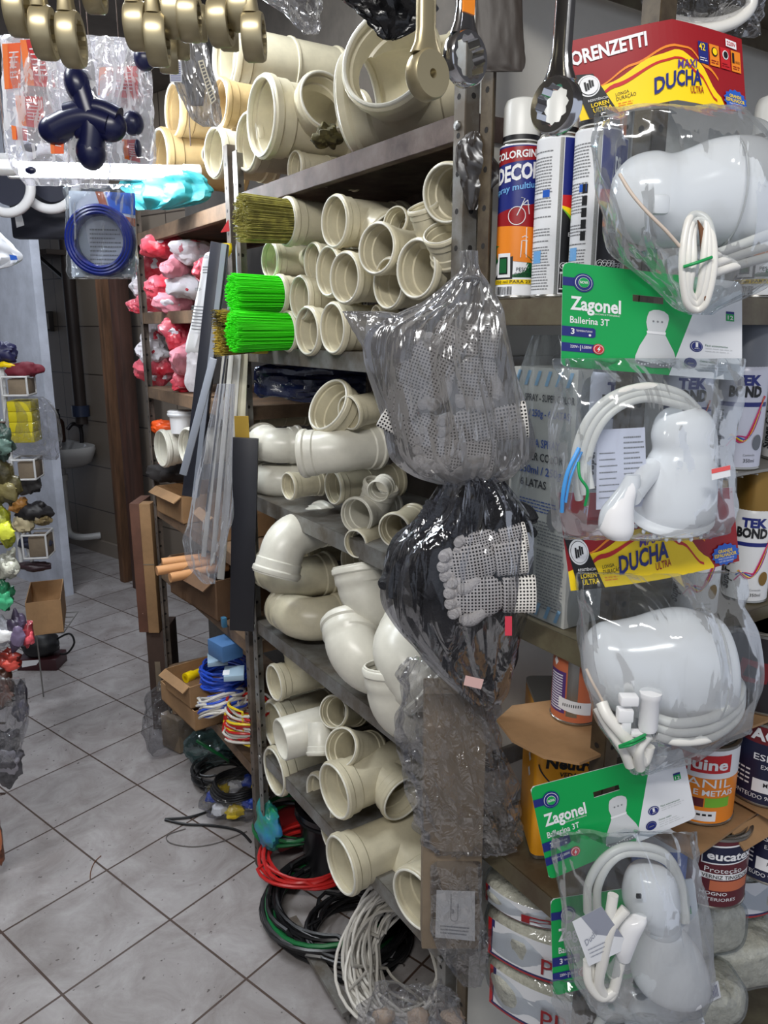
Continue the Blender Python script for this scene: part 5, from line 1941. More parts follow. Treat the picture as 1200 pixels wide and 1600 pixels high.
ftext('Neutrol', (853, 1200), (938, 1206), 18, 2, .04)
ftext('VEDA', (874, 1214), (902, 1216), 8, 2, .02)
for i in range(9):
    for k in range(3):
        x0 = 838 + k * 15
        mb.add([fr.loc(x, y, -.0006) for x, y in ((x0, 1345 + i * 3.4), (x0 + 12, 1346 + i * 3.4), (x0 + 12, 1347.6 + i * 3.4), (x0, 1346.6 + i * 3.4))], [(0, 1, 2, 3)], 2)
for i in range(6):
    ftext('-', (840, 1385 - i * 1), (843, 1385 - i), 2, 2, 0) if i == 0 else None
for i in range(14):
    mb.add([fr.loc(x, y, -.0006) for x, y in ((848 + i * 1.6, 1378), (849 + i * 1.6, 1378), (849 + i * 1.6, 1390), (848 + i * 1.6, 1390))], [(0, 1, 2, 3)], 2)
arc = [fr.loc(842 + 60 * (t / 12) ** 1.6, 1195 + 5 * t, -.0008) for t in range(13)]
mb.tube(arc, .0012, 5, 2)
for i in range(5):      # hazard diamonds down the narrow side
    zc_ = zb + .235 - i * .026
    xs = cx - cw / 2 - .0006
    pts = [(xs, cw / 2 - .015 + dy, zc_ + dz) for dy, dz in ((0, .009), (.009, 0), (0, -.009), (-.009, 0))]
    mb.add(pts, [(0, 1, 2, 3)], 3)
mb.obj('can_body', [mat('can_amber', (240, 164, 34), .35, var=.05), PR[12], M_black, M_paper], sq, smooth=50)
cpm = MB(); cpm.lathe([(.016, 0), (.016, .014), (.013, .018), (0, .018)], 24, c=(cx, cw / 2, zb + zsq)); cpm.obj('can_cap', M_black, sq)
zf = ZC[1] + zsq + .012
sh = MB()
fl_pts = [on(776, 1128, 2, zf), on(800, 1106, 2, zf), on(930, 1088, 2, zf), on(945, 1180, 2, zf), on(905, 1196, 2, zf), on(850, 1186, 2, zf), on(800, 1160, 2, zf)]
sh.add([p for p in fl_pts] + [p + Vector((0, 0, .004)) for p in fl_pts], [tuple(range(7)), tuple(range(13, 6, -1))] + [(i, (i + 1) % 7, 7 + (i + 1) % 7, 7 + i) for i in range(7)])
mesh_thing(sh, 'cardboard_sheet', M_card, 'brown cardboard flap lying on the yellow orange can', 'cardboard sheet')


def t_thinner(mb, r, h, q):
    q([(-20, 0.012), (6, 0.012), (6, h - .012), (-20, h - .012)], 0)
    q([(-75, h * .12), (-24, h * .12), (-24, h * .62), (-75, h * .62)], 8)
    for i in range(14):
        q([(-70, h * (.15 + i * .032)), (-32, h * (.15 + i * .032)), (-32, h * (.165 + i * .032)), (-70, h * (.165 + i * .032))], 4, .0007)
    for zz in (.72, .88):
        q([(-56, h * zz - .007), (-48, h * zz), (-56, h * zz + .007), (-64, h * zz)], 9)
    q([(-40, h * .18), (40, h * .12), (40, h * .27), (-40, h * .32)], 9, .0008)
    for k in range(9): q([(-28 + k * 5, h * .22), (-26 + k * 5, h * .22), (-26 + k * 5, h * .255), (-28 + k * 5, h * .255)], 10, .0012)


p = on(897, 1116, 2, zf + .005)
paint_tin(p.x, p.y, zf + .005, .034, .125, [(1.0, 7)], 'copper and purple tin standing on the brown cardboard flap', t_thinner, 0)

# ------------------------------------------------------------------ packs of cotton waste in the lowest compartment
M_cotton = mat('cotton_waste', (240, 234, 216), .9, var=.12, scale=60, bump=.9, bscale=90)
M_cot_blue = mat('band_navy', (44, 44, 104), .5)


def waste_pack(c, w, d, h, rz, label, seed, band=True, word='PRO'):
    root = thing('cotton_waste_pack', label, 'cotton waste pack', c, rz, 'bagged cotton waste on the floor board of the paint rack')
    mb = MB()

    def shape(v):
        s = Vector((math.copysign(abs(v.x / (w / 2)) ** .62, v.x) * w / 2, math.copysign(abs(v.y / (d / 2)) ** .7, v.y) * d / 2, math.copysign(abs(v.z / (h / 2)) ** .7, v.z) * h / 2))
        return s * (1 + .07 * noise.noise(s * 22 + Vector((seed, 0, 0))))
    mb.ell((0, 0, h / 2), (w / 2, d / 2, h / 2), 0, 40, 26, fn=shape)
    mb.obj('cotton', M_cotton, root)
    mb = MB()
    mb.ell((0, 0, h / 2), (w / 2 + .006, d / 2 + .006, h / 2 + .005), 0, 40, 26, fn=shape)
    mb.obj('clear_bag', F_clear, root)
    if band:
        mb = MB()
        y = -d / 2 - .0085

        def P(x, z): # curved front
            k = x / (w / 2)
            return Vector((x, y + .030 * k * k + .012 * ((z - h / 2) / (h / 2)) ** 2, z))

        def strip(x0, x1, z0, z1, mi, l=0):
            n = 14
            vs, fs = [], []
            for i in range(n + 1):
                x = x0 + (x1 - x0) * i / n
                vs += [P(x, z0) - Vector((0, l, 0)), P(x, z1) - Vector((0, l, 0))]
                if i: fs.append((2 * i - 2, 2 * i, 2 * i + 1, 2 * i - 1))
            mb.add(vs, fs, mi)
        strip(-w * .40, w * .40, h * .20, h * .86, 0)
        strip(-w * .42, w * .42, h * .14, h * .20, 1)
        strip(-w * .42, w * .42, h * .08, h * .14, 2)
        strip(-w * .44, -w * .41, h * .08, h * .86, 2); strip(-w * .41, -w * .385, h * .14, h * .86, 1, .0004)
        if word: mb.text(word, lambda x, t: P(-w * .02 + w * .36 * x, h * .28 + h * .34 * t) - Vector((0, .0012, 0)), 3, .0)
        mb.obj('printed_band', [M_paper, M_cot_blue, M_red, M_dred, M_black], root, smooth=60)
    return root


zB = ZC[0] + .002
yaw = -YAW
c = on(822, 1540, 0, XF + .09)
for i, (dx, dz, lb) in enumerate(((-.005, 0.29, 'cotton waste pack lowest of the banded stack beside the cardboard strip'), (.0, .395, 'cotton waste pack in the middle of the banded stack'),
                                 (-.01, .50 - .012, 'cotton waste pack on top of the banded stack under the shelf'))):
    pass
waste_pack((XF + .135, .775, .345), .23, .17, .105, R(-58), 'cotton waste pack lowest of the banded stack at the bottom edge', 1)
waste_pack((XF + .130, .780, .452), .23, .17, .095, R(-56), 'cotton waste pack in the middle of the banded stack, word side out', 2)
waste_pack((XF + .10, .80, .549), .17, .13, .045, R(-60), 'flat cotton waste pack on top of the banded stack under the shelf', 3, word='P')
waste_pack((1.09, .70, .42), .20, .16, .12, R(-20), 'cotton waste pack behind the clear bag at the bottom right', 4, band=False)
waste_pack((1.20, .68, .475), .17, .14, .095, R(-25), 'cotton waste pack with red and navy band at the right edge', 5, word=None)
waste_pack((1.185, .66, .335), .18, .15, .115, R(-30), 'round cotton waste pack low at the right edge', 6, band=False)
waste_pack((1.035, .635, .345), .17, .11, .085, R(-32), 'cotton waste pack with a blue barcode label low at the right', 7, band=False)
lbm = MB()
q0 = Fr(1108, 1550, depth((1.035, .59, .40)) - .03)
Q = Quad(q0, (1093, 1545), (1122, 1532), (1127, 1558), (1098, 1572))
qpoly(lbm, Q, [(0, 0), (1, 0), (1, 1), (0, 1)], 0, 0)
for i in range(12): qpoly(lbm, Q, [(.08 + i * .07, .15), (.11 + i * .07, .15), (.11 + i * .07, .85), (.08 + i * .07, .85)], .0005, 1)
pr = [o for o in bpy.data.objects if o.get('label', '').startswith('cotton waste pack with a blue barcode')][0]
o = lbm.obj('barcode_label', [M_paper, M_cot_blue], None, smooth=0)
bpy.context.view_layer.update()
o.parent = pr
o.matrix_parent_inverse = pr.matrix_world.inverted()
o.location = q0.O
o.rotation_euler = (0, 0, q0.rz)
# ------------------------------------------------------------------ bags of work gloves hanging on the rack post
def dotted(name, base, dot, s=150.0, rad=0.30):
    m = bpy.data.materials.new(name)
    m.use_nodes = True
    nt = m.node_tree
    N, L = nt.nodes.new, nt.links.new
    b = nt.nodes['Principled BSDF']
    b.inputs['Roughness'].default_value = .85
    tc = N('ShaderNodeTexCoord')
    sc = N('ShaderNodeVectorMath'); sc.operation = 'SCALE'; sc.inputs['Scale'].default_value = s
    L(tc.outputs['Object'], sc.inputs[0])
    sep = N('ShaderNodeSeparateXYZ'); L(sc.outputs[0], sep.inputs[0])
    cmb = N('ShaderNodeCombineXYZ'); L(sep.outputs['X'], cmb.inputs[0]); L(sep.outputs['Z'], cmb.inputs[1])
    fr_ = N('ShaderNodeVectorMath'); fr_.operation = 'FRACTION'; L(cmb.outputs[0], fr_.inputs[0])
    su = N('ShaderNodeVectorMath'); su.operation = 'SUBTRACT'; su.inputs[1].default_value = (.5, .5, 0); L(fr_.outputs[0], su.inputs[0])
    ln = N('ShaderNodeVectorMath'); ln.operation = 'LENGTH'; L(su.outputs[0], ln.inputs[0])
    lt = N('ShaderNodeMath'); lt.operation = 'LESS_THAN'; lt.inputs[1].default_value = rad; L(ln.outputs['Value'], lt.inputs[0])
    mx = N('ShaderNodeMixRGB')
    mx.inputs[1].default_value = tuple(lin(c) for c in base) + (1,)
    mx.inputs[2].default_value = tuple(lin(c) for c in dot) + (1,)
    L(lt.outputs[0], mx.inputs[0]); L(mx.outputs[0], b.inputs['Base Color'])
    return m


M_dot = dotted('knit_dotted', (232, 228, 222), (24, 22, 24))
M_knit = mat('knit_white', (236, 232, 226), .9, bump=.5, bscale=260)
M_bcloth = mat('glove_black', (24, 25, 30), .7, bump=.4, bscale=200)
M_bcuff = mat('glove_black_rib', (34, 35, 42), .8, bump=.6, bscale=160)


def glove_meshes():
    """hand along -z, palm in the xz plane, cuff on top"""
    hand = MB()

    def sh(v):
        k = v.z / .052
        return Vector((v.x * (1 + .10 * k), v.y, v.z))
    hand.ell((0, 0, -.045), (.044, .016, .056), 0, 28, 18, fn=sh)
    for x, l, a in ((-.030, .022, -.06), (-.010, .030, -.01), (.010, .028, .03), (.029, .020, .09)):
        pts = [(x, 0, -.080), (x + a * l * .5, -.004, -.080 - l * .5), (x + a * l, -.020, -.078 - l * .9)]
        hand.tube(smoothpath(pts, 5), lambda t: .0125 * (1 - .10 * t) if t < .85 else .008, 12, 1)
    hand.tube(smoothpath([(.030, -.004, -.035), (.044, -.012, -.058), (.040, -.018, -.080)], 5), lambda t: .0125 if t < .9 else .008, 12, 1)
    cuff = MB()
    pr = []
    for i in range(15):
        z = .004 + i * .0045
        pr.append((.034 + .002 * (i % 2) + .004 * i / 15, z))
    cuff.lathe(pr, 36, 0, M=Matrix(((1, 0, 0), (0, .42, 0), (0, 0, 1))))
    return hand, cuff


_h, _cf = glove_meshes()
GV = 'work gloves stuffed in the bags on the rack post'


def glove(fr, px, py, y, rot, tilt, s, label, black=False, mesh=[None, None]):
    p = fr.O + fr.ex * fr.loc(px, py, y).x + fr.ey * y + Vector((0, 0, fr.loc(px, py, y).z))
    root = thing('work_glove', label, 'work glove', p, 0, GV)
    root.rotation_euler = (Matrix.Rotation(fr.rz, 3, 'Z') @ Matrix.Rotation(R(rot), 3, 'Y') @ Matrix.Rotation(R(tilt), 3, 'Z')).to_euler()
    root.scale = (s, s, s)
    _h.obj('hand', [M_bcloth, M_bcloth] if black else [M_dot, M_knit], root)
    _cf.obj('cuff', M_bcuff if black else M_dot, root)
    return root


F1 = Fr(700, 620, 1.00)
glove(F1, 750, 560, -.022, 6, 5, .60, 'dotted white glove with knit fingertips down, right side of the upper grey bag')
glove(F1, 640, 600, -.018, -160, 25, .62, 'dotted white glove in the upper left of the upper grey bag')
glove(F1, 690, 560, -.02, 25, -25, .62, 'dotted white glove behind the folds in the middle of the upper grey bag')
glove(F1, 770, 665, -.018, 80, 10, .66, 'dotted white glove lying across the lower right of the upper grey bag')
glove(F1, 645, 665, -.018, -60, 15, .62, 'dotted white glove low at the left of the upper grey bag')
glove(F1, 724, 706, -.02, 98, -10, .60, 'dotted white glove at the bottom of the upper grey bag')
bag = fthing(F1, 'plastic_bag', 'grey cloudy plastic bag of dotted gloves tied to the rack post, upper one', 'plastic bag')
mb = MB()
loft(mb, F1, [(392, 722, 742, .9), (420, 722, 746, .9), (440, 704, 758, .7), (470, 668, 772, .5), (492, 618, 780, .42), (520, 574, 788, .42), (560, 566, 797, .46), (620, 582, 812, .5), (680, 598, 824, .52), (715, 612, 818, .5), (742, 650, 790, .45), (756, 690, 758, .3)],
     1.12, nu=80, nv=70, wr=.012, fq=3.4, seed=11, power=.95, vq=2.2, yoff=-.01)
mb.obj('film', F_grey, bag)
mb = MB()
t0 = F1.loc(566, 540); A = F1.loc(540, 494); B = F1.loc(640, 480); C = F1.loc(610, 560)
loft(mb, F1, [(486, 536, 600, .1), (496, 538, 640, .12), (520, 556, 650, .2), (560, 570, 650, .2)], 1.0, nu=32, nv=16, wr=.004, fq=3, seed=12, yoff=-.02)
mb.obj('bag_flap', F_grey, bag)
mb = MB(); px_tube(mb, F1, [(716, 438, -.03), (732, 432, -.035), (748, 436, -.03), (740, 446, -.03)], 3); mb.obj('tie_knot', F_grey, bag)

F2 = Fr(712, 930, 1.06)
glove(F2, 770, 876, -.040, 80, 6, .66, 'dotted white glove on top of the black gloves, lower bag')
glove(F2, 782, 930, -.042, 88, -4, .68, 'dotted white glove beside the red tag in the middle of the lower bag')
glove(F2, 780, 848, -.035, 76, 10, .55, 'dotted white glove under the upper bag, topmost in the lower bag')
glove(F2, 772, 778, -.012, -28, 30, .72, 'black glove at the upper right of the lower bag', True)
glove(F2, 668, 850, -.022, 28, -10, .78, 'black glove at the left of the lower bag', True)
glove(F2, 712, 840, -.024, 10, 10, .78, 'black glove hanging in the middle left of the lower bag', True)
fb = fthing(F2, 'folded_cloth_bundle', 'folded black cloth filling the bottom of the lower glove bag', 'cloth bundle')
mb = MB(); loft(mb, F2, [(820, 640, 700, .5), (850, 612, 740, .6), (900, 606, 800, .55), (950, 622, 806, .5), (1000, 646, 806, .52), (1040, 682, 798, .54), (1075, 716, 790, .52), (1094, 736, 778, .35)], .90, nu=48, nv=36, wr=.008, fq=3, seed=14, yoff=.012)
mb.obj('cloth', M_bcloth, fb)
bag = fthing(F2, 'plastic_bag', 'clear plastic bag of black and dotted gloves hanging below the grey bag', 'plastic bag')
mb = MB()
loft(mb, F2, [(738, 700, 770, .6), (760, 690, 790, .5), (800, 660, 815, .45), (840, 622, 822, .5), (880, 600, 824, .52), (930, 600, 822, .52), (970, 622, 815, .52), (1010, 655, 806, .5), (1050, 690, 796, .5), (1080, 722, 790, .45), (1100, 742, 778, .2)],
     1.3, nu=80, nv=70, wr=.012, fq=3.2, seed=15, vq=2.4, yoff=-.01)
mb.obj('film', film('film_glove_clear', tint=(216, 216, 220), opacity=.05, rough=.12, bscale=12, bump=.6, haze=(120, 120, 124), hz=.3, edge=.4, stretch=(2.4, 2.4, .6)), bag)
stk = MB()
q = Quad(F2, (716, 1006), (742, 1012), (738, 1026), (713, 1020)); qpoly(stk, q, [(0, 0), (1, 0), (1, 1), (0, 1)], .1, 0)
stk.obj('price_sticker', mat('sticker_faded', (214, 176, 170), .5), bag, smooth=0)
stk = MB(); q = Quad(F2, (772, 922), (782, 922), (782, 950), (772, 950)); qpoly(stk, q, [(0, 0), (1, 0), (1, 1), (0, 1)], .098, 0)
stk.obj('red_tag', mat('tag_red', (214, 60, 80), .5), bag, smooth=0)

# long carton standing on the rack end with film over it
F3 = frY(722, 1290, 1.07)
bx = fthing(F3, 'long_carton', 'tall narrow brown carton standing against the rack post under the crinkled film', 'carton')
A, B = F3.loc(664, 1110), F3.loc(762, 1110)
Z0, Z1 = F3.loc(700, 1485).z, F3.loc(700, 1085).z
mb = MB(); mb.box(((A.x + B.x) / 2, .03, (Z0 + Z1) / 2), (B.x - A.x, .055, Z1 - Z0)); mb.obj('carton_box', M_card_dark, bx, bevel=.002)
mb = MB()
q = Quad(F3, (682, 1390), (742, 1392), (742, 1470), (680, 1464))
qpoly(mb, q, [(0, 0), (1, 0), (1, 1), (0, 1)], .0008, 0)
mb.tube([q(.38 + .0, .06 + .5 * t, .0018) for t in (0, .5, 1)], .0008, 6, 1)
mb.tube([q(.38 + .09 - .09 * math.cos(t), .56 + .06 * math.sin(t), .0018) for t in [i * .314 for i in range(11)]], .0008, 6, 1)
mb.tube([q(.56, .56 - .3 * t, .0018) for t in (0, .5, 1)], .0008, 6, 1)
qcirc(mb, q, .42, .42, .05, .05, .0016, 1)
smear(mb, q, .12, .9, .76, 3, 1, .0012, .07, .03, 3)
mb.obj('hook_label', [mat('label_grey', (196, 196, 196), .5), M_grey], bx, smooth=0)
bag = fthing(F3, 'plastic_bag', 'crinkled clear film bag pulled over the tall brown carton', 'plastic bag')
mb = MB()
loft(mb, F3, [(1030, 640, 700, .4), (1055, 624, 730, .45), (1090, 622, 770, .42), (1130, 622, 778, .40), (1180, 632, 784, .38), (1240, 646, 800, .36), (1290, 655, 812, .34), (1318, 664, 800, .3), (1332, 680, 780, .2)],
     1.0, nu=80, nv=70, wr=.016, fq=4.0, seed=17, vq=7.0, yoff=-.0)
mb.obj('film', F_crinkle, bag)
mb = MB(); loft(mb, F3, [(1350, 676, 752, .3), (1400, 676, 752, .3), (1450, 672, 756, .34), (1490, 690, 762, .34), (1540, 724, 750, .3)], 1.0, nu=48, nv=40, wr=.008, fq=3, seed=18, yoff=-.005); mb.obj('film_tail', F_crinkle, bag)

# torn dark film on the post, hanging packs at the top
F4 = Fr(742, 260, 1.07)
t = fthing(F4, 'torn_film', 'torn dark plastic film caught on the rack post under the chrome wrench', 'torn film')
mb = MB(); loft(mb, F4, [(206, 735, 748, .6), (225, 716, 760, .4), (250, 712, 772, .35), (275, 718, 784, .3), (300, 724, 764, .3), (328, 732, 744, .3)], 1.0, nu=40, nv=30, wr=.008, fq=3, seed=19)
mb.obj('film', F_dark, t)
F5 = Fr(300, 130, 1.15)
t = fthing(F5, 'hanging_pack', 'clear bag with a barcode and a grey part hanging before the yellowed tees', 'hanging pack')
mb = MB(); loft(mb, F5, [(40, 272, 312, .3), (80, 264, 326, .35), (120, 270, 334, .35), (160, 286, 344, .35), (185, 300, 346, .3), (198, 318, 338, .2)], 1.0, nu=48, nv=40, wr=.006, fq=3, seed=20); mb.obj('film', F_grey, t)
mb = MB(); loft(mb, F5, [(60, 282, 310, .6), (100, 282, 318, .6), (140, 290, 320, .6), (165, 298, 318, .5)], .6, nu=24, nv=14); mb.obj('grey_part', mat('part_grey', (136, 132, 126), .5), t)
mb = MB(); q = Quad(F5, (274, 108), (293, 108), (294, 140), (276, 140)); qpoly(mb, q, [(0, 0), (1, 0), (1, 1), (0, 1)], .036, 0)
for i in range(9): qpoly(mb, q, [(.08, .08 + i * .1), (.92, .08 + i * .1), (.92, .12 + i * .1), (.08, .12 + i * .1)], .0365, 1)
mb.obj('barcode_label', [mat('label_dim', (176, 180, 190), .5), M_navy], t, smooth=0)
mb = MB(); q = Quad(F5, (318, 108), (326, 106), (346, 166), (338, 174)); qpoly(mb, q, [(0, 0), (1, 0), (1, 1), (0, 1)], .036, 0)
for i in range(12): qpoly(mb, q, [(.2, .04 + i * .08), (.8, .04 + i * .08), (.8, .09 + i * .08), (.2, .09 + i * .08)], .0365, 1)
mb.obj('printed_strip', [mat('strip_cream', (190, 182, 160), .5), M_black], t, smooth=0)
M_bbag = mat('bag_black_gloss', (20, 20, 22), .22, bump=.6, bscale=26)
F6 = Fr(610, 10, 0.95)
t = fthing(F6, 'black_bag', 'shiny black bag hanging into the top of the picture before the huge tee', 'bag')
mb = MB(); loft(mb, F6, [(-60, 520, 690, .3), (-10, 530, 680, .4), (20, 560, 672, .4), (45, 584, 650, .4), (62, 600, 618, .3)], .7, nu=48, nv=36, wr=.012, fq=2.5, seed=22); mb.obj('bag_body', M_bbag, t)
mb = MB(); q = Quad(F6, (628, -14), (666, -18), (664, 4), (636, 14)); qpoly(mb, q, [(0, 0), (1, 0), (1, 1), (0, 1)], .062, 0); mb.obj('paper_tag', M_paper, t, smooth=0)
F7 = Fr(455, 10, 1.1)
t = fthing(F7, 'hanging_pack', 'dusty clear bag hanging at the top edge left of the black bag', 'hanging pack')
mb = MB(); loft(mb, F7, [(-60, 400, 500, .3), (-10, 405, 502, .4), (15, 440, 500, .4), (40, 462, 500, .35), (54, 474, 496, .2)], .8, nu=48, nv=36, wr=.01, fq=2.6, seed=23); mb.obj('film', F_grey, t)
mb = MB(); loft(mb, F7, [(-60, 420, 490, .3), (-20, 425, 490, .4), (10, 455, 490, .4), (24, 465, 488, .4)], .5, nu=24, nv=12, wr=.004, seed=3); mb.obj('dark_part', mat('part_dark', (60, 56, 56), .5), t)
F8 = Fr(785, 40, 1.0)
t = fthing(F8, 'dark_bag', 'dark brown translucent bag at the top between the two chrome wrenches', 'bag')
mb = MB(); loft(mb, F8, [(-80, 735, 815, .2), (0, 742, 816, .25), (60, 744, 818, .25), (100, 748, 820, .2), (112, 756, 816, .1)], .7, nu=48, nv=30, wr=.002, fq=2.5, seed=24); mb.obj('film', mat('bag_brown', (58, 51, 46), .5, bump=.15, bscale=20), t)
F9 = Fr(1105, 10, 0.9)
t = fthing(F9, 'hose_pack', 'white hose loop in a clear bag hanging above the topmost red header card', 'hanging pack')
mb = MB()
for k in range(2): px_tube(mb, F9, [(1095 - 80 * math.cos(a), 0 + (38 + 8 * k) * math.sin(a), -.01 * k) for a in [i * math.pi / 12 for i in range(-4, 17)]], 9, k=3)
mb.obj('hose', M_cable, t)
mb = MB(); loft(mb, F9, [(-70, 1000, 1200, .1), (-20, 1002, 1196, .25), (20, 1010, 1192, .25), (45, 1040, 1188, .2), (58, 1090, 1180, .05)], .8, nu=56, nv=36, wr=.008, fq=2.5, seed=25); mb.obj('film', F_crinkle, t)

# ------------------------------------------------------------------ ring spanners on the rod in front
M_chrome = mat('chrome', (212, 214, 218), .12, 1.0)
M_bronze = mat('bronze_tool', (176, 164, 132), .38, .75)
rod = MB(); zr = at(600, -60, .55).z
ra, rb2 = at(-160, -60, .62), at(960, -60, .56)
rod.tube([ra, rb2], .004, 10)
for P in (ra, rb2):
    rod.tube([P, Vector((P.x, P.y, 2.7))], .0025, 8)
mesh_thing(rod, 'hanging_rod', M_steel_dark, 'steel rod hung from the ceiling above the picture, carrying the spanners', 'rod')
GW = 'ring spanners hanging on the rod'


def spanner(px, py, ro, ri, d, turn, top, m, label, rx=1.0, teeth=12, sticker=None, lean=0.0, wide=1.0, thick=.011):
    """ring end at the pixel, shank going up; turn = rotation about the vertical"""
    p = at(px, py, d)
    root = thing('ring_spanner', label, 'spanner', p, -YAW + R(turn), GW)
    k = d / FPX
    R0, R1 = ro * k, ri * k
    mb = MB()
    n = 48
    outer, inner = [], []
    for i in range(n):
        a = 2 * math.pi * i / n
        outer.append((R0 * math.cos(a) * rx, R0 * math.sin(a)))
        rr = R1 * (1 + .07 * math.cos(teeth * a)) if teeth else R1
        inner.append((rr * math.cos(a) * rx, rr * math.sin(a)))
    vs = []
    for (y, sc) in ((-thick / 2, .93), (-thick / 2 * .7, 1.0), (thick / 2 * .7, 1.0), (thick / 2, .93)):
        vs += [(x * sc, y, z * sc) for x, z in outer]
    vs += [(x, thick / 2, z) for x, z in inner] + [(x, -thick / 2, z) for x, z in inner]
    fs = []
    for r in range(6):
        for i in range(n):
            fs.append((r * n + i, r * n + (i + 1) % n, ((r + 1) % 6) * n + (i + 1) % n, ((r + 1) % 6) * n + i))
    mb.add(vs, fs)
    mb.obj('ring_end', m, root, smooth=50)
    ht = (top * k) / 1.0
    sk = MB()
    w0 = R0 * .62 * wide
    pts = []
    secs = [(R0 * .80, w0 * 1.15, thick * .42), (R0 * 1.25, w0 * .8, thick * .36), (R0 * 1.8, w0 * .62, thick * .34), (ht, w0 * .60, thick * .34)]
    vs, fs = [], []
    nn = 20
    for z, hw, ht2 in secs:
        for j in range(nn):
            a = 2 * math.pi * j / nn
            vs.append((math.copysign(abs(math.cos(a)) ** .6, math.cos(a)) * hw + lean * z, math.copysign(abs(math.sin(a)) ** .6, math.sin(a)) * ht2 + .2 * thick * min(1, z / R0 / 2), z))
    for i in range(3):
        for j in range(nn): fs.append((i * nn + j, i * nn + (j + 1) % nn, (i + 1) * nn + (j + 1) % nn, (i + 1) * nn + j))
    fs += [tuple(range(nn)), tuple(3 * nn + j for j in range(nn))]
    sk.add(vs, fs)
    so = sk.obj('shank', m, root, smooth=50)
    if sticker:
        st = MB(); z0, z1 = sticker
        hw = w0 * .5
        yy = -thick * .20
        st.box(((z0 + z1) / 2 * k * lean, yy, (z0 + z1) / 2 * k), (hw * 2, .0012, (z1 - z0) * k))
        st.obj('orange_grip', M_orange, so)
    return root


spanner(727, 92, 40, 31, .55, 40, 190, M_chrome, 'chrome ring spanner with an orange stripe on its shank, left of the dark bag', sticker=(62, 150))
spanner(869, 166, 42, 29, .52, -46, 260, M_chrome, 'chrome ring spanner with a twelve point hole overlapping the red header card', lean=.03)
spanner(668, 118, 36, 7, .47, 38, 210, M_bronze, 'dull bronze spanner hanging left of the chrome one with the orange stripe', wide=1.2, teeth=0)
for (x, y, ro, dd, tn, lb, mm) in ((28, 18, 36, .52, 99, 'bronze ring spanner at the left top corner', 12), (70, 52, 38, .52, 97, 'bronze ring spanner second from the left corner, teeth showing', 12),
                                   (112, 62, 40, .52, 96, 'bronze ring spanner third from the left corner, hanging lower', 12), (147, -12, 30, .55, 94, 'bronze ring spanner mostly above the picture, beside the dusty film', 12),
                                   (216, 42, 34, .50, 91, 'bronze ring spanner left of the pair with pale edge', 12), (246, 62, 38, .50, 97, 'bronze ring spanner with pale edge over the barcode bag, lowest of its cluster', 12),
                                   (263, 84, 28, .55, 102, 'narrow bronze spanner edge beside the lowest one of its cluster', 0), (272, 22, 34, .50, 96, 'bronze ring spanner in the middle of the cluster above the barcode bag', 12),
                                   (281, 62, 28, .56, 101, 'narrow bronze spanner end below the middle of the cluster', 0), (296, 28, 34, .50, 95, 'bronze ring spanner right in the cluster above the barcode bag', 12),
                                   (309, 36, 26, .56, 100, 'narrow bronze spanner end at the right of the cluster', 0), (345, 36, 34, .50, 86, 'bronze ring spanner before the long coupling, upper', 12),
                                   (358, 50, 27, .56, 98, 'narrow bronze spanner end before the long coupling', 0), (377, 16, 30, .50, 84, 'grey bronze ring spanner, second from the right of the bronze group', 12),
                                   (397, 58, 35, .50, 90, 'bronze ring spanner rightmost of the bronze group', 12)):
    spanner(x, y, ro, ro * .66, dd, tn, 130 + y, M_bronze, lb, teeth=mm, thick=.013)
# ------------------------------------------------------------------ fluorescent tube over the far end of the racks
ta, tb = at(12, 262, 1.75), at(300, 268, 1.95)
td = (tb - ta).normalized()
lamp = thing('tube_lamp', 'bright fluorescent tube lamp glowing behind the hanging tap packs', 'lamp', (ta + tb) / 2)
off = (ta + tb) / 2
mb = MB(); mb.tube([ta - off, tb - off], .014, 16)
mt = bpy.data.materials.new('tube_glow'); mt.use_nodes = True
b = mt.node_tree.nodes['Principled BSDF']
b.inputs['Base Color'].default_value = (1, 1, 1, 1)
b.inputs['Emission Color'].default_value = (.88, .94, 1, 1)
b.inputs['Emission Strength'].default_value = TUBE_STRENGTH
mb.obj('glowing_tube', mt, lamp)
bk = Vector((-td.y, td.x, 0)).normalized() * .035
mb = MB(); mb.bar(ta - off + bk, tb - off + bk, .022, .035); mb.obj('fixture', M_white, lamp, bevel=.006)
for P in (ta, tb):
    mb = MB(); mb.lathe([(.017, -.02), (.017, .02)], 14, c=P - off, M=td.to_track_quat('Z', 'Y').to_matrix()); mb.obj('end_cap', M_white, lamp)
mb = MB()
for P in (ta, tb): mb.tube([P - off + Vector((0, 0, .06)), Vector((P.x, P.y, 2.7)) - off], .0015, 6)
mb.obj('hanger_wire', M_steel_dark, lamp)

# ------------------------------------------------------------------ navy tap handles in clear packs, top left
M_tap = mat('tap_navy', (16, 20, 58), .3)
FA = Fr(120, 180, 1.30)
GT = 'navy tap handle packs hanging at the top left'
F_pack = film('film_tap_pack', tint=(240, 240, 245), opacity=.22, rough=.14, bscale=16, bump=.8, haze=(238, 236, 236), hz=.75)


def knob(fr, px, py, rx, ry, y, mb, tilt=0):
    c = fr.loc(px, py, y)
    mb.ell(c, (rx * fr.k, ry * fr.k * .8, ry * fr.k), 0, 20, 12, Matrix.Rotation(R(tilt), 3, 'Y'))


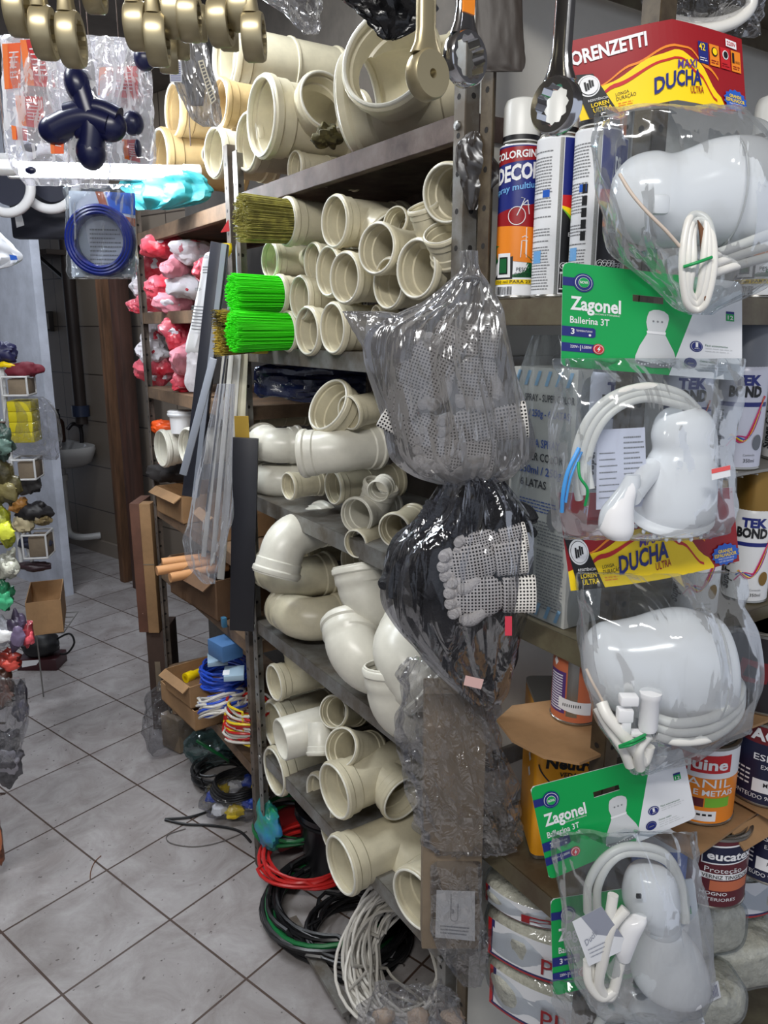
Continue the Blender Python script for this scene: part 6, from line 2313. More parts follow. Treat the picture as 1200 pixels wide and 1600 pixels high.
def tap_pack(label, rows, labels, knobs, bars, y, seed):
    root = fthing(FA, 'tap_pack', label, 'tap pack', GT)
    mb = MB(); loft(mb, FA, rows, .9, nu=48, nv=36, wr=.010, fq=2.6, seed=seed, yoff=y); mb.obj('film', F_pack, root)
    for i, (quad, mi) in enumerate(labels):
        m = MB(); q = Quad(FA, *quad)
        qpoly(m, q, [(0, 0), (1, 0), (1, 1), (0, 1)], -y + .010, 0); qpoly(m, q, [(0, .0), (.30, .0), (.30, 1), (0, 1)], -y + .0105, 1)
        smear(m, q, .38, .92, .22, 6, 2, -y + .011, .11, .03, seed + i)
        qpoly(m, q, [(0, 0), (1, 0), (1, 1), (0, 1)], -y + .009, 0)
        m.obj('paper_label', [M_red if mi == 0 else mat('label_orange', (236, 96, 40), .4), mat('label_orange2', (240, 120, 50), .4), M_white], root, smooth=0)
    for kx, ky, rx, ry, t in knobs:
        m = MB(); knob(FA, kx, ky, rx, ry, y - .01, m, t); ob = m.obj('tap_knob', M_tap, root)
        if rx > 14:
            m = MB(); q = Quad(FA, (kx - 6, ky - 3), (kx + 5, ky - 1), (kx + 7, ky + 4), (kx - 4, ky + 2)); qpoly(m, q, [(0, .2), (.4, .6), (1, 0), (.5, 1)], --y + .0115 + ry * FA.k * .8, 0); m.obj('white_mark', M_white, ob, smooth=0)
    for pts, r in bars:
        m = MB(); px_tube(m, FA, [(a, b_, y - .012) for a, b_ in pts], r * 1.12, n=14); m.obj('tap_lever', M_tap, root)
    return root


tap_pack('tap pack with four orange and red labels, lit from behind by the tube', [(55, 0, 90, .2), (90, 4, 96, .3), (150, 6, 106, .35), (210, 12, 110, .35), (255, 20, 108, .3), (290, 40, 100, .1)],
         [(((8, 72), (36, 70), (36, 140), (12, 142)), 1), (((36, 66), (66, 64), (92, 140), (44, 136)), 0), (((28, 152), (70, 154), (74, 204), (34, 198)), 0), (((22, 198), (46, 204), (46, 222), (24, 220)), 0)],
         [(46, 230, 12, 7, 10), (48, 266, 9, 6, 0)], [], 0.0, 31)
tap_pack('tap pack with crossed navy levers, lit from behind by the tube', [(60, 70, 190, .2), (110, 76, 190, .4), (170, 84, 186, .4), (220, 104, 176, .4), (265, 104, 174, .35), (294, 116, 166, .1)],
         [(((118, 208), (140, 222), (140, 262), (122, 262)), 1)],
         [(124, 134, 20, 28, -15), (86, 203, 24, 20, 0), (172, 197, 24, 22, 0), (142, 238, 21, 25, 0), (112, 194, 30, 17, -14), (160, 180, 27, 19, 12), (140, 205, 24, 20, 0)],
         [([(86, 202), (112, 190), (140, 186), (172, 196)], 17), ([(124, 128), (134, 158), (144, 196), (142, 236)], 16), ([(104, 178), (150, 170), (186, 184)], 13)], -.10, 32)
tap_pack('tap pack with one red label and a navy ring, beside the yellowed tee', [(60, 140, 228, .2), (100, 148, 232, .35), (170, 160, 238, .35), (220, 165, 240, .35), (255, 168, 240, .3), (282, 178, 230, .1)],
         [(((152, 102), (212, 100), (213, 152), (150, 146)), 0), (((188, 216), (212, 216), (216, 252), (192, 246)), 0)],
         [(226, 92, 17, 18, 0), (208, 193, 17, 19, 0), (216, 232, 5, 14, 0)], [], 0.02, 33)

def hang(root, px, py, d, top=2.7):
    P = at(px, py, d)
    bpy.context.view_layer.update()
    inv = root.matrix_world.inverted()
    mb = MB(); mb.tube([inv @ P, inv @ Vector((P.x, P.y, top))], .0009, 6)
    mb.obj('hanging_cord', M_steel_dark, root)


for r_, a, b_ in zip([o for o in bpy.data.objects if o.name.startswith('tap_pack')], (50, 130, 186), (70, 76, 76)):
    hang(r_, a, b_ - 6, 1.30)

# coil of blue hose in its bag
FB = Fr(155, 365, 1.65)
hp = fthing(FB, 'hose_pack', 'flat clear bag with a coil of navy blue hose hanging below the tube lamp', 'hanging pack')
c = FB.loc(157, 376)
mb = MB()
for i in range(9):
    rr = (41 + (i % 3) * 4.5) * FB.k
    yo = (i // 3 - 1) * .009
    mb.tube([c + Vector((rr * math.cos(a), yo, rr * math.sin(a))) for a in [j * 2 * math.pi / 48 for j in range(48)]], .0052, 8, closed=True)
mb.obj('hose_coil', mat('hose_navy', (14, 30, 104), .25), hp)
mb = MB(); loft(mb, FB, [(288, 104, 208, .1), (300, 102, 209, .22), (340, 102, 210, .25), (400, 106, 212, .25), (425, 108, 212, .2), (436, 112, 210, .05)], .8, nu=64, nv=44, wr=.006, fq=2.5, seed=34, power=.6); mb.obj('film', F_clear, hp)
mb = MB(); q = Quad(FB, (103, 296), (208, 300), (209, 432), (108, 432)); qpoly(mb, q, [(0, 0), (1, 0), (1, 1), (0, 1)], -.014, 0)
qpoly(mb, q, [(.55, 0), (1, 0), (1, .26), (.62, .22)], -.0135, 1); qpoly(mb, q, [(.40, 0), (.52, 0), (.62, .24), (1, .30), (1, .40), (.5, .24)], -.0130, 2); smear(mb, q, .3, .8, .45, 9, 3, -.0135, .05, .018, 5)
mb.obj('insert_card', [mat('insert_grey', (186, 190, 200), .6), M_blue, mat('insert_rust', (160, 84, 52), .6), M_grey], hp, smooth=0)

hang(hp, 157, 292, 1.65)
for lb_, a_, b_, d_ in (('clear bag with a barcode', 292, 42, 1.15), ('dusty clear bag', 450, -55, 1.1), ('shiny black bag', 605, -55, .95), ('dark brown translucent', 775, -75, 1.0), ('white hose loop', 1100, -65, .9)):
    hang([o for o in bpy.data.objects if o.get('label', '').startswith(lb_)][0], a_, b_, d_)

# turquoise bag on the far rack top
FT = Fr(245, 292, 1.95)
tb_ = fthing(FT, 'plastic_bag', 'turquoise plastic bag on the far rack under the tube lamp', 'plastic bag')
mb = MB(); loft(mb, FT, [(260, 188, 250, .3), (272, 186, 310, .4), (286, 194, 326, .4), (302, 200, 332, .4), (316, 210, 316, .4), (328, 220, 262, .2)], .6, nu=48, nv=30, wr=.018, fq=2.5, seed=36, vq=3)
mb.obj('bag_body', mat('bag_turquoise', (58, 160, 168), .35, bump=.5, bscale=20), tb_)

# white hose rings and dark goods hanging farther back on the left
for (x, y, rr, d, lb) in ((8, 290, 40, 2.5, 'white ring seat hanging at the left edge under the lit packs'), (76, 280, 44, 2.55, 'white ring seat hanging left of the hose coil pack')):
    f = Fr(x, y, d)
    t = fthing(f, 'hanging_ring', lb, 'ring', 'white rings hanging at the back left')
    mb = MB(); mb.tube([Vector((rr * f.k * math.cos(a), 0, rr * f.k * math.sin(a))) for a in [i * 2 * math.pi / 48 for i in range(48)]], 7.5 * f.k, 12, closed=True)
    mb.obj('ring', M_gloss_white, t)
    mb = MB(); mb.lathe([(0, 0), ((rr - 12) * f.k, .0), ((rr - 12) * f.k, .02), (0, .02)], 32, c=(0, .04, 0), M=Matrix.Rotation(R(90), 3, 'X')); mb.obj('dark_disc', mat('disc_dark', (46, 48, 62), .4), t)
f = Fr(70, 340, 2.7)
t = fthing(f, 'hanging_pack', 'dark pack with a small white label below the white rings', 'hanging pack')
mb = MB(); A, B = f.loc(10, 300), f.loc(105, 372); mb.box(((A.x + B.x) / 2, .03, (A.z + B.z) / 2), (B.x - A.x, .05, A.z - B.z)); mb.obj('dark_box', mat('pack_dark', (44, 46, 58), .5), t, bevel=.008)
mb = MB(); q = Quad(f, (22, 332), (32, 326), (38, 352), (26, 356)); qpoly(mb, q, [(0, 0), (1, 0), (1, 1), (0, 1)], .0, 0); mb.obj('white_label', M_paper, t, smooth=0)
hang(t, 60, 300, 2.72)
f = Fr(150, 340, 3.1)
t = fthing(f, 'dark_bundle', 'black bundle hanging behind the hose coil pack', 'bundle')
mb = MB(); loft(mb, f, [(290, 96, 190, .4), (320, 64, 190, .5), (350, 64, 200, .5), (372, 100, 160, .3)], .6, nu=36, nv=20, wr=.03, seed=37); mb.obj('bundle_body', mat('bundle_black', (30, 28, 32), .6), t)
hang(t, 130, 292, 3.1)
f = Fr(14, 388, 1.5)
t = fthing(f, 'plastic_bag', 'white plastic bag corner with a blue tip at the left edge', 'plastic bag')
mb = MB(); loft(mb, f, [(352, -60, -10, .3), (372, -60, 8, .3), (392, -60, 26, .25), (404, -60, 35, .2), (414, -60, 22, .2), (422, -60, -8, .1)], .5, nu=36, nv=24, wr=.006, seed=38); mb.obj('bag_body', mat('bag_white_milky', (214, 218, 226), .3), t)
mb = MB(); q = Quad(f, (22, 399), (33, 401), (35, 407), (24, 408)); qpoly(mb, q, [(0, 0), (1, 0), (1, 1), (0, 1)], .02, 0); mb.obj('blue_tip', M_blue, t, smooth=0)

for o_, a_, b_, d_ in [(o, *v) for o, v in zip([o for o in bpy.data.objects if o.name.startswith('hanging_ring')], ((8, 250, 2.5), (76, 236, 2.55)))]:
    hang(o_, a_, b_, d_)
hang(t, -35, 352, 1.5)

# ------------------------------------------------------------------ wash room seen past the white wall
ns = nw
def wp(px, py, off=0.0):
    """point on the wash room wall plane seen at the pixel, off metres in front"""
    r = ray(px, py)
    t = ((p_sink - EYE).dot(ns) + off) / r.dot(ns)
    return EYE + r * t


Ms = Matrix((T1 if T1.dot(Vector((-1, 0, 0))) < 0 else -T1, -ns, Vector((0, 0, 1)))).transposed()
exw = Vector((ns.y * -1, ns.x, 0))
if exw.dot(Vector((1, 0, 0))) < 0: exw = -exw
rzw = math.atan2(exw.y, exw.x)
o_ = wp(128, 690)
sink = thing('wash_basin', 'small white wash basin on the wash room wall', 'wash basin', o_, rzw)
mb = MB()
k_ = depth(o_) / FPX
W_ = 98 * k_ / abs(exw.dot(Vector((_cy, -_sy, 0))))
rim = []
n = 40
rows = []
for (s, z, yy) in ((1.0, .0, 0), (1.02, -.02, 0), (.96, -.06, 0), (.8, -.11, .02), (.5, -.145, .04), (.12, -.15, .05)):
    ring = []
    for j in range(n):
        a = 2 * math.pi * j / n
        x = math.copysign(abs(math.cos(a)) ** .6, math.cos(a)) * W_ / 2 * s
        y = -.17 + math.copysign(abs(math.sin(a)) ** .6, math.sin(a)) * .165 * s + yy
        ring.append((x, y, z))
    rows.append(ring)
inn = []
for (s, z) in ((.92, .0), (.86, -.03), (.6, -.09), (.1, -.10)):
    inn.append([(math.copysign(abs(math.cos(2 * math.pi * j / n)) ** .7, math.cos(2 * math.pi * j / n)) * W_ / 2 * s, -.18 + math.sin(2 * math.pi * j / n) * .15 * s, z) for j in range(n)])
allr = list(reversed(rows)) + inn
vs = [v for r_ in allr for v in r_]
fs = [(i * n + j, i * n + (j + 1) % n, (i + 1) * n + (j + 1) % n, (i + 1) * n + j) for i in range(len(allr) - 1) for j in range(n)]
fs += [tuple(range(n)), tuple((len(allr) - 1) * n + j for j in range(n))]
mb.add(vs, fs); mb.obj('basin', mat('ceramic', (196, 196, 196), .2), sink)
mb = MB(); mb.tube(smoothpath([(0, -.16, -.13), (0, -.16, -.25), (0, -.16, -.50), (.02, -.16, -.60), (.10, -.13, -.62), (.16, -.02, -.62)], 6), .022, 14); mb.tube([(0, -.16, -.20), (0, -.16, -.24)], .034, 14); mb.obj('drain_pipe', mat('drain_white', (190, 190, 190), .35), sink)
mb = MB(); mb.tube(smoothpath([(.05, -.03, .0), (.05, -.03, .10), (.05, -.08, .13), (.05, -.12, .10)], 5), .013, 12); mb.ell((.05, -.03, .12), (.022, .022, .016)); mb.obj('tap', mat('tap_dark', (54, 52, 56), .3, .6), sink)
bt = thing('soap_bottle', 'dark pump bottle standing on the wash basin', 'bottle', o_ + exw * (-.09) + ns * .10 + Vector((0, 0, .002)))
mb = MB(); mb.lathe([(0, 0), (.032, .0), (.034, .01), (.034, .13), (.022, .15), (.012, .155), (0, .155)], 24); mb.obj('bottle_body', mat('bottle_brown', (64, 44, 36), .25), bt)
mb = MB(); mb.lathe([(.012, .155), (.012, .185), (.005, .186), (.005, .21), (0, .21)], 16); mb.box((-.02, 0, .212), (.055, .014, .010)); mb.obj('pump', M_black, bt)
pp = thing('waste_pipe', 'dark downpipe running down the wash room wall to the basin', 'pipe', wp(126, 640, .05))
mb = MB(); zt_ = wp(122, 440, .05).z - pp.location.z; zb_ = wp(126, 662, .05).z - pp.location.z
mb.tube([(0, 0, zb_), (0, 0, zt_ + .3)], 9 * k_, 14); mb.obj('pipe_body', mat('pipe_dark', (50, 42, 40), .5), pp)
mb = MB(); mb.tube([(0, 0, zb_ + .05), (0, 0, zb_ + .12)], 13 * k_, 14); mb.obj('pipe_joint', mat('pipe_joint_blue', (40, 50, 74), .4), pp)
bb = thing('wall_box', 'small dark framed outlet box on the wash room wall', 'outlet box', wp(79, 502, .0), rzw)
mb = MB(); mb.box((0, -.015, 0), (.09, .03, .13)); mb.obj('box_frame', mat('box_dark', (56, 52, 50), .5), bb, bevel=.004)
mb = MB(); mb.box((0, -.031, 0), (.07, .004, .10)); mb.obj('box_cover', mat('box_cover', (128, 122, 112), .5), bb)
hb = thing('wall_shelf', 'narrow dark shelf bracket high on the wash room wall left of the hose coil pack', 'wall shelf', wp(85, 400, .0), rzw)
mb = MB(); mb.box((0, -.10, 0), (.55, .2, .03)); mb.obj('board', mat('board_dark', (70, 62, 58), .6), hb, bevel=.003)
mb = MB(); mb.bar((.14, -.01, -.16), (.14, -.19, -.015), .02, .02); mb.bar((.14, -.01, -.18), (.14, -.01, 0), .02, .02); mb.obj('bracket', M_black, hb)
# ------------------------------------------------------------------ goods of the far rack
def bx_(px, py, x, y=None):
    return on(px, py, 0, x)


def open_carton(label, cx, cy, z, w, d, h, rz, name='cardboard_box', m=None, flaps=(1, 1, 0, 0), group='open cartons on the far rack'):
    """w along local x, d along local y"""
    root = thing(name, label, 'cardboard box', (cx, cy, z), rz, group)
    m = m or M_card
    t = .003
    mb = MB()
    mb.box((0, 0, t / 2), (w, d, t))
    for sx in (-1, 1): mb.box((sx * (w / 2 - t / 2), 0, h / 2), (t, d, h))
    for sy in (-1, 1): mb.box((0, sy * (d / 2 - t / 2), h / 2), (w - 2 * t, t, h))
    mb.obj('box_body', m, root, smooth=0)
    dirs = ((-1, 0), (0, -1), (1, 0), (0, 1))
    for (sx, sy), on_ in zip(dirs, flaps):
        if not on_: continue
        fm = MB()
        L_ = h * .42
        if sx: fm.bar((sx * w / 2, 0, h), (sx * (w / 2 + L_ * .75), 0, h - L_ * .5), d * .96, t)
        else: fm.bar((0, sy * d / 2, h), (0, sy * (d / 2 + L_ * .75), h - L_ * .5), w * .96, t, up=(1, 0, 0))
        fm.obj('flap', m, root, smooth=0)
    return root


def crumple(label, px, py, x, r, m, seed, name='red_packet', cat='packet', group='red and white packets on the far rack', parts=()):
    p = on(px, py, 0, x)
    k = depth(p) / FPX
    root = thing(name, label, cat, p, R(random.Random(seed).uniform(-40, 40)), group)
    root.rotation_euler.x = R(random.Random(seed + 1).uniform(-30, 30))
    lump((0, 0, 0), (r[0] * k * 1.25, r[1] * k * 1.1, r[2] * k * 1.2), seed, .34, 1.7, n=36, k=24).obj('packet_body', m, root, smooth=25)
    for i, (mm, s, dx, dz) in enumerate(parts):
        lump((dx * k, -r[1] * k * .35, dz * k), (r[0] * k * s, r[1] * k * s, r[2] * k * s), seed + 20 + i, .42, 1.9, n=30, k=20).obj('printed_side', mm, root, smooth=25)
    return root


M_rp = mat('packet_red', (212, 22, 44), .22, bump=.7, bscale=26, var=.5, scale=7, var_rgb=(232, 120, 136))
M_pk = mat('packet_pink_film', (232, 150, 164), .2, bump=.6, bscale=24)
M_wp = mat('packet_white_film', (236, 232, 238), .2, bump=.6, bscale=24)
rnd = random.Random(5)
red = [(255, 384, 26, 15, 'crumpled on top of the upper heap'), (300, 392, 30, 15, 'bright white logo side up, at the top of the upper heap'), (238, 415, 24, 17, 'at the far left of the upper heap, top row'),
       (280, 420, 34, 15, 'in the middle of the upper heap'), (322, 420, 22, 16, 'beside the long white pack, upper heap'), (226, 446, 22, 18, 'leaning out at the left of the upper heap'),
       (258, 450, 26, 17, 'in the centre of the upper heap, red folds'), (296, 448, 28, 16, 'right in the second row of the upper heap'), (240, 475, 22, 13, 'low at the left of the upper heap'),
       (275, 474, 26, 15, 'hanging over the lower edge of the upper heap'), (215, 480, 12, 8, 'smallest, a red corner sticking out far left of the upper heap'),
       (242, 515, 18, 22, 'standing upright at the left of the lower heap'), (280, 520, 22, 24, 'standing at the right of the lower heap'), (238, 548, 20, 16, 'in the middle left of the lower heap'),
       (246, 575, 26, 22, 'large pinkish, low at the left of the lower heap'), (290, 562, 28, 20, 'large pinkish, in the middle of the lower heap'), (292, 594, 24, 16, 'lowest, drooping from the lower heap')]
for i, (x, y, rx, rz_, lb) in enumerate(red):
    m = (M_rp, M_wp, M_rp, M_pk, M_rp, M_wp)[i % 6]
    others = [(M_wp if m is not M_wp else M_rp, .62, rnd.uniform(-8, 8), rnd.uniform(-5, 5)), (M_rp if m is M_pk else M_pk, .5, rnd.uniform(-12, 12), rnd.uniform(-6, 6))]
    crumple('red white packet ' + lb, x, y, XF + .03 + .02 * (i % 3), (rx, 16, rz_), m, 100 + i, parts=others)
crumple('round blue and white packet right of the lower red heap', 312, 578, XF + .01, (16, 10, 22), mat('packet_blue', (44, 120, 206), .3), 140, name='blue_packet', parts=((M_wp, .7, 6, -6),), group='small packets on the far rack')

# long white printed pack and strips hanging on the post between the racks
FS = Fr(320, 480, depth(on(345, 480, 0, XF)) - .10)
lp = fthing(FS, 'long_pack', 'long white printed pack lying before the red packets', 'long pack')
mb = MB(); loft(mb, FS, [(394, 326, 346, .3), (402, 318, 348, .4), (440, 312, 346, .45), (500, 300, 342, .45), (545, 290, 330, .5), (552, 296, 324, .3)], .7, nu=36, nv=40, wr=.004, seed=41); mb.obj('pack_body', M_gloss_white, lp)
mb = MB()
for i in range(8):
    q = Quad(FS, (304, 478 + i * 5), (330 - i, 480 + i * 5), (330 - i, 481.5 + i * 5), (304, 479.5 + i * 5)); qpoly(mb, q, [(0, 0), (1, 0), (1, 1), (0, 1)], .030, 0)
for (x0, y0, w, h) in ((318, 400, 14, 6), (322, 416, 12, 14), (332, 404, 8, 10), (310, 450, 10, 6)):
    q = Quad(FS, (x0, y0), (x0 + w, y0), (x0 + w, y0 + h), (x0, y0 + h)); smear(mb, q, 0, 1, .3, 3, 0, .034, .3, .16, x0)
mb.obj('lettering', M_grey, lp, smooth=0)
bw = fthing(FS, 'milky_bag', 'milky white bag hanging under the long white pack', 'plastic bag')
mb = MB(); loft(mb, FS, [(548, 294, 328, .4), (570, 292, 326, .5), (600, 290, 324, .5), (612, 296, 318, .3)], .7, nu=32, nv=20, wr=.006, seed=42); mb.obj('bag_body', M_wp, bw)
M_strip_b = mat('strip_charcoal', (44, 46, 56), .35)
M_strip_w = mat('strip_white', (206, 204, 196), .4)
M_strip_g = mat('strip_grey', (150, 156, 168), .3)
GSR = 'long profile strips hanging between the two racks'


def strip(label, top, bot, wpx, th, m, dd, name='profile_strip', extra=None):
    f = Fr(top[0], top[1], FS.d + dd)
    root = fthing(f, name, label, 'profile strip', GSR)
    A = f.loc(*top); B = f.loc(*bot)
    w = wpx * f.k
    mb = MB(); mb.bar(A, B, w, th, up=(0, 1, 0)); mb.obj('strip_body', m, root, bevel=.0015)
    if extra:
        mb = MB()
        d = (B - A)
        n_ = Vector((-d.z, 0, d.x)).normalized()
        mb.bar(A + n_ * w * .3 + Vector((0, -th * .6, 0)), B + n_ * w * .3 + Vector((0, -th * .6, 0)), w * .30, .002, up=(0, 1, 0)); mb.obj('edge_line', extra, root)
    return root


strip('thick charcoal strip with a grey face slanting down beside the long white pack', (344, 380), (298, 775), 27, .020, M_strip_b, -.06, extra=M_strip_g)
strip('pale grey strip in front of the charcoal one, slanting', (334, 560), (286, 742), 12, .006, M_strip_g, -.09)
strip('pale blue tinted strip at the rack post, top part', (378, 372), (352, 560), 15, .008, mat('strip_ice', (176, 190, 206), .3), .0)
strip('narrow white strip first right of the charcoal one', (352, 548), (318, 870), 8, .005, M_strip_w, -.005)
strip('narrow white strip second right of the charcoal one', (362, 550), (332, 880), 8, .005, M_strip_w, -.01)
strip('thin dark rod between the white strips', (354, 545), (322, 800), 3, .003, M_strip_b, -.015)
strip('white ribbed strip third right of the charcoal one', (372, 545), (345, 905), 12, .006, M_strip_w, -.005)
strip('cream flat strip nearest the black panel', (382, 548), (368, 860), 13, .006, mat('strip_cream2', (200, 194, 170), .45), .0)
strip('tall flat black panel hanging at the rack post', (384, 684), (378, 985), 40, .010, mat('panel_black', (34, 34, 40), .4), -.02, name='flat_panel')
f = Fr(378, 680, FS.d - .012)
t = fthing(f, 'yellow_card', 'small ochre card at the top of the black panel', 'card')
mb = MB(); A, B = f.loc(366, 650), f.loc(390, 690); mb.box(((A.x + B.x) / 2, 0, (A.z + B.z) / 2), (B.x - A.x, .003, A.z - B.z)); mb.obj('card_body', mat('card_ochre', (186, 150, 50), .5), t)
f = Fr(340, 850, FS.d - .05)
t = fthing(f, 'film_sleeve', 'long clear film sleeve around the white strips', 'film sleeve', GSR)
mb = MB(); loft(mb, f, [(600, 340, 366, .3), (700, 316, 364, .3), (800, 296, 362, .32), (850, 290, 352, .32), (890, 300, 340, .3), (912, 318, 336, .2)], .7, nu=44, nv=44, wr=.008, fq=3, seed=43); mb.obj('film', F_milky, t)
f = Fr(353, 425, FS.d - .02)
t = fthing(f, 'yellow_packet', 'small yellow packet at the top of the strips', 'packet')
mb = MB(); loft(mb, f, [(380, 346, 362, .4), (392, 344, 362, .5), (404, 344, 356, .4)], .8, nu=20, nv=10, wr=.004); mb.obj('packet_body', M_yellow, t)
t = fthing(f, 'red_tag', 'small red tag at the rack post above the strips', 'tag')
mb = MB(); q = Quad(f, (340, 358), (358, 344), (360, 362), (346, 364)); qpoly(mb, q, [(0, 1), (1, 0), (1, 1)], .01, 0); qpoly(mb, q, [(0, 1), (1, 0), (1, 1)], .008, 0); mb.obj('tag_body', M_red, t, smooth=0)

# white fittings and an orange packet on the middle board
G = 'white PVC fittings on the far rack'
fit_row([('tee', 252, 701, 28, -.02, 4, 0, (-.1, -.3, 1), 'w', 'white PVC tee on the far rack below the red packets'),
         ('coupling', 294, 700, 30, -.01, 10, 0, (0, 0, 1), 'w', 'white PVC coupling half hidden by the strips, far rack')], G)
p = on(284, 676, 0, XF + .03); kk = depth(p) / FPX
t = thing('white_tub', 'white plastic tub with rim behind the tee on the far rack', 'tub', p, 0)
mb = MB(); mb.lathe([(0, 0), (16 * kk, 0), (17.5 * kk, 26 * kk), (19.5 * kk, 26 * kk), (20 * kk, 34 * kk), (18 * kk, 35 * kk), (0, 35 * kk)], 30); mb.obj('tub_body', M_gloss_white, t)
mb = MB(); mb.lathe([(19.8 * kk, 27 * kk), (20.6 * kk, 28 * kk), (20.6 * kk, 30 * kk), (19.8 * kk, 31 * kk)], 30); mb.obj('tub_rim', M_paper, t)
for lb, x, y, r_ in (('orange packet left of the white tub on the far rack', 254, 668, (15, 10, 9)), ('orange packet below the white tee on the far rack', 250, 734, (10, 8, 9))):
    crumple(lb, x, y, XF + .04, r_, mat('packet_orange', (238, 92, 36), .35), 150 + x, name='orange_packet', group='small packets on the far rack')
crumple('black bundle under the white tee on the far rack', 272, 738, XF + .05, (30, 20, 14), mat('bundle_dark', (40, 36, 36), .7), 160, name='dark_bundle', cat='bundle', group='small packets on the far rack')

# cartons
y_at = lambda px, x=XF: on(px, 700, 0, x).y
open_carton('open carton with a flap on the board under the white tee', XF + .11, y_at(262), ZB[2] + .002, .24, .22, .085, R(4), flaps=(1, 0, 0, 0))
open_carton('small open carton beside the strips on the same board as the flapped carton', XF + .10, y_at(312), ZB[2] + .002, .18, .16, .07, R(-6), flaps=(1, 0, 0, 0))
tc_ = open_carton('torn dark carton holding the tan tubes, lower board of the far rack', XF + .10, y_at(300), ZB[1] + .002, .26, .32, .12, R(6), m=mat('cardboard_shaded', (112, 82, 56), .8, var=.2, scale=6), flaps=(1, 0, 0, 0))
for i, (dx, dy, dz, lb) in enumerate(((-.02, .06, .125, 'tan tube lying uppermost on the torn dark carton'), (-.05, .02, .118, 'tan tube lying in the middle of the torn dark carton'), (-.03, -.03, .110, 'tan tube nearest the film sleeve in the torn dark carton'))):
    t = thing('tan_tube', lb, 'tube', (XF + .02 + dx, y_at(300) + dy, ZB[1] + dz), R(-8 + 6 * i), 'tan tubes in the torn carton')
    mb = MB(); mb.lathe([(.010, -.09), (.014, -.09), (.014, .09), (.010, .09), (.010, -.09)], 20, M=Matrix.Rotation(R(90), 3, 'Y')); mb.obj('tube_body', mat('tube_tan', (206, 150, 100), .55), t)
zb2 = ZB[0]
open_carton('shallow open carton lowest of the stack on the low board', XF + .03, y_at(290), zb2 + .002, .22, .26, .065, R(5), flaps=(0, 0, 0, 0))
open_carton('small open carton with a yellow piece on top of the shallow carton', XF - .01, y_at(295), zb2 + .070, .15, .17, .07, R(8), flaps=(1, 0, 0, 0))
t = thing('yellow_fitting', 'bright yellow piece in the small open carton', 'fitting', (XF - .02, y_at(292), zb2 + .125), R(20))
mb = MB(); mb.lathe([(.008, -.035), (.016, -.035), (.016, -.01), (.012, 0), (.012, .035), (.008, .035), (.008, -.035)], 18, M=Matrix.Rotation(R(90), 3, 'Y')); mb.obj('fitting_body', M_yellow, t)
mb = MB(); mb.lathe([(.013, .03), (.016, .03), (.016, .042), (.009, .042), (.009, .03)], 18, M=Matrix.Rotation(R(90), 3, 'Y')); mb.obj('fitting_collar', M_orange, t)
# blue boxed goods and the blue spool
for i, (x, y, w, h, rz_, m, lb) in enumerate(((352, 1012, 40, 26, 10, mat('box_blue', (72, 112, 160), .5), 'blue carton leaning at the rack post above the spool'), (340, 1030, 34, 7, -20, mat('box_ice', (150, 176, 196), .4), 'pale blue flat carton sticking out under the blue carton'),
                                              (366, 1052, 34, 9, -24, mat('box_ice2', (160, 184, 202), .4), 'pale blue flat carton with a white tag above the spool'), (350, 972, 8, 16, 0, mat('box_teal', (60, 110, 140), .5), 'small teal carton standing above the blue carton'))):
    p = on(x, y, 0, XF - .01); k = depth(p) / FPX
    t = thing('blue_carton', lb, 'carton', p, R(rz_), 'blue cartons at the post of the far rack')
    mb = MB(); mb.box((0, 0, 0), (w * k * .9, w * k * 1.1, h * k)); mb.obj('carton_body', m, t, bevel=.001)
    if i == 2:
        mb = MB(); mb.box((-w * k * .35, -.01, h * k * .52), (.018, .03, .001)); mb.obj('white_tag', M_paper, t)


def spool(label, px, py, x, r, h, cols, seed, loops=10, name='cable_coil', group=None, tilt=0):
    p = on(px, py, 0, x)
    root = thing(name, label, 'cable coil', p, 0, group)
    root.rotation_euler = (R(tilt), R(tilt * .6), R(seed * 37))
    rn = random.Random(seed)
    for ci, (m, share) in enumerate(cols):
        mb = MB()
        pts = []
        nl = max(2, int(loops * share))
        for i in range(nl * 26):
            a = 2 * math.pi * i / 26
            lv = i / 26
            rr = r * (1 - .16 * ((lv * 1.7 + ci) % 1.0)) + .004 * math.sin(a * 2 + lv)
            z = -h / 2 + h * ((lv * .37 + ci * .29) % 1.0) + .004 * math.sin(a * 3 + seed + lv * 2)
            pts.append((rr * math.cos(a), rr * math.sin(a), z))
        mb.tube(pts, .0038, 6)
        mb.obj('cable_turns', m, root)
    return root


W_cab = mat('cable_pale', (206, 202, 194), .4)
B_cab = mat('cable_black', (24, 24, 26), .35)
R_cab = mat('cable_red', (186, 36, 34), .35)
G_cab = mat('cable_green', (24, 104, 56), .35)
U_cab = mat('cable_blue', (40, 78, 190), .35)
Y_cab = mat('cable_yellow', (226, 196, 40), .35)
spool('blue cord coil on the low board of the far rack', 352, 1052, XF + .04, .075, .06, [(U_cab, 1.0)], 3, 16)
spool('white and blue cord coil in front on the low board of the far rack', 348, 1098, XF - .02, .07, .05, [(W_cab, .7), (U_cab, .3)], 4, 14, tilt=20)
spool('red, yellow and white cord coil at the rack post, low board', 388, 1120, XF + .02, .065, .10, [(W_cab, .4), (R_cab, .4), (Y_cab, .2)], 5, 18, tilt=-8)
t = thing('packet', 'brown paper packet beside the white and blue cord coil', 'packet', on(332, 1095, 0, XF), R(30))
mb = lump((0, 0, 0), (.04, .04, .03), 7, .3); mb.obj('packet_body', M_card, t)
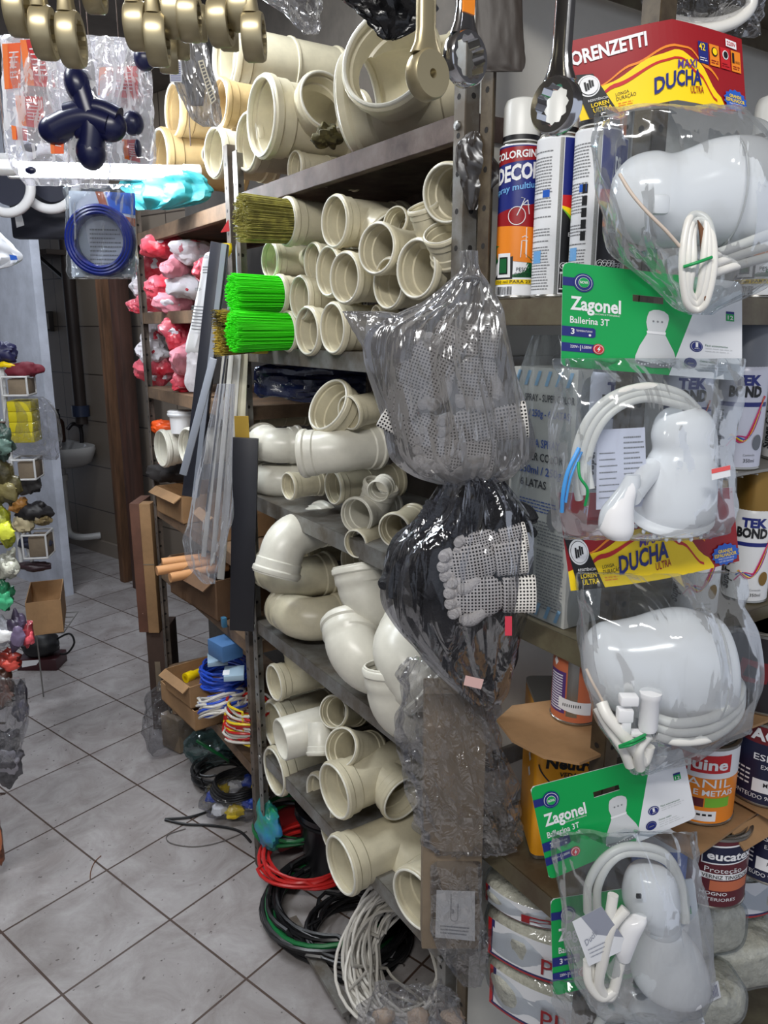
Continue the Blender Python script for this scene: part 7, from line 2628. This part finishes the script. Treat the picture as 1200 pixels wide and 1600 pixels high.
# cardboard sheet leaning at the far end
p = on(212, 925, 2, 0)
q0, q1 = on(228, 980, 2, 0), on(252, 1062, 2, 0)
f = Fr(230, 880, depth((XF + .03, YB1 + .10, .6)))
t = fthing(f, 'cardboard_sheet', 'tall flattened brown carton leaning at the far end of the rack', 'cardboard sheet')
A, B = f.loc(220, 785), f.loc(252, 985)
mb = MB(); mb.box(((A.x + B.x) / 2, .0, (A.z + B.z) / 2), (B.x - A.x, .05, A.z - B.z)); mb.obj('carton_front', M_card, t, bevel=.002)
A2 = f.loc(204, 778)
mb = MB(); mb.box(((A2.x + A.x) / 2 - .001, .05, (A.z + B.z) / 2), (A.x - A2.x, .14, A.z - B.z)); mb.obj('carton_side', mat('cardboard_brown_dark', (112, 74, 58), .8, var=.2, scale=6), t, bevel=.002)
mb = MB(); mb.box(((A.x + B.x) / 2, -.026, (A.z + B.z) / 2 + .02), (B.x - A.x, .001, .004)); mb.obj('crease', M_card_dark, t)

zc0 = f.O.z + B.z
t = thing('cardboard_box', 'dark brown box standing on the tiles under the leaning flattened carton', 'cardboard box', (f.O.x + f.ex.x * (A.x + B.x) / 2 + f.ey.x * .07, f.O.y + f.ex.y * (A.x + B.x) / 2 + f.ey.y * .07, 0), f.rz)
mb = MB(); mb.box((0, 0, zc0 / 2 - .001), (B.x - A.x + .03, .16, zc0 - .003)); mb.obj('box_body', mat('box_brown_dark', (72, 52, 42), .8, var=.2, scale=6), t, bevel=.003)
mb = MB(); mb.box((0, -.081, zc0 * .55), ((B.x - A.x) * .5, .001, zc0 * .3)); mb.obj('box_label', M_card_dark, t)

# ------------------------------------------------------------------ on the floor by the racks
fz = lambda px, py: on(px, py, 2, 0)
p = fz(280, 1165)
k = depth(p) / FPX
t = thing('plastic_bag', 'clear plastic bag with brown cartons standing on the tiles by the far rack', 'plastic bag', p)
mb = lump((0, 0, .13), (.12, .10, .13), 51, .35, 1.8, n=48, k=32); mb.obj('film', F_crinkle, t)
mb = MB(); mb.box((.02, .0, .07), (.12, .10, .13), 0, Matrix.Rotation(R(20), 3, 'Z')); mb.obj('carton_inside', M_card_dark, t, bevel=.004)
mb = MB(); mb.box((.03, -.01, .18), (.08, .07, .08), 0, Matrix.Rotation(R(50), 3, 'Z')); mb.obj('carton_inside', M_card, t, bevel=.004)
p = fz(330, 1195)
t = thing('bottle', 'clear and green plastic bottle pack lying by the bag on the tiles', 'bottle', p + Vector((.0, 0, .065)), R(-40))
mb = lump((0, 0, 0), (.085, .06, .062), 52, .25, 1.8, n=40, k=24); mb.obj('bottle_body', film('film_greenish', tint=(200, 225, 222), opacity=.22, rough=.1, bscale=20, bump=.6, haze=(120, 160, 165), hz=.4), t)
mb = MB(); mb.tube(smoothpath([(-.03, -.04, .05), (.03, -.06, .03), (.07, -.03, -.02), (.06, .0, -.05)], 6), .006, 8); mb.obj('green_band', G_cab, t)


def floor_coil(label, px, py, r, h, cols, seed, loops, z=0.0, tilt=0):
    p = fz(px, py)
    root = thing('cable_coil', label, 'cable coil', (p.x, p.y, z + h / 2 + .004), 0, 'cable coils on the floor')
    root.rotation_euler = (R(tilt), 0, R(seed * 50))
    for ci, (m, share) in enumerate(cols):
        pts = []
        nl = max(2, int(loops * share))
        for i in range(nl * 28):
            a = 2 * math.pi * i / 28
            lv = i / 28
            rr = r * (1 - .30 * ((lv * .618 + ci * .4) % 1.0)) + .006 * math.sin(a * 2 + lv * 1.3)
            z_ = -h / 2 + h * ((lv * .41 + ci * .27) % 1.0) + .003 * math.sin(a * 3 + lv * 2)
            pts.append((rr * math.cos(a), rr * math.sin(a), z_))
        mb = MB(); mb.tube(pts, .0042, 6); mb.obj('cable_turns', m, root)
    return root


floor_coil('black cable coil on the tiles beside the printed bag', 345, 1220, .10, .06, [(B_cab, 1)], 6, 12)
p = fz(360, 1270)
t = thing('cable_bag', 'printed blue and yellow bag of black cable on the tiles under the far rack', 'cable bag', (p.x + .03, p.y, .05))
mb = lump((0, 0, 0), (.11, .10, .052), 53, .28, 1.8, n=44, k=26); mb.obj('film', F_crinkle, t)
mb = MB()
rn = random.Random(8)
for i in range(9):
    a = i * .7
    lump((.075 * math.cos(a), .07 * math.sin(a), .012 * math.sin(i * 2)), (.028, .022, .018), 60 + i, .5, mb=mb, mi=(0, 1, 2)[i % 3], n=14, k=10)
mb.obj('printed_paper', [Y_cab, U_cab, M_paper], t)
mb = MB()
for i in range(4):
    mb.tube([(.085 * math.cos(a) * (1 - .06 * i), .075 * math.sin(a), .03 + .008 * i + .004 * math.sin(3 * a)) for a in [j * .2 for j in range(32)]], .0045, 7)
mb.obj('cable_turns', B_cab, t)
# loose loops on the tiles
for j, (pts, m, r, lb) in enumerate((([(258, 1282), (300, 1278), (340, 1262), (372, 1240), (395, 1222)], B_cab, .004, 'loose black cable end sticking out over the tiles, upper strand'),
                                     ([(258, 1283), (290, 1290), (330, 1292), (372, 1300), (392, 1318)], B_cab, .004, 'loose black cable end lying on the tiles, lower strand'),
                                     ([(386, 1300), (340, 1318), (300, 1324), (266, 1318), (262, 1306), (290, 1296)], mat('wire_thin_grey', (96, 90, 88), .5), .0016, 'thin grey wire loop on the tiles by the rack foot'),
                                     ([(158, 1338), (148, 1348), (142, 1362), (141, 1374)], M_brown, .0012, 'short brown twig like wire on the tiles'))):
    P = smoothpath([fz(*q_) + Vector((0, 0, r + .001 + (.02 if j < 1 and i_ > 2 else 0))) for i_, q_ in enumerate(pts)], 8)
    mb = MB(); mb.tube(P, r, 8)
    mesh_thing(mb, 'loose_cable' if r > .002 else 'loose_wire', m, lb, 'cable')

# under the fittings rack: cable heap and the pale coil
p = on(470, 1400, 2, .09)
t = thing('black_bucket', 'black bucket shaped reel behind the red and green cables under the fittings rack', 'bucket', (XF + .19, p.y + .14, 0.002))
mb = MB(); mb.lathe([(0, 0), (.09, 0), (.11, .20), (.117, .20), (.117, .215), (.103, .215), (.085, .02), (0, .02)], 36); mb.obj('bucket_body', mat('bucket_black', (26, 26, 30), .3), t)
mb = MB(); mb.tube([(.112 * math.cos(a), .112 * math.sin(a), .19) for a in [i * 2 * math.pi / 36 for i in range(36)]], .006, 8, closed=True); mb.obj('bucket_rim', M_black, t)
def rack_coil(label, px, py, x, z, r, h, cols, seed, loops, tr=.0042, tilt=(0, 0)):
    q_ = on(px, py, 0, x)
    root = thing('cable_coil', label, 'cable coil', (q_.x, q_.y, z + h / 2 + .006), 0, 'cable coils under the fittings rack')
    root.rotation_euler = (R(tilt[0]), R(tilt[1]), R(seed * 40))
    for ci, (m, share) in enumerate(cols):
        pts = []
        nl = max(2, int(loops * share))
        for i in range(nl * 32):
            a = 2 * math.pi * i / 32
            lv = i / 32
            rr = r * (1 - .22 * ((lv * .618 + ci * .4) % 1.0)) + .007 * math.sin(a * 2 + lv * 1.3)
            z_ = -h / 2 + h * ((lv * .41 + ci * .27) % 1.0) + .004 * math.sin(a * 3 + lv * 2)
            pts.append((rr * math.cos(a), rr * math.sin(a), z_))
        mb = MB(); mb.tube(pts, tr, 6); mb.obj('cable_turns', m, root)
    return root


rack_coil('black and green hose coil lowest under the far end of the fittings rack', 525, 1440, XF + .10, 0.0, .19, .06, [(B_cab, .85), (G_cab, .15)], 1, 22, .006)
rack_coil('red hose coil on top of the black and green coil', 485, 1400, XF + .10, 0.07, .14, .02, [(R_cab, 1)], 2, 5, .005)
rack_coil('green hose coil around the black bucket', 462, 1360, XF + .11, 0.10, .11, .025, [(G_cab, .6), (B_cab, .4)], 3, 6, .006)
q_ = on(420, 1290, 0, XF + .02)
t = thing('packet', 'blue and green packet behind the left foot of the fittings rack', 'packet', q_)
lump((0, 0, 0), (.03, .06, .07), 71, .3).obj('packet_body', mat('packet_bluegreen', (60, 120, 190), .3, var=.5, scale=10, var_rgb=(40, 150, 90)), t)
q_ = on(448, 1290, 0, XF + .12)
t = thing('red_box', 'dark red box behind the cables under the fittings rack', 'box', q_)
mb = MB(); mb.box((0, 0, 0), (.10, .12, .07)); mb.obj('box_body', mat('box_red_dark', (150, 40, 44), .4), t, bevel=.004)
q_ = on(600, 1500, 0, XF + .10)
q_ = on(640, 1505, 2, .16)
t = thing('cable_coil', 'big coil of pale white cable under the near end of the fittings rack', 'cable coil', (q_.x, q_.y, .17), 0, 'cable coils under the fittings rack')
t.rotation_euler = Vector((-.86, -.25, .52)).to_track_quat('Z', 'Y').to_euler()
for ci, (m, nl, r0) in enumerate(((W_cab, 30, .165), (mat('cable_grey_pale', (168, 164, 156), .4), 12, .15))):
    pts = []
    for i in range(nl * 36):
        a = 2 * math.pi * i / 36
        lv = i / 36
        rr = r0 * (1 - .42 * ((lv * .618) % 1.0)) + .012 * math.sin(a * 2 + lv * 1.7)
        z_ = -.06 + .12 * ((lv * .37 + ci * .3) % 1.0) + .010 * math.sin(a * 3 + lv * 2)
        pts.append((rr * math.cos(a), rr * math.sin(a), z_))
    mb = MB(); mb.tube(pts, .0036, 7); mb.obj('cable_turns', m, t)
mb = MB()
for s_ in (0, 1):
    mb.tube(smoothpath([(.16, -.02, .02 * s_), (.20, .06, .05), (.16 + .04 * s_, .16, .07), (.02, .22, .09 + .02 * s_), (-.12, .15, .05)], 8), .0036, 7)
mb.obj('loose_ends', W_cab, t)
rack_coil('black cable coil below the big pale coil', 560, 1560, XF + .10, 0.0, .13, .05, [(B_cab, 1)], 5, 12, .005)
f = Fr(640, 1580, 1.28)
t = fthing(f, 'plastic_bag', 'crumpled clear bag of small parts at the bottom edge below the pale cable', 'plastic bag')
mb = MB(); loft(mb, f, [(1540, 600, 690, .3), (1560, 580, 716, .5), (1600, 570, 730, .5), (1660, 580, 730, .5), (1690, 610, 700, .2)], .6, nu=48, nv=30, wr=.02, fq=2.6, seed=73); mb.obj('film', F_crinkle, t)
mb = MB()
for i in range(7): lump(f.loc(600 + 18 * i, 1590 + 14 * (i % 3), .01), (.018, .014, .014), 80 + i, .4, mb=mb, mi=i % 3, n=14, k=10)
mb.obj('small_parts', [mat('parts_tan', (170, 150, 130), .5), M_grey, M_dred], t)
# pale flat bar lying in front on the floor
A, B = fz(455, 1452), fz(545, 1600)
mb = MB(); mb.bar(A + Vector((0, 0, .03)), B + Vector((0, 0, .03)), .03, .012); mb.bar(A + Vector((0, 0, .014)), B + Vector((0, 0, .014)), .004, .028)
mesh_thing(mb, 'steel_angle', M_steel, 'pale steel angle lying along the foot of the fittings rack', 'steel angle', smooth=0)

# ------------------------------------------------------------------ left side of the aisle
M_wire = mat('wire_white', (206, 206, 206), .4)
FL = Fr(40, 800, 2.95, 8)
st = fthing(FL, 'display_stand', 'white wire display stand with small bins before the white wall', 'display stand')
for pts, r in (([(-6, 520), (2, 588), (20, 753), (33, 878)], 3.4), ([(22, 769), (33, 877)], 3.0), ([(36, 835), (50, 877)], 3.0), ([(4, 575), (22, 760)], 2.6)):
    mb = MB(); px_tube(mb, FL, pts, r); mb.obj('stand_rod', M_wire, st)
for i, (x0, x1, y0, y1) in enumerate(((8, 50, 588, 616), (24, 62, 716, 745), (40, 80, 832, 866))):
    A, B = FL.loc(x0, y0), FL.loc(x1, y1)
    mb = MB()
    w, h, d = B.x - A.x, A.z - B.z, .10
    c = Vector(((A.x + B.x) / 2, 0, (A.z + B.z) / 2))
    for sx in (-1, 1):
        for sz in (-1, 1): mb.tube([c + Vector((sx * w / 2, -d / 2, sz * h / 2)), c + Vector((sx * w / 2, d / 2, sz * h / 2))], .004, 6)
        for sy in (-1, 1): mb.tube([c + Vector((sx * w / 2, sy * d / 2, -h / 2)), c + Vector((sx * w / 2, sy * d / 2, h / 2))], .004, 6)
    for sy in (-1, 1):
        for sz in (-1, 1): mb.tube([c + Vector((-w / 2, sy * d / 2, sz * h / 2)), c + Vector((w / 2, sy * d / 2, sz * h / 2))], .004, 6)
    bo = mb.obj('wire_bin', M_wire, st)
    mb = MB(); mb.box(c + Vector((.01, .0, -.004)), (w * .8, d * .85, h * .86)); mb.obj('bin_carton', M_card_dark, bo, bevel=.003)


def lump_thing(name, label, cat, fr, px, py, rpx, m, seed, amp=.4, parts=(), y=0.0, group=None, pn='body'):
    p = fr.O + fr.ex * fr.loc(px, py, y).x + fr.ey * y + Vector((0, 0, fr.loc(px, py, y).z))
    root = thing(name, label, cat, p, fr.rz, group)
    k = fr.k
    lump((0, 0, 0), (rpx[0] * k, rpx[1] * k, rpx[2] * k), seed, amp, 1.8, n=32, k=20).obj(pn, m, root)
    for i, (nm, mm, dx, dz, rr) in enumerate(parts):
        lump((dx * k, -rpx[1] * k * .7, -dz * k), (rr[0] * k, rr[1] * k, rr[2] * k), seed + 7 + i, .4, 1.8, n=24, k=16).obj(nm, mm, root)
    return root


f = FL
yp = fthing(f, 'yellow_pack', 'pack of yellow sponges or cloths in clear film on the wire stand', 'pack')
A, B = f.loc(14, 626), f.loc(58, 690)
for i in range(4):
    mb = MB(); hh = (A.z - B.z) / 4; mb.box(((A.x + B.x) / 2, .02, B.z + hh * (i + .5)), (B.x - A.x, .10, hh * .985)); mb.obj('yellow_sheet', mat('sponge_yellow', (206, 190, 22), .6), yp, bevel=.003)
mb = MB(); loft(mb, f, [(620, 8, 64, .5), (640, 8, 84, .5), (680, 10, 96, .5), (705, 14, 92, .5), (718, 60, 90, .3)], .8, nu=48, nv=30, wr=.012, seed=84); mb.obj('film', F_crinkle, yp)
lump_thing('red_bundle', 'dark red cloth bundle on the top bin of the wire stand', 'bundle', f, 40, 578, (26, 14, 12), mat('cloth_wine', (112, 30, 46), .7), 85, parts=(('yellow_strip', M_yellow, -24, -8, (12, 4, 4)),))
lump_thing('navy_bundle', 'navy bundle at the left edge above the red cloth', 'bundle', f, 4, 552, (20, 14, 16), mat('bundle_navy', (36, 36, 76), .5), 86)
for i, (x, y, rx, rz_, col, lb) in enumerate(((46, 755, 20, 16, (42, 40, 40), 'dark pack with grey lettering on the wire stand, middle'), (52, 800, 26, 16, (34, 32, 34), 'black lump of tools on the wire stand above the blue box'),
                                              (30, 790, 14, 12, (150, 104, 48), 'ochre packet on the wire stand left of the black tools'), (66, 812, 14, 8, (120, 104, 70), 'olive packet at the end of the wire stand'),
                                              (56, 846, 22, 12, (38, 42, 62), 'dark blue box on the lowest bin of the wire stand'), (36, 818, 16, 16, (190, 176, 140), 'cream packet slanting on the wire stand'), (52, 884, 26, 7, (58, 40, 46), 'dark wine cord bundle on the cardboard box'))):
    lump_thing('small_pack', lb, 'pack', f, x, y, (rx, 14, rz_), mat('left_pack_%d' % i, col, .5), 90 + i, group='small packs on the wire stand')
FBx = Fr(72, 940, 3.0, 0)
A, B = FBx.loc(38, 892), FBx.loc(104, 972)
q_ = FBx.O + FBx.ex * ((A.x + B.x) / 2)
open_carton('large open cardboard box low on the left, above the black machine', q_.x, q_.y, FBx.O.z + B.z, (B.x - A.x) * .86, .26, (A.z - B.z) * .62, FBx.rz + R(20), flaps=(0, 0, 0, 0), group=None)
bo_ = [o for o in bpy.data.objects if o.get('label', '').startswith('large open cardboard box')][0]
bz_ = bo_.location.z - .004 - FL.O.z
bl_ = Vector(((bo_.location - FL.O).dot(FL.ex), (bo_.location - FL.O).dot(FL.ey), bz_))
hw_, hd_ = .085, .11
mb = MB()
cs_ = [bl_ + Vector((a * hw_, b_ * hd_, 0)) for a, b_ in ((-1, -1), (1, -1), (1, 1), (-1, 1))]
mb.tube(cs_, .003, 6, closed=True)
for i in range(5): mb.tube([bl_ + Vector((-hw_, -hd_ + i * hd_ / 2, 0)), bl_ + Vector((hw_, -hd_ + i * hd_ / 2, 0))], .002, 6)
for c_ in (cs_[3],): mb.tube([c_, Vector((c_.x, c_.y, -FL.O.z))], .003, 6)
mb.obj('stand_shelf', mat('wire_grey', (120, 118, 116), .5), st)
p = fz(72, 1040)
FM = Fr(72, 1010, depth((p.x, p.y, .06)))
t = fthing(FM, 'power_tool', 'black machine with a maroon base on the tiles at the left', 'power tool')
A, B = FM.loc(34, 1022), FM.loc(98, 1042)
mb = MB(); mb.box(((A.x + B.x) / 2, 0, (A.z + B.z) / 2), (B.x - A.x, .12, A.z - B.z)); mb.obj('base', mat('machine_maroon', (60, 26, 32), .4), t, bevel=.006)
mb = lump(((A.x + B.x) / 2, .0, A.z + .05), (.085, .07, .06), 97, .15); mb.obj('motor', mat('machine_black', (18, 18, 22), .5), t)
mb = MB(); q = Quad(FM, (42, 1024), (72, 1022), (66, 1030), (44, 1034)); qpoly(mb, q, [(0, 0), (1, 0), (1, 1), (0, 1)], .0605, 0); mb.obj('paper_label', M_paper, t, smooth=0)
mb = MB(); px_tube(mb, FM, [(86, 1000, 0), (108, 990, 0), (116, 1004, 0), (106, 1020, 0), (94, 1022, 0)], 1.6); mb.obj('power_cord', B_cab, t)
# crowded packs hanging along the left edge
FLB = Fr(10, 1080, 2.05, 10)
GL = 'small bags hanging along the left edge'
cols = [((4, 690), (14, 12, 26), (70, 92, 84), 'dark green film bag at the left edge beside the yellow pack'), ((10, 760), (16, 12, 34), (92, 84, 50), 'olive bag at the left edge below the green film'),
        ((6, 822), (14, 12, 28), (200, 206, 60), 'lime and white bag at the left edge beside the wire stand'), ((14, 880), (14, 12, 26), (190, 190, 176), 'pale bag at the left edge right of the cardboard box'),
        ((4, 930), (16, 12, 24), (54, 150, 104), 'green and white bag at the left edge beside the large box'), ((26, 985), (14, 12, 34), (96, 84, 110), 'greyish purple bag at the left edge over the box'),
        ((44, 990), (8, 8, 22), (190, 70, 80), 'narrow pink red bag between the purple bag and the box'), ((2, 985), (18, 12, 22), (214, 218, 228), 'silvery white bag at the left edge'),
        ((14, 1030), (16, 12, 18), (176, 62, 52), 'red printed bag at the left edge below the silvery one'), ((4, 1075), (16, 12, 36), (104, 66, 52), 'brown bag at the left edge below the red one'),
        ((30, 1100), (12, 10, 40), (84, 82, 96), 'grey film bag with bright creases left of the machine'), ((8, 1180), (26, 14, 40), (120, 118, 124), 'large clear grey bag lowest above the orange strip'),
        ((-6, 1300), (8, 10, 60), (168, 96, 60), 'orange brown strip of packs down the left edge'), ((2, 1420), (20, 14, 28), (92, 88, 88), 'dark grey bag low at the left edge near the floor')]
for i, ((x, y), r_, col, lb) in enumerate(cols):
    lump_thing('small_bag', lb, 'bag', FLB, x, y, r_, mat('edge_bag_%d' % i, col, .3, bump=.5, bscale=30, var=.5, scale=18), 120 + i, group=GL,
               amp=.55, parts=(('bag_fold', mat('edge_fold_%d' % i, tuple(min(255, int(c * 1.15 + 14)) for c in col), .25, bump=.5, bscale=30), 3, 6, (r_[0] * .8, 5, r_[2] * .5)),), pn='bag_body')
dr = fthing(FLB, 'display_rack', 'dark bag display rack just outside the left edge, carrying the small bags', 'display rack')
for px_ in (-75, -150):
    c_ = FLB.loc(px_, 1080, .05)
    mb = MB(); mb.tube([Vector((c_.x, c_.y, -FLB.O.z)), Vector((c_.x, c_.y, 2.0 - FLB.O.z))], .010, 10); mb.obj('post', M_steel_dark, dr)
    mb = MB(); mb.box((c_.x, c_.y, .01 - FLB.O.z), (.06, .06, .02)); mb.obj('foot', M_steel_dark, dr, bevel=.003)
for y_ in (660, 730, 795, 850, 905, 950, 1005, 1050, 1130, 1240, 1390):
    a_, b_ = FLB.loc(-150, y_, .05), FLB.loc(8, y_, .0)
    a_.z = b_.z
    mb = MB(); mb.tube([a_, b_], .003, 8); mb.obj('hook_bar', M_steel_dark, dr)
f = Fr(20, 1190, 1.98, 6)
t = fthing(f, 'plastic_bag', 'crinkled clear bag over the packs low at the left edge', 'plastic bag')
mb = MB(); loft(mb, f, [(1060, -30, 36, .3), (1110, -30, 40, .4), (1160, -30, 36, .4), (1190, -30, 20, .3)], .6, nu=40, nv=26, wr=.014, seed=140); mb.obj('film', F_crinkle, t)

# dark plastic bag lying on the third shelf under the board above
f = Fr(485, 595, depth(on(485, 595, 0, XF + .10)))
t = fthing(f, 'dark_bag', 'shiny dark navy plastic bag pushed under the second shelf board', 'bag')
mb = MB(); loft(mb, f, [(398, 574, 612, .4), (420, 570, 620, .5), (470, 572, 622, .5), (530, 574, 622, .5), (572, 580, 618, .3)], 1.2, nu=36, nv=40, wr=.012, fq=2.6, seed=201, horizontal=True)
mb.obj('bag_body', mat('bag_navy_gloss', (18, 26, 58), .2, bump=.5, bscale=24), t)
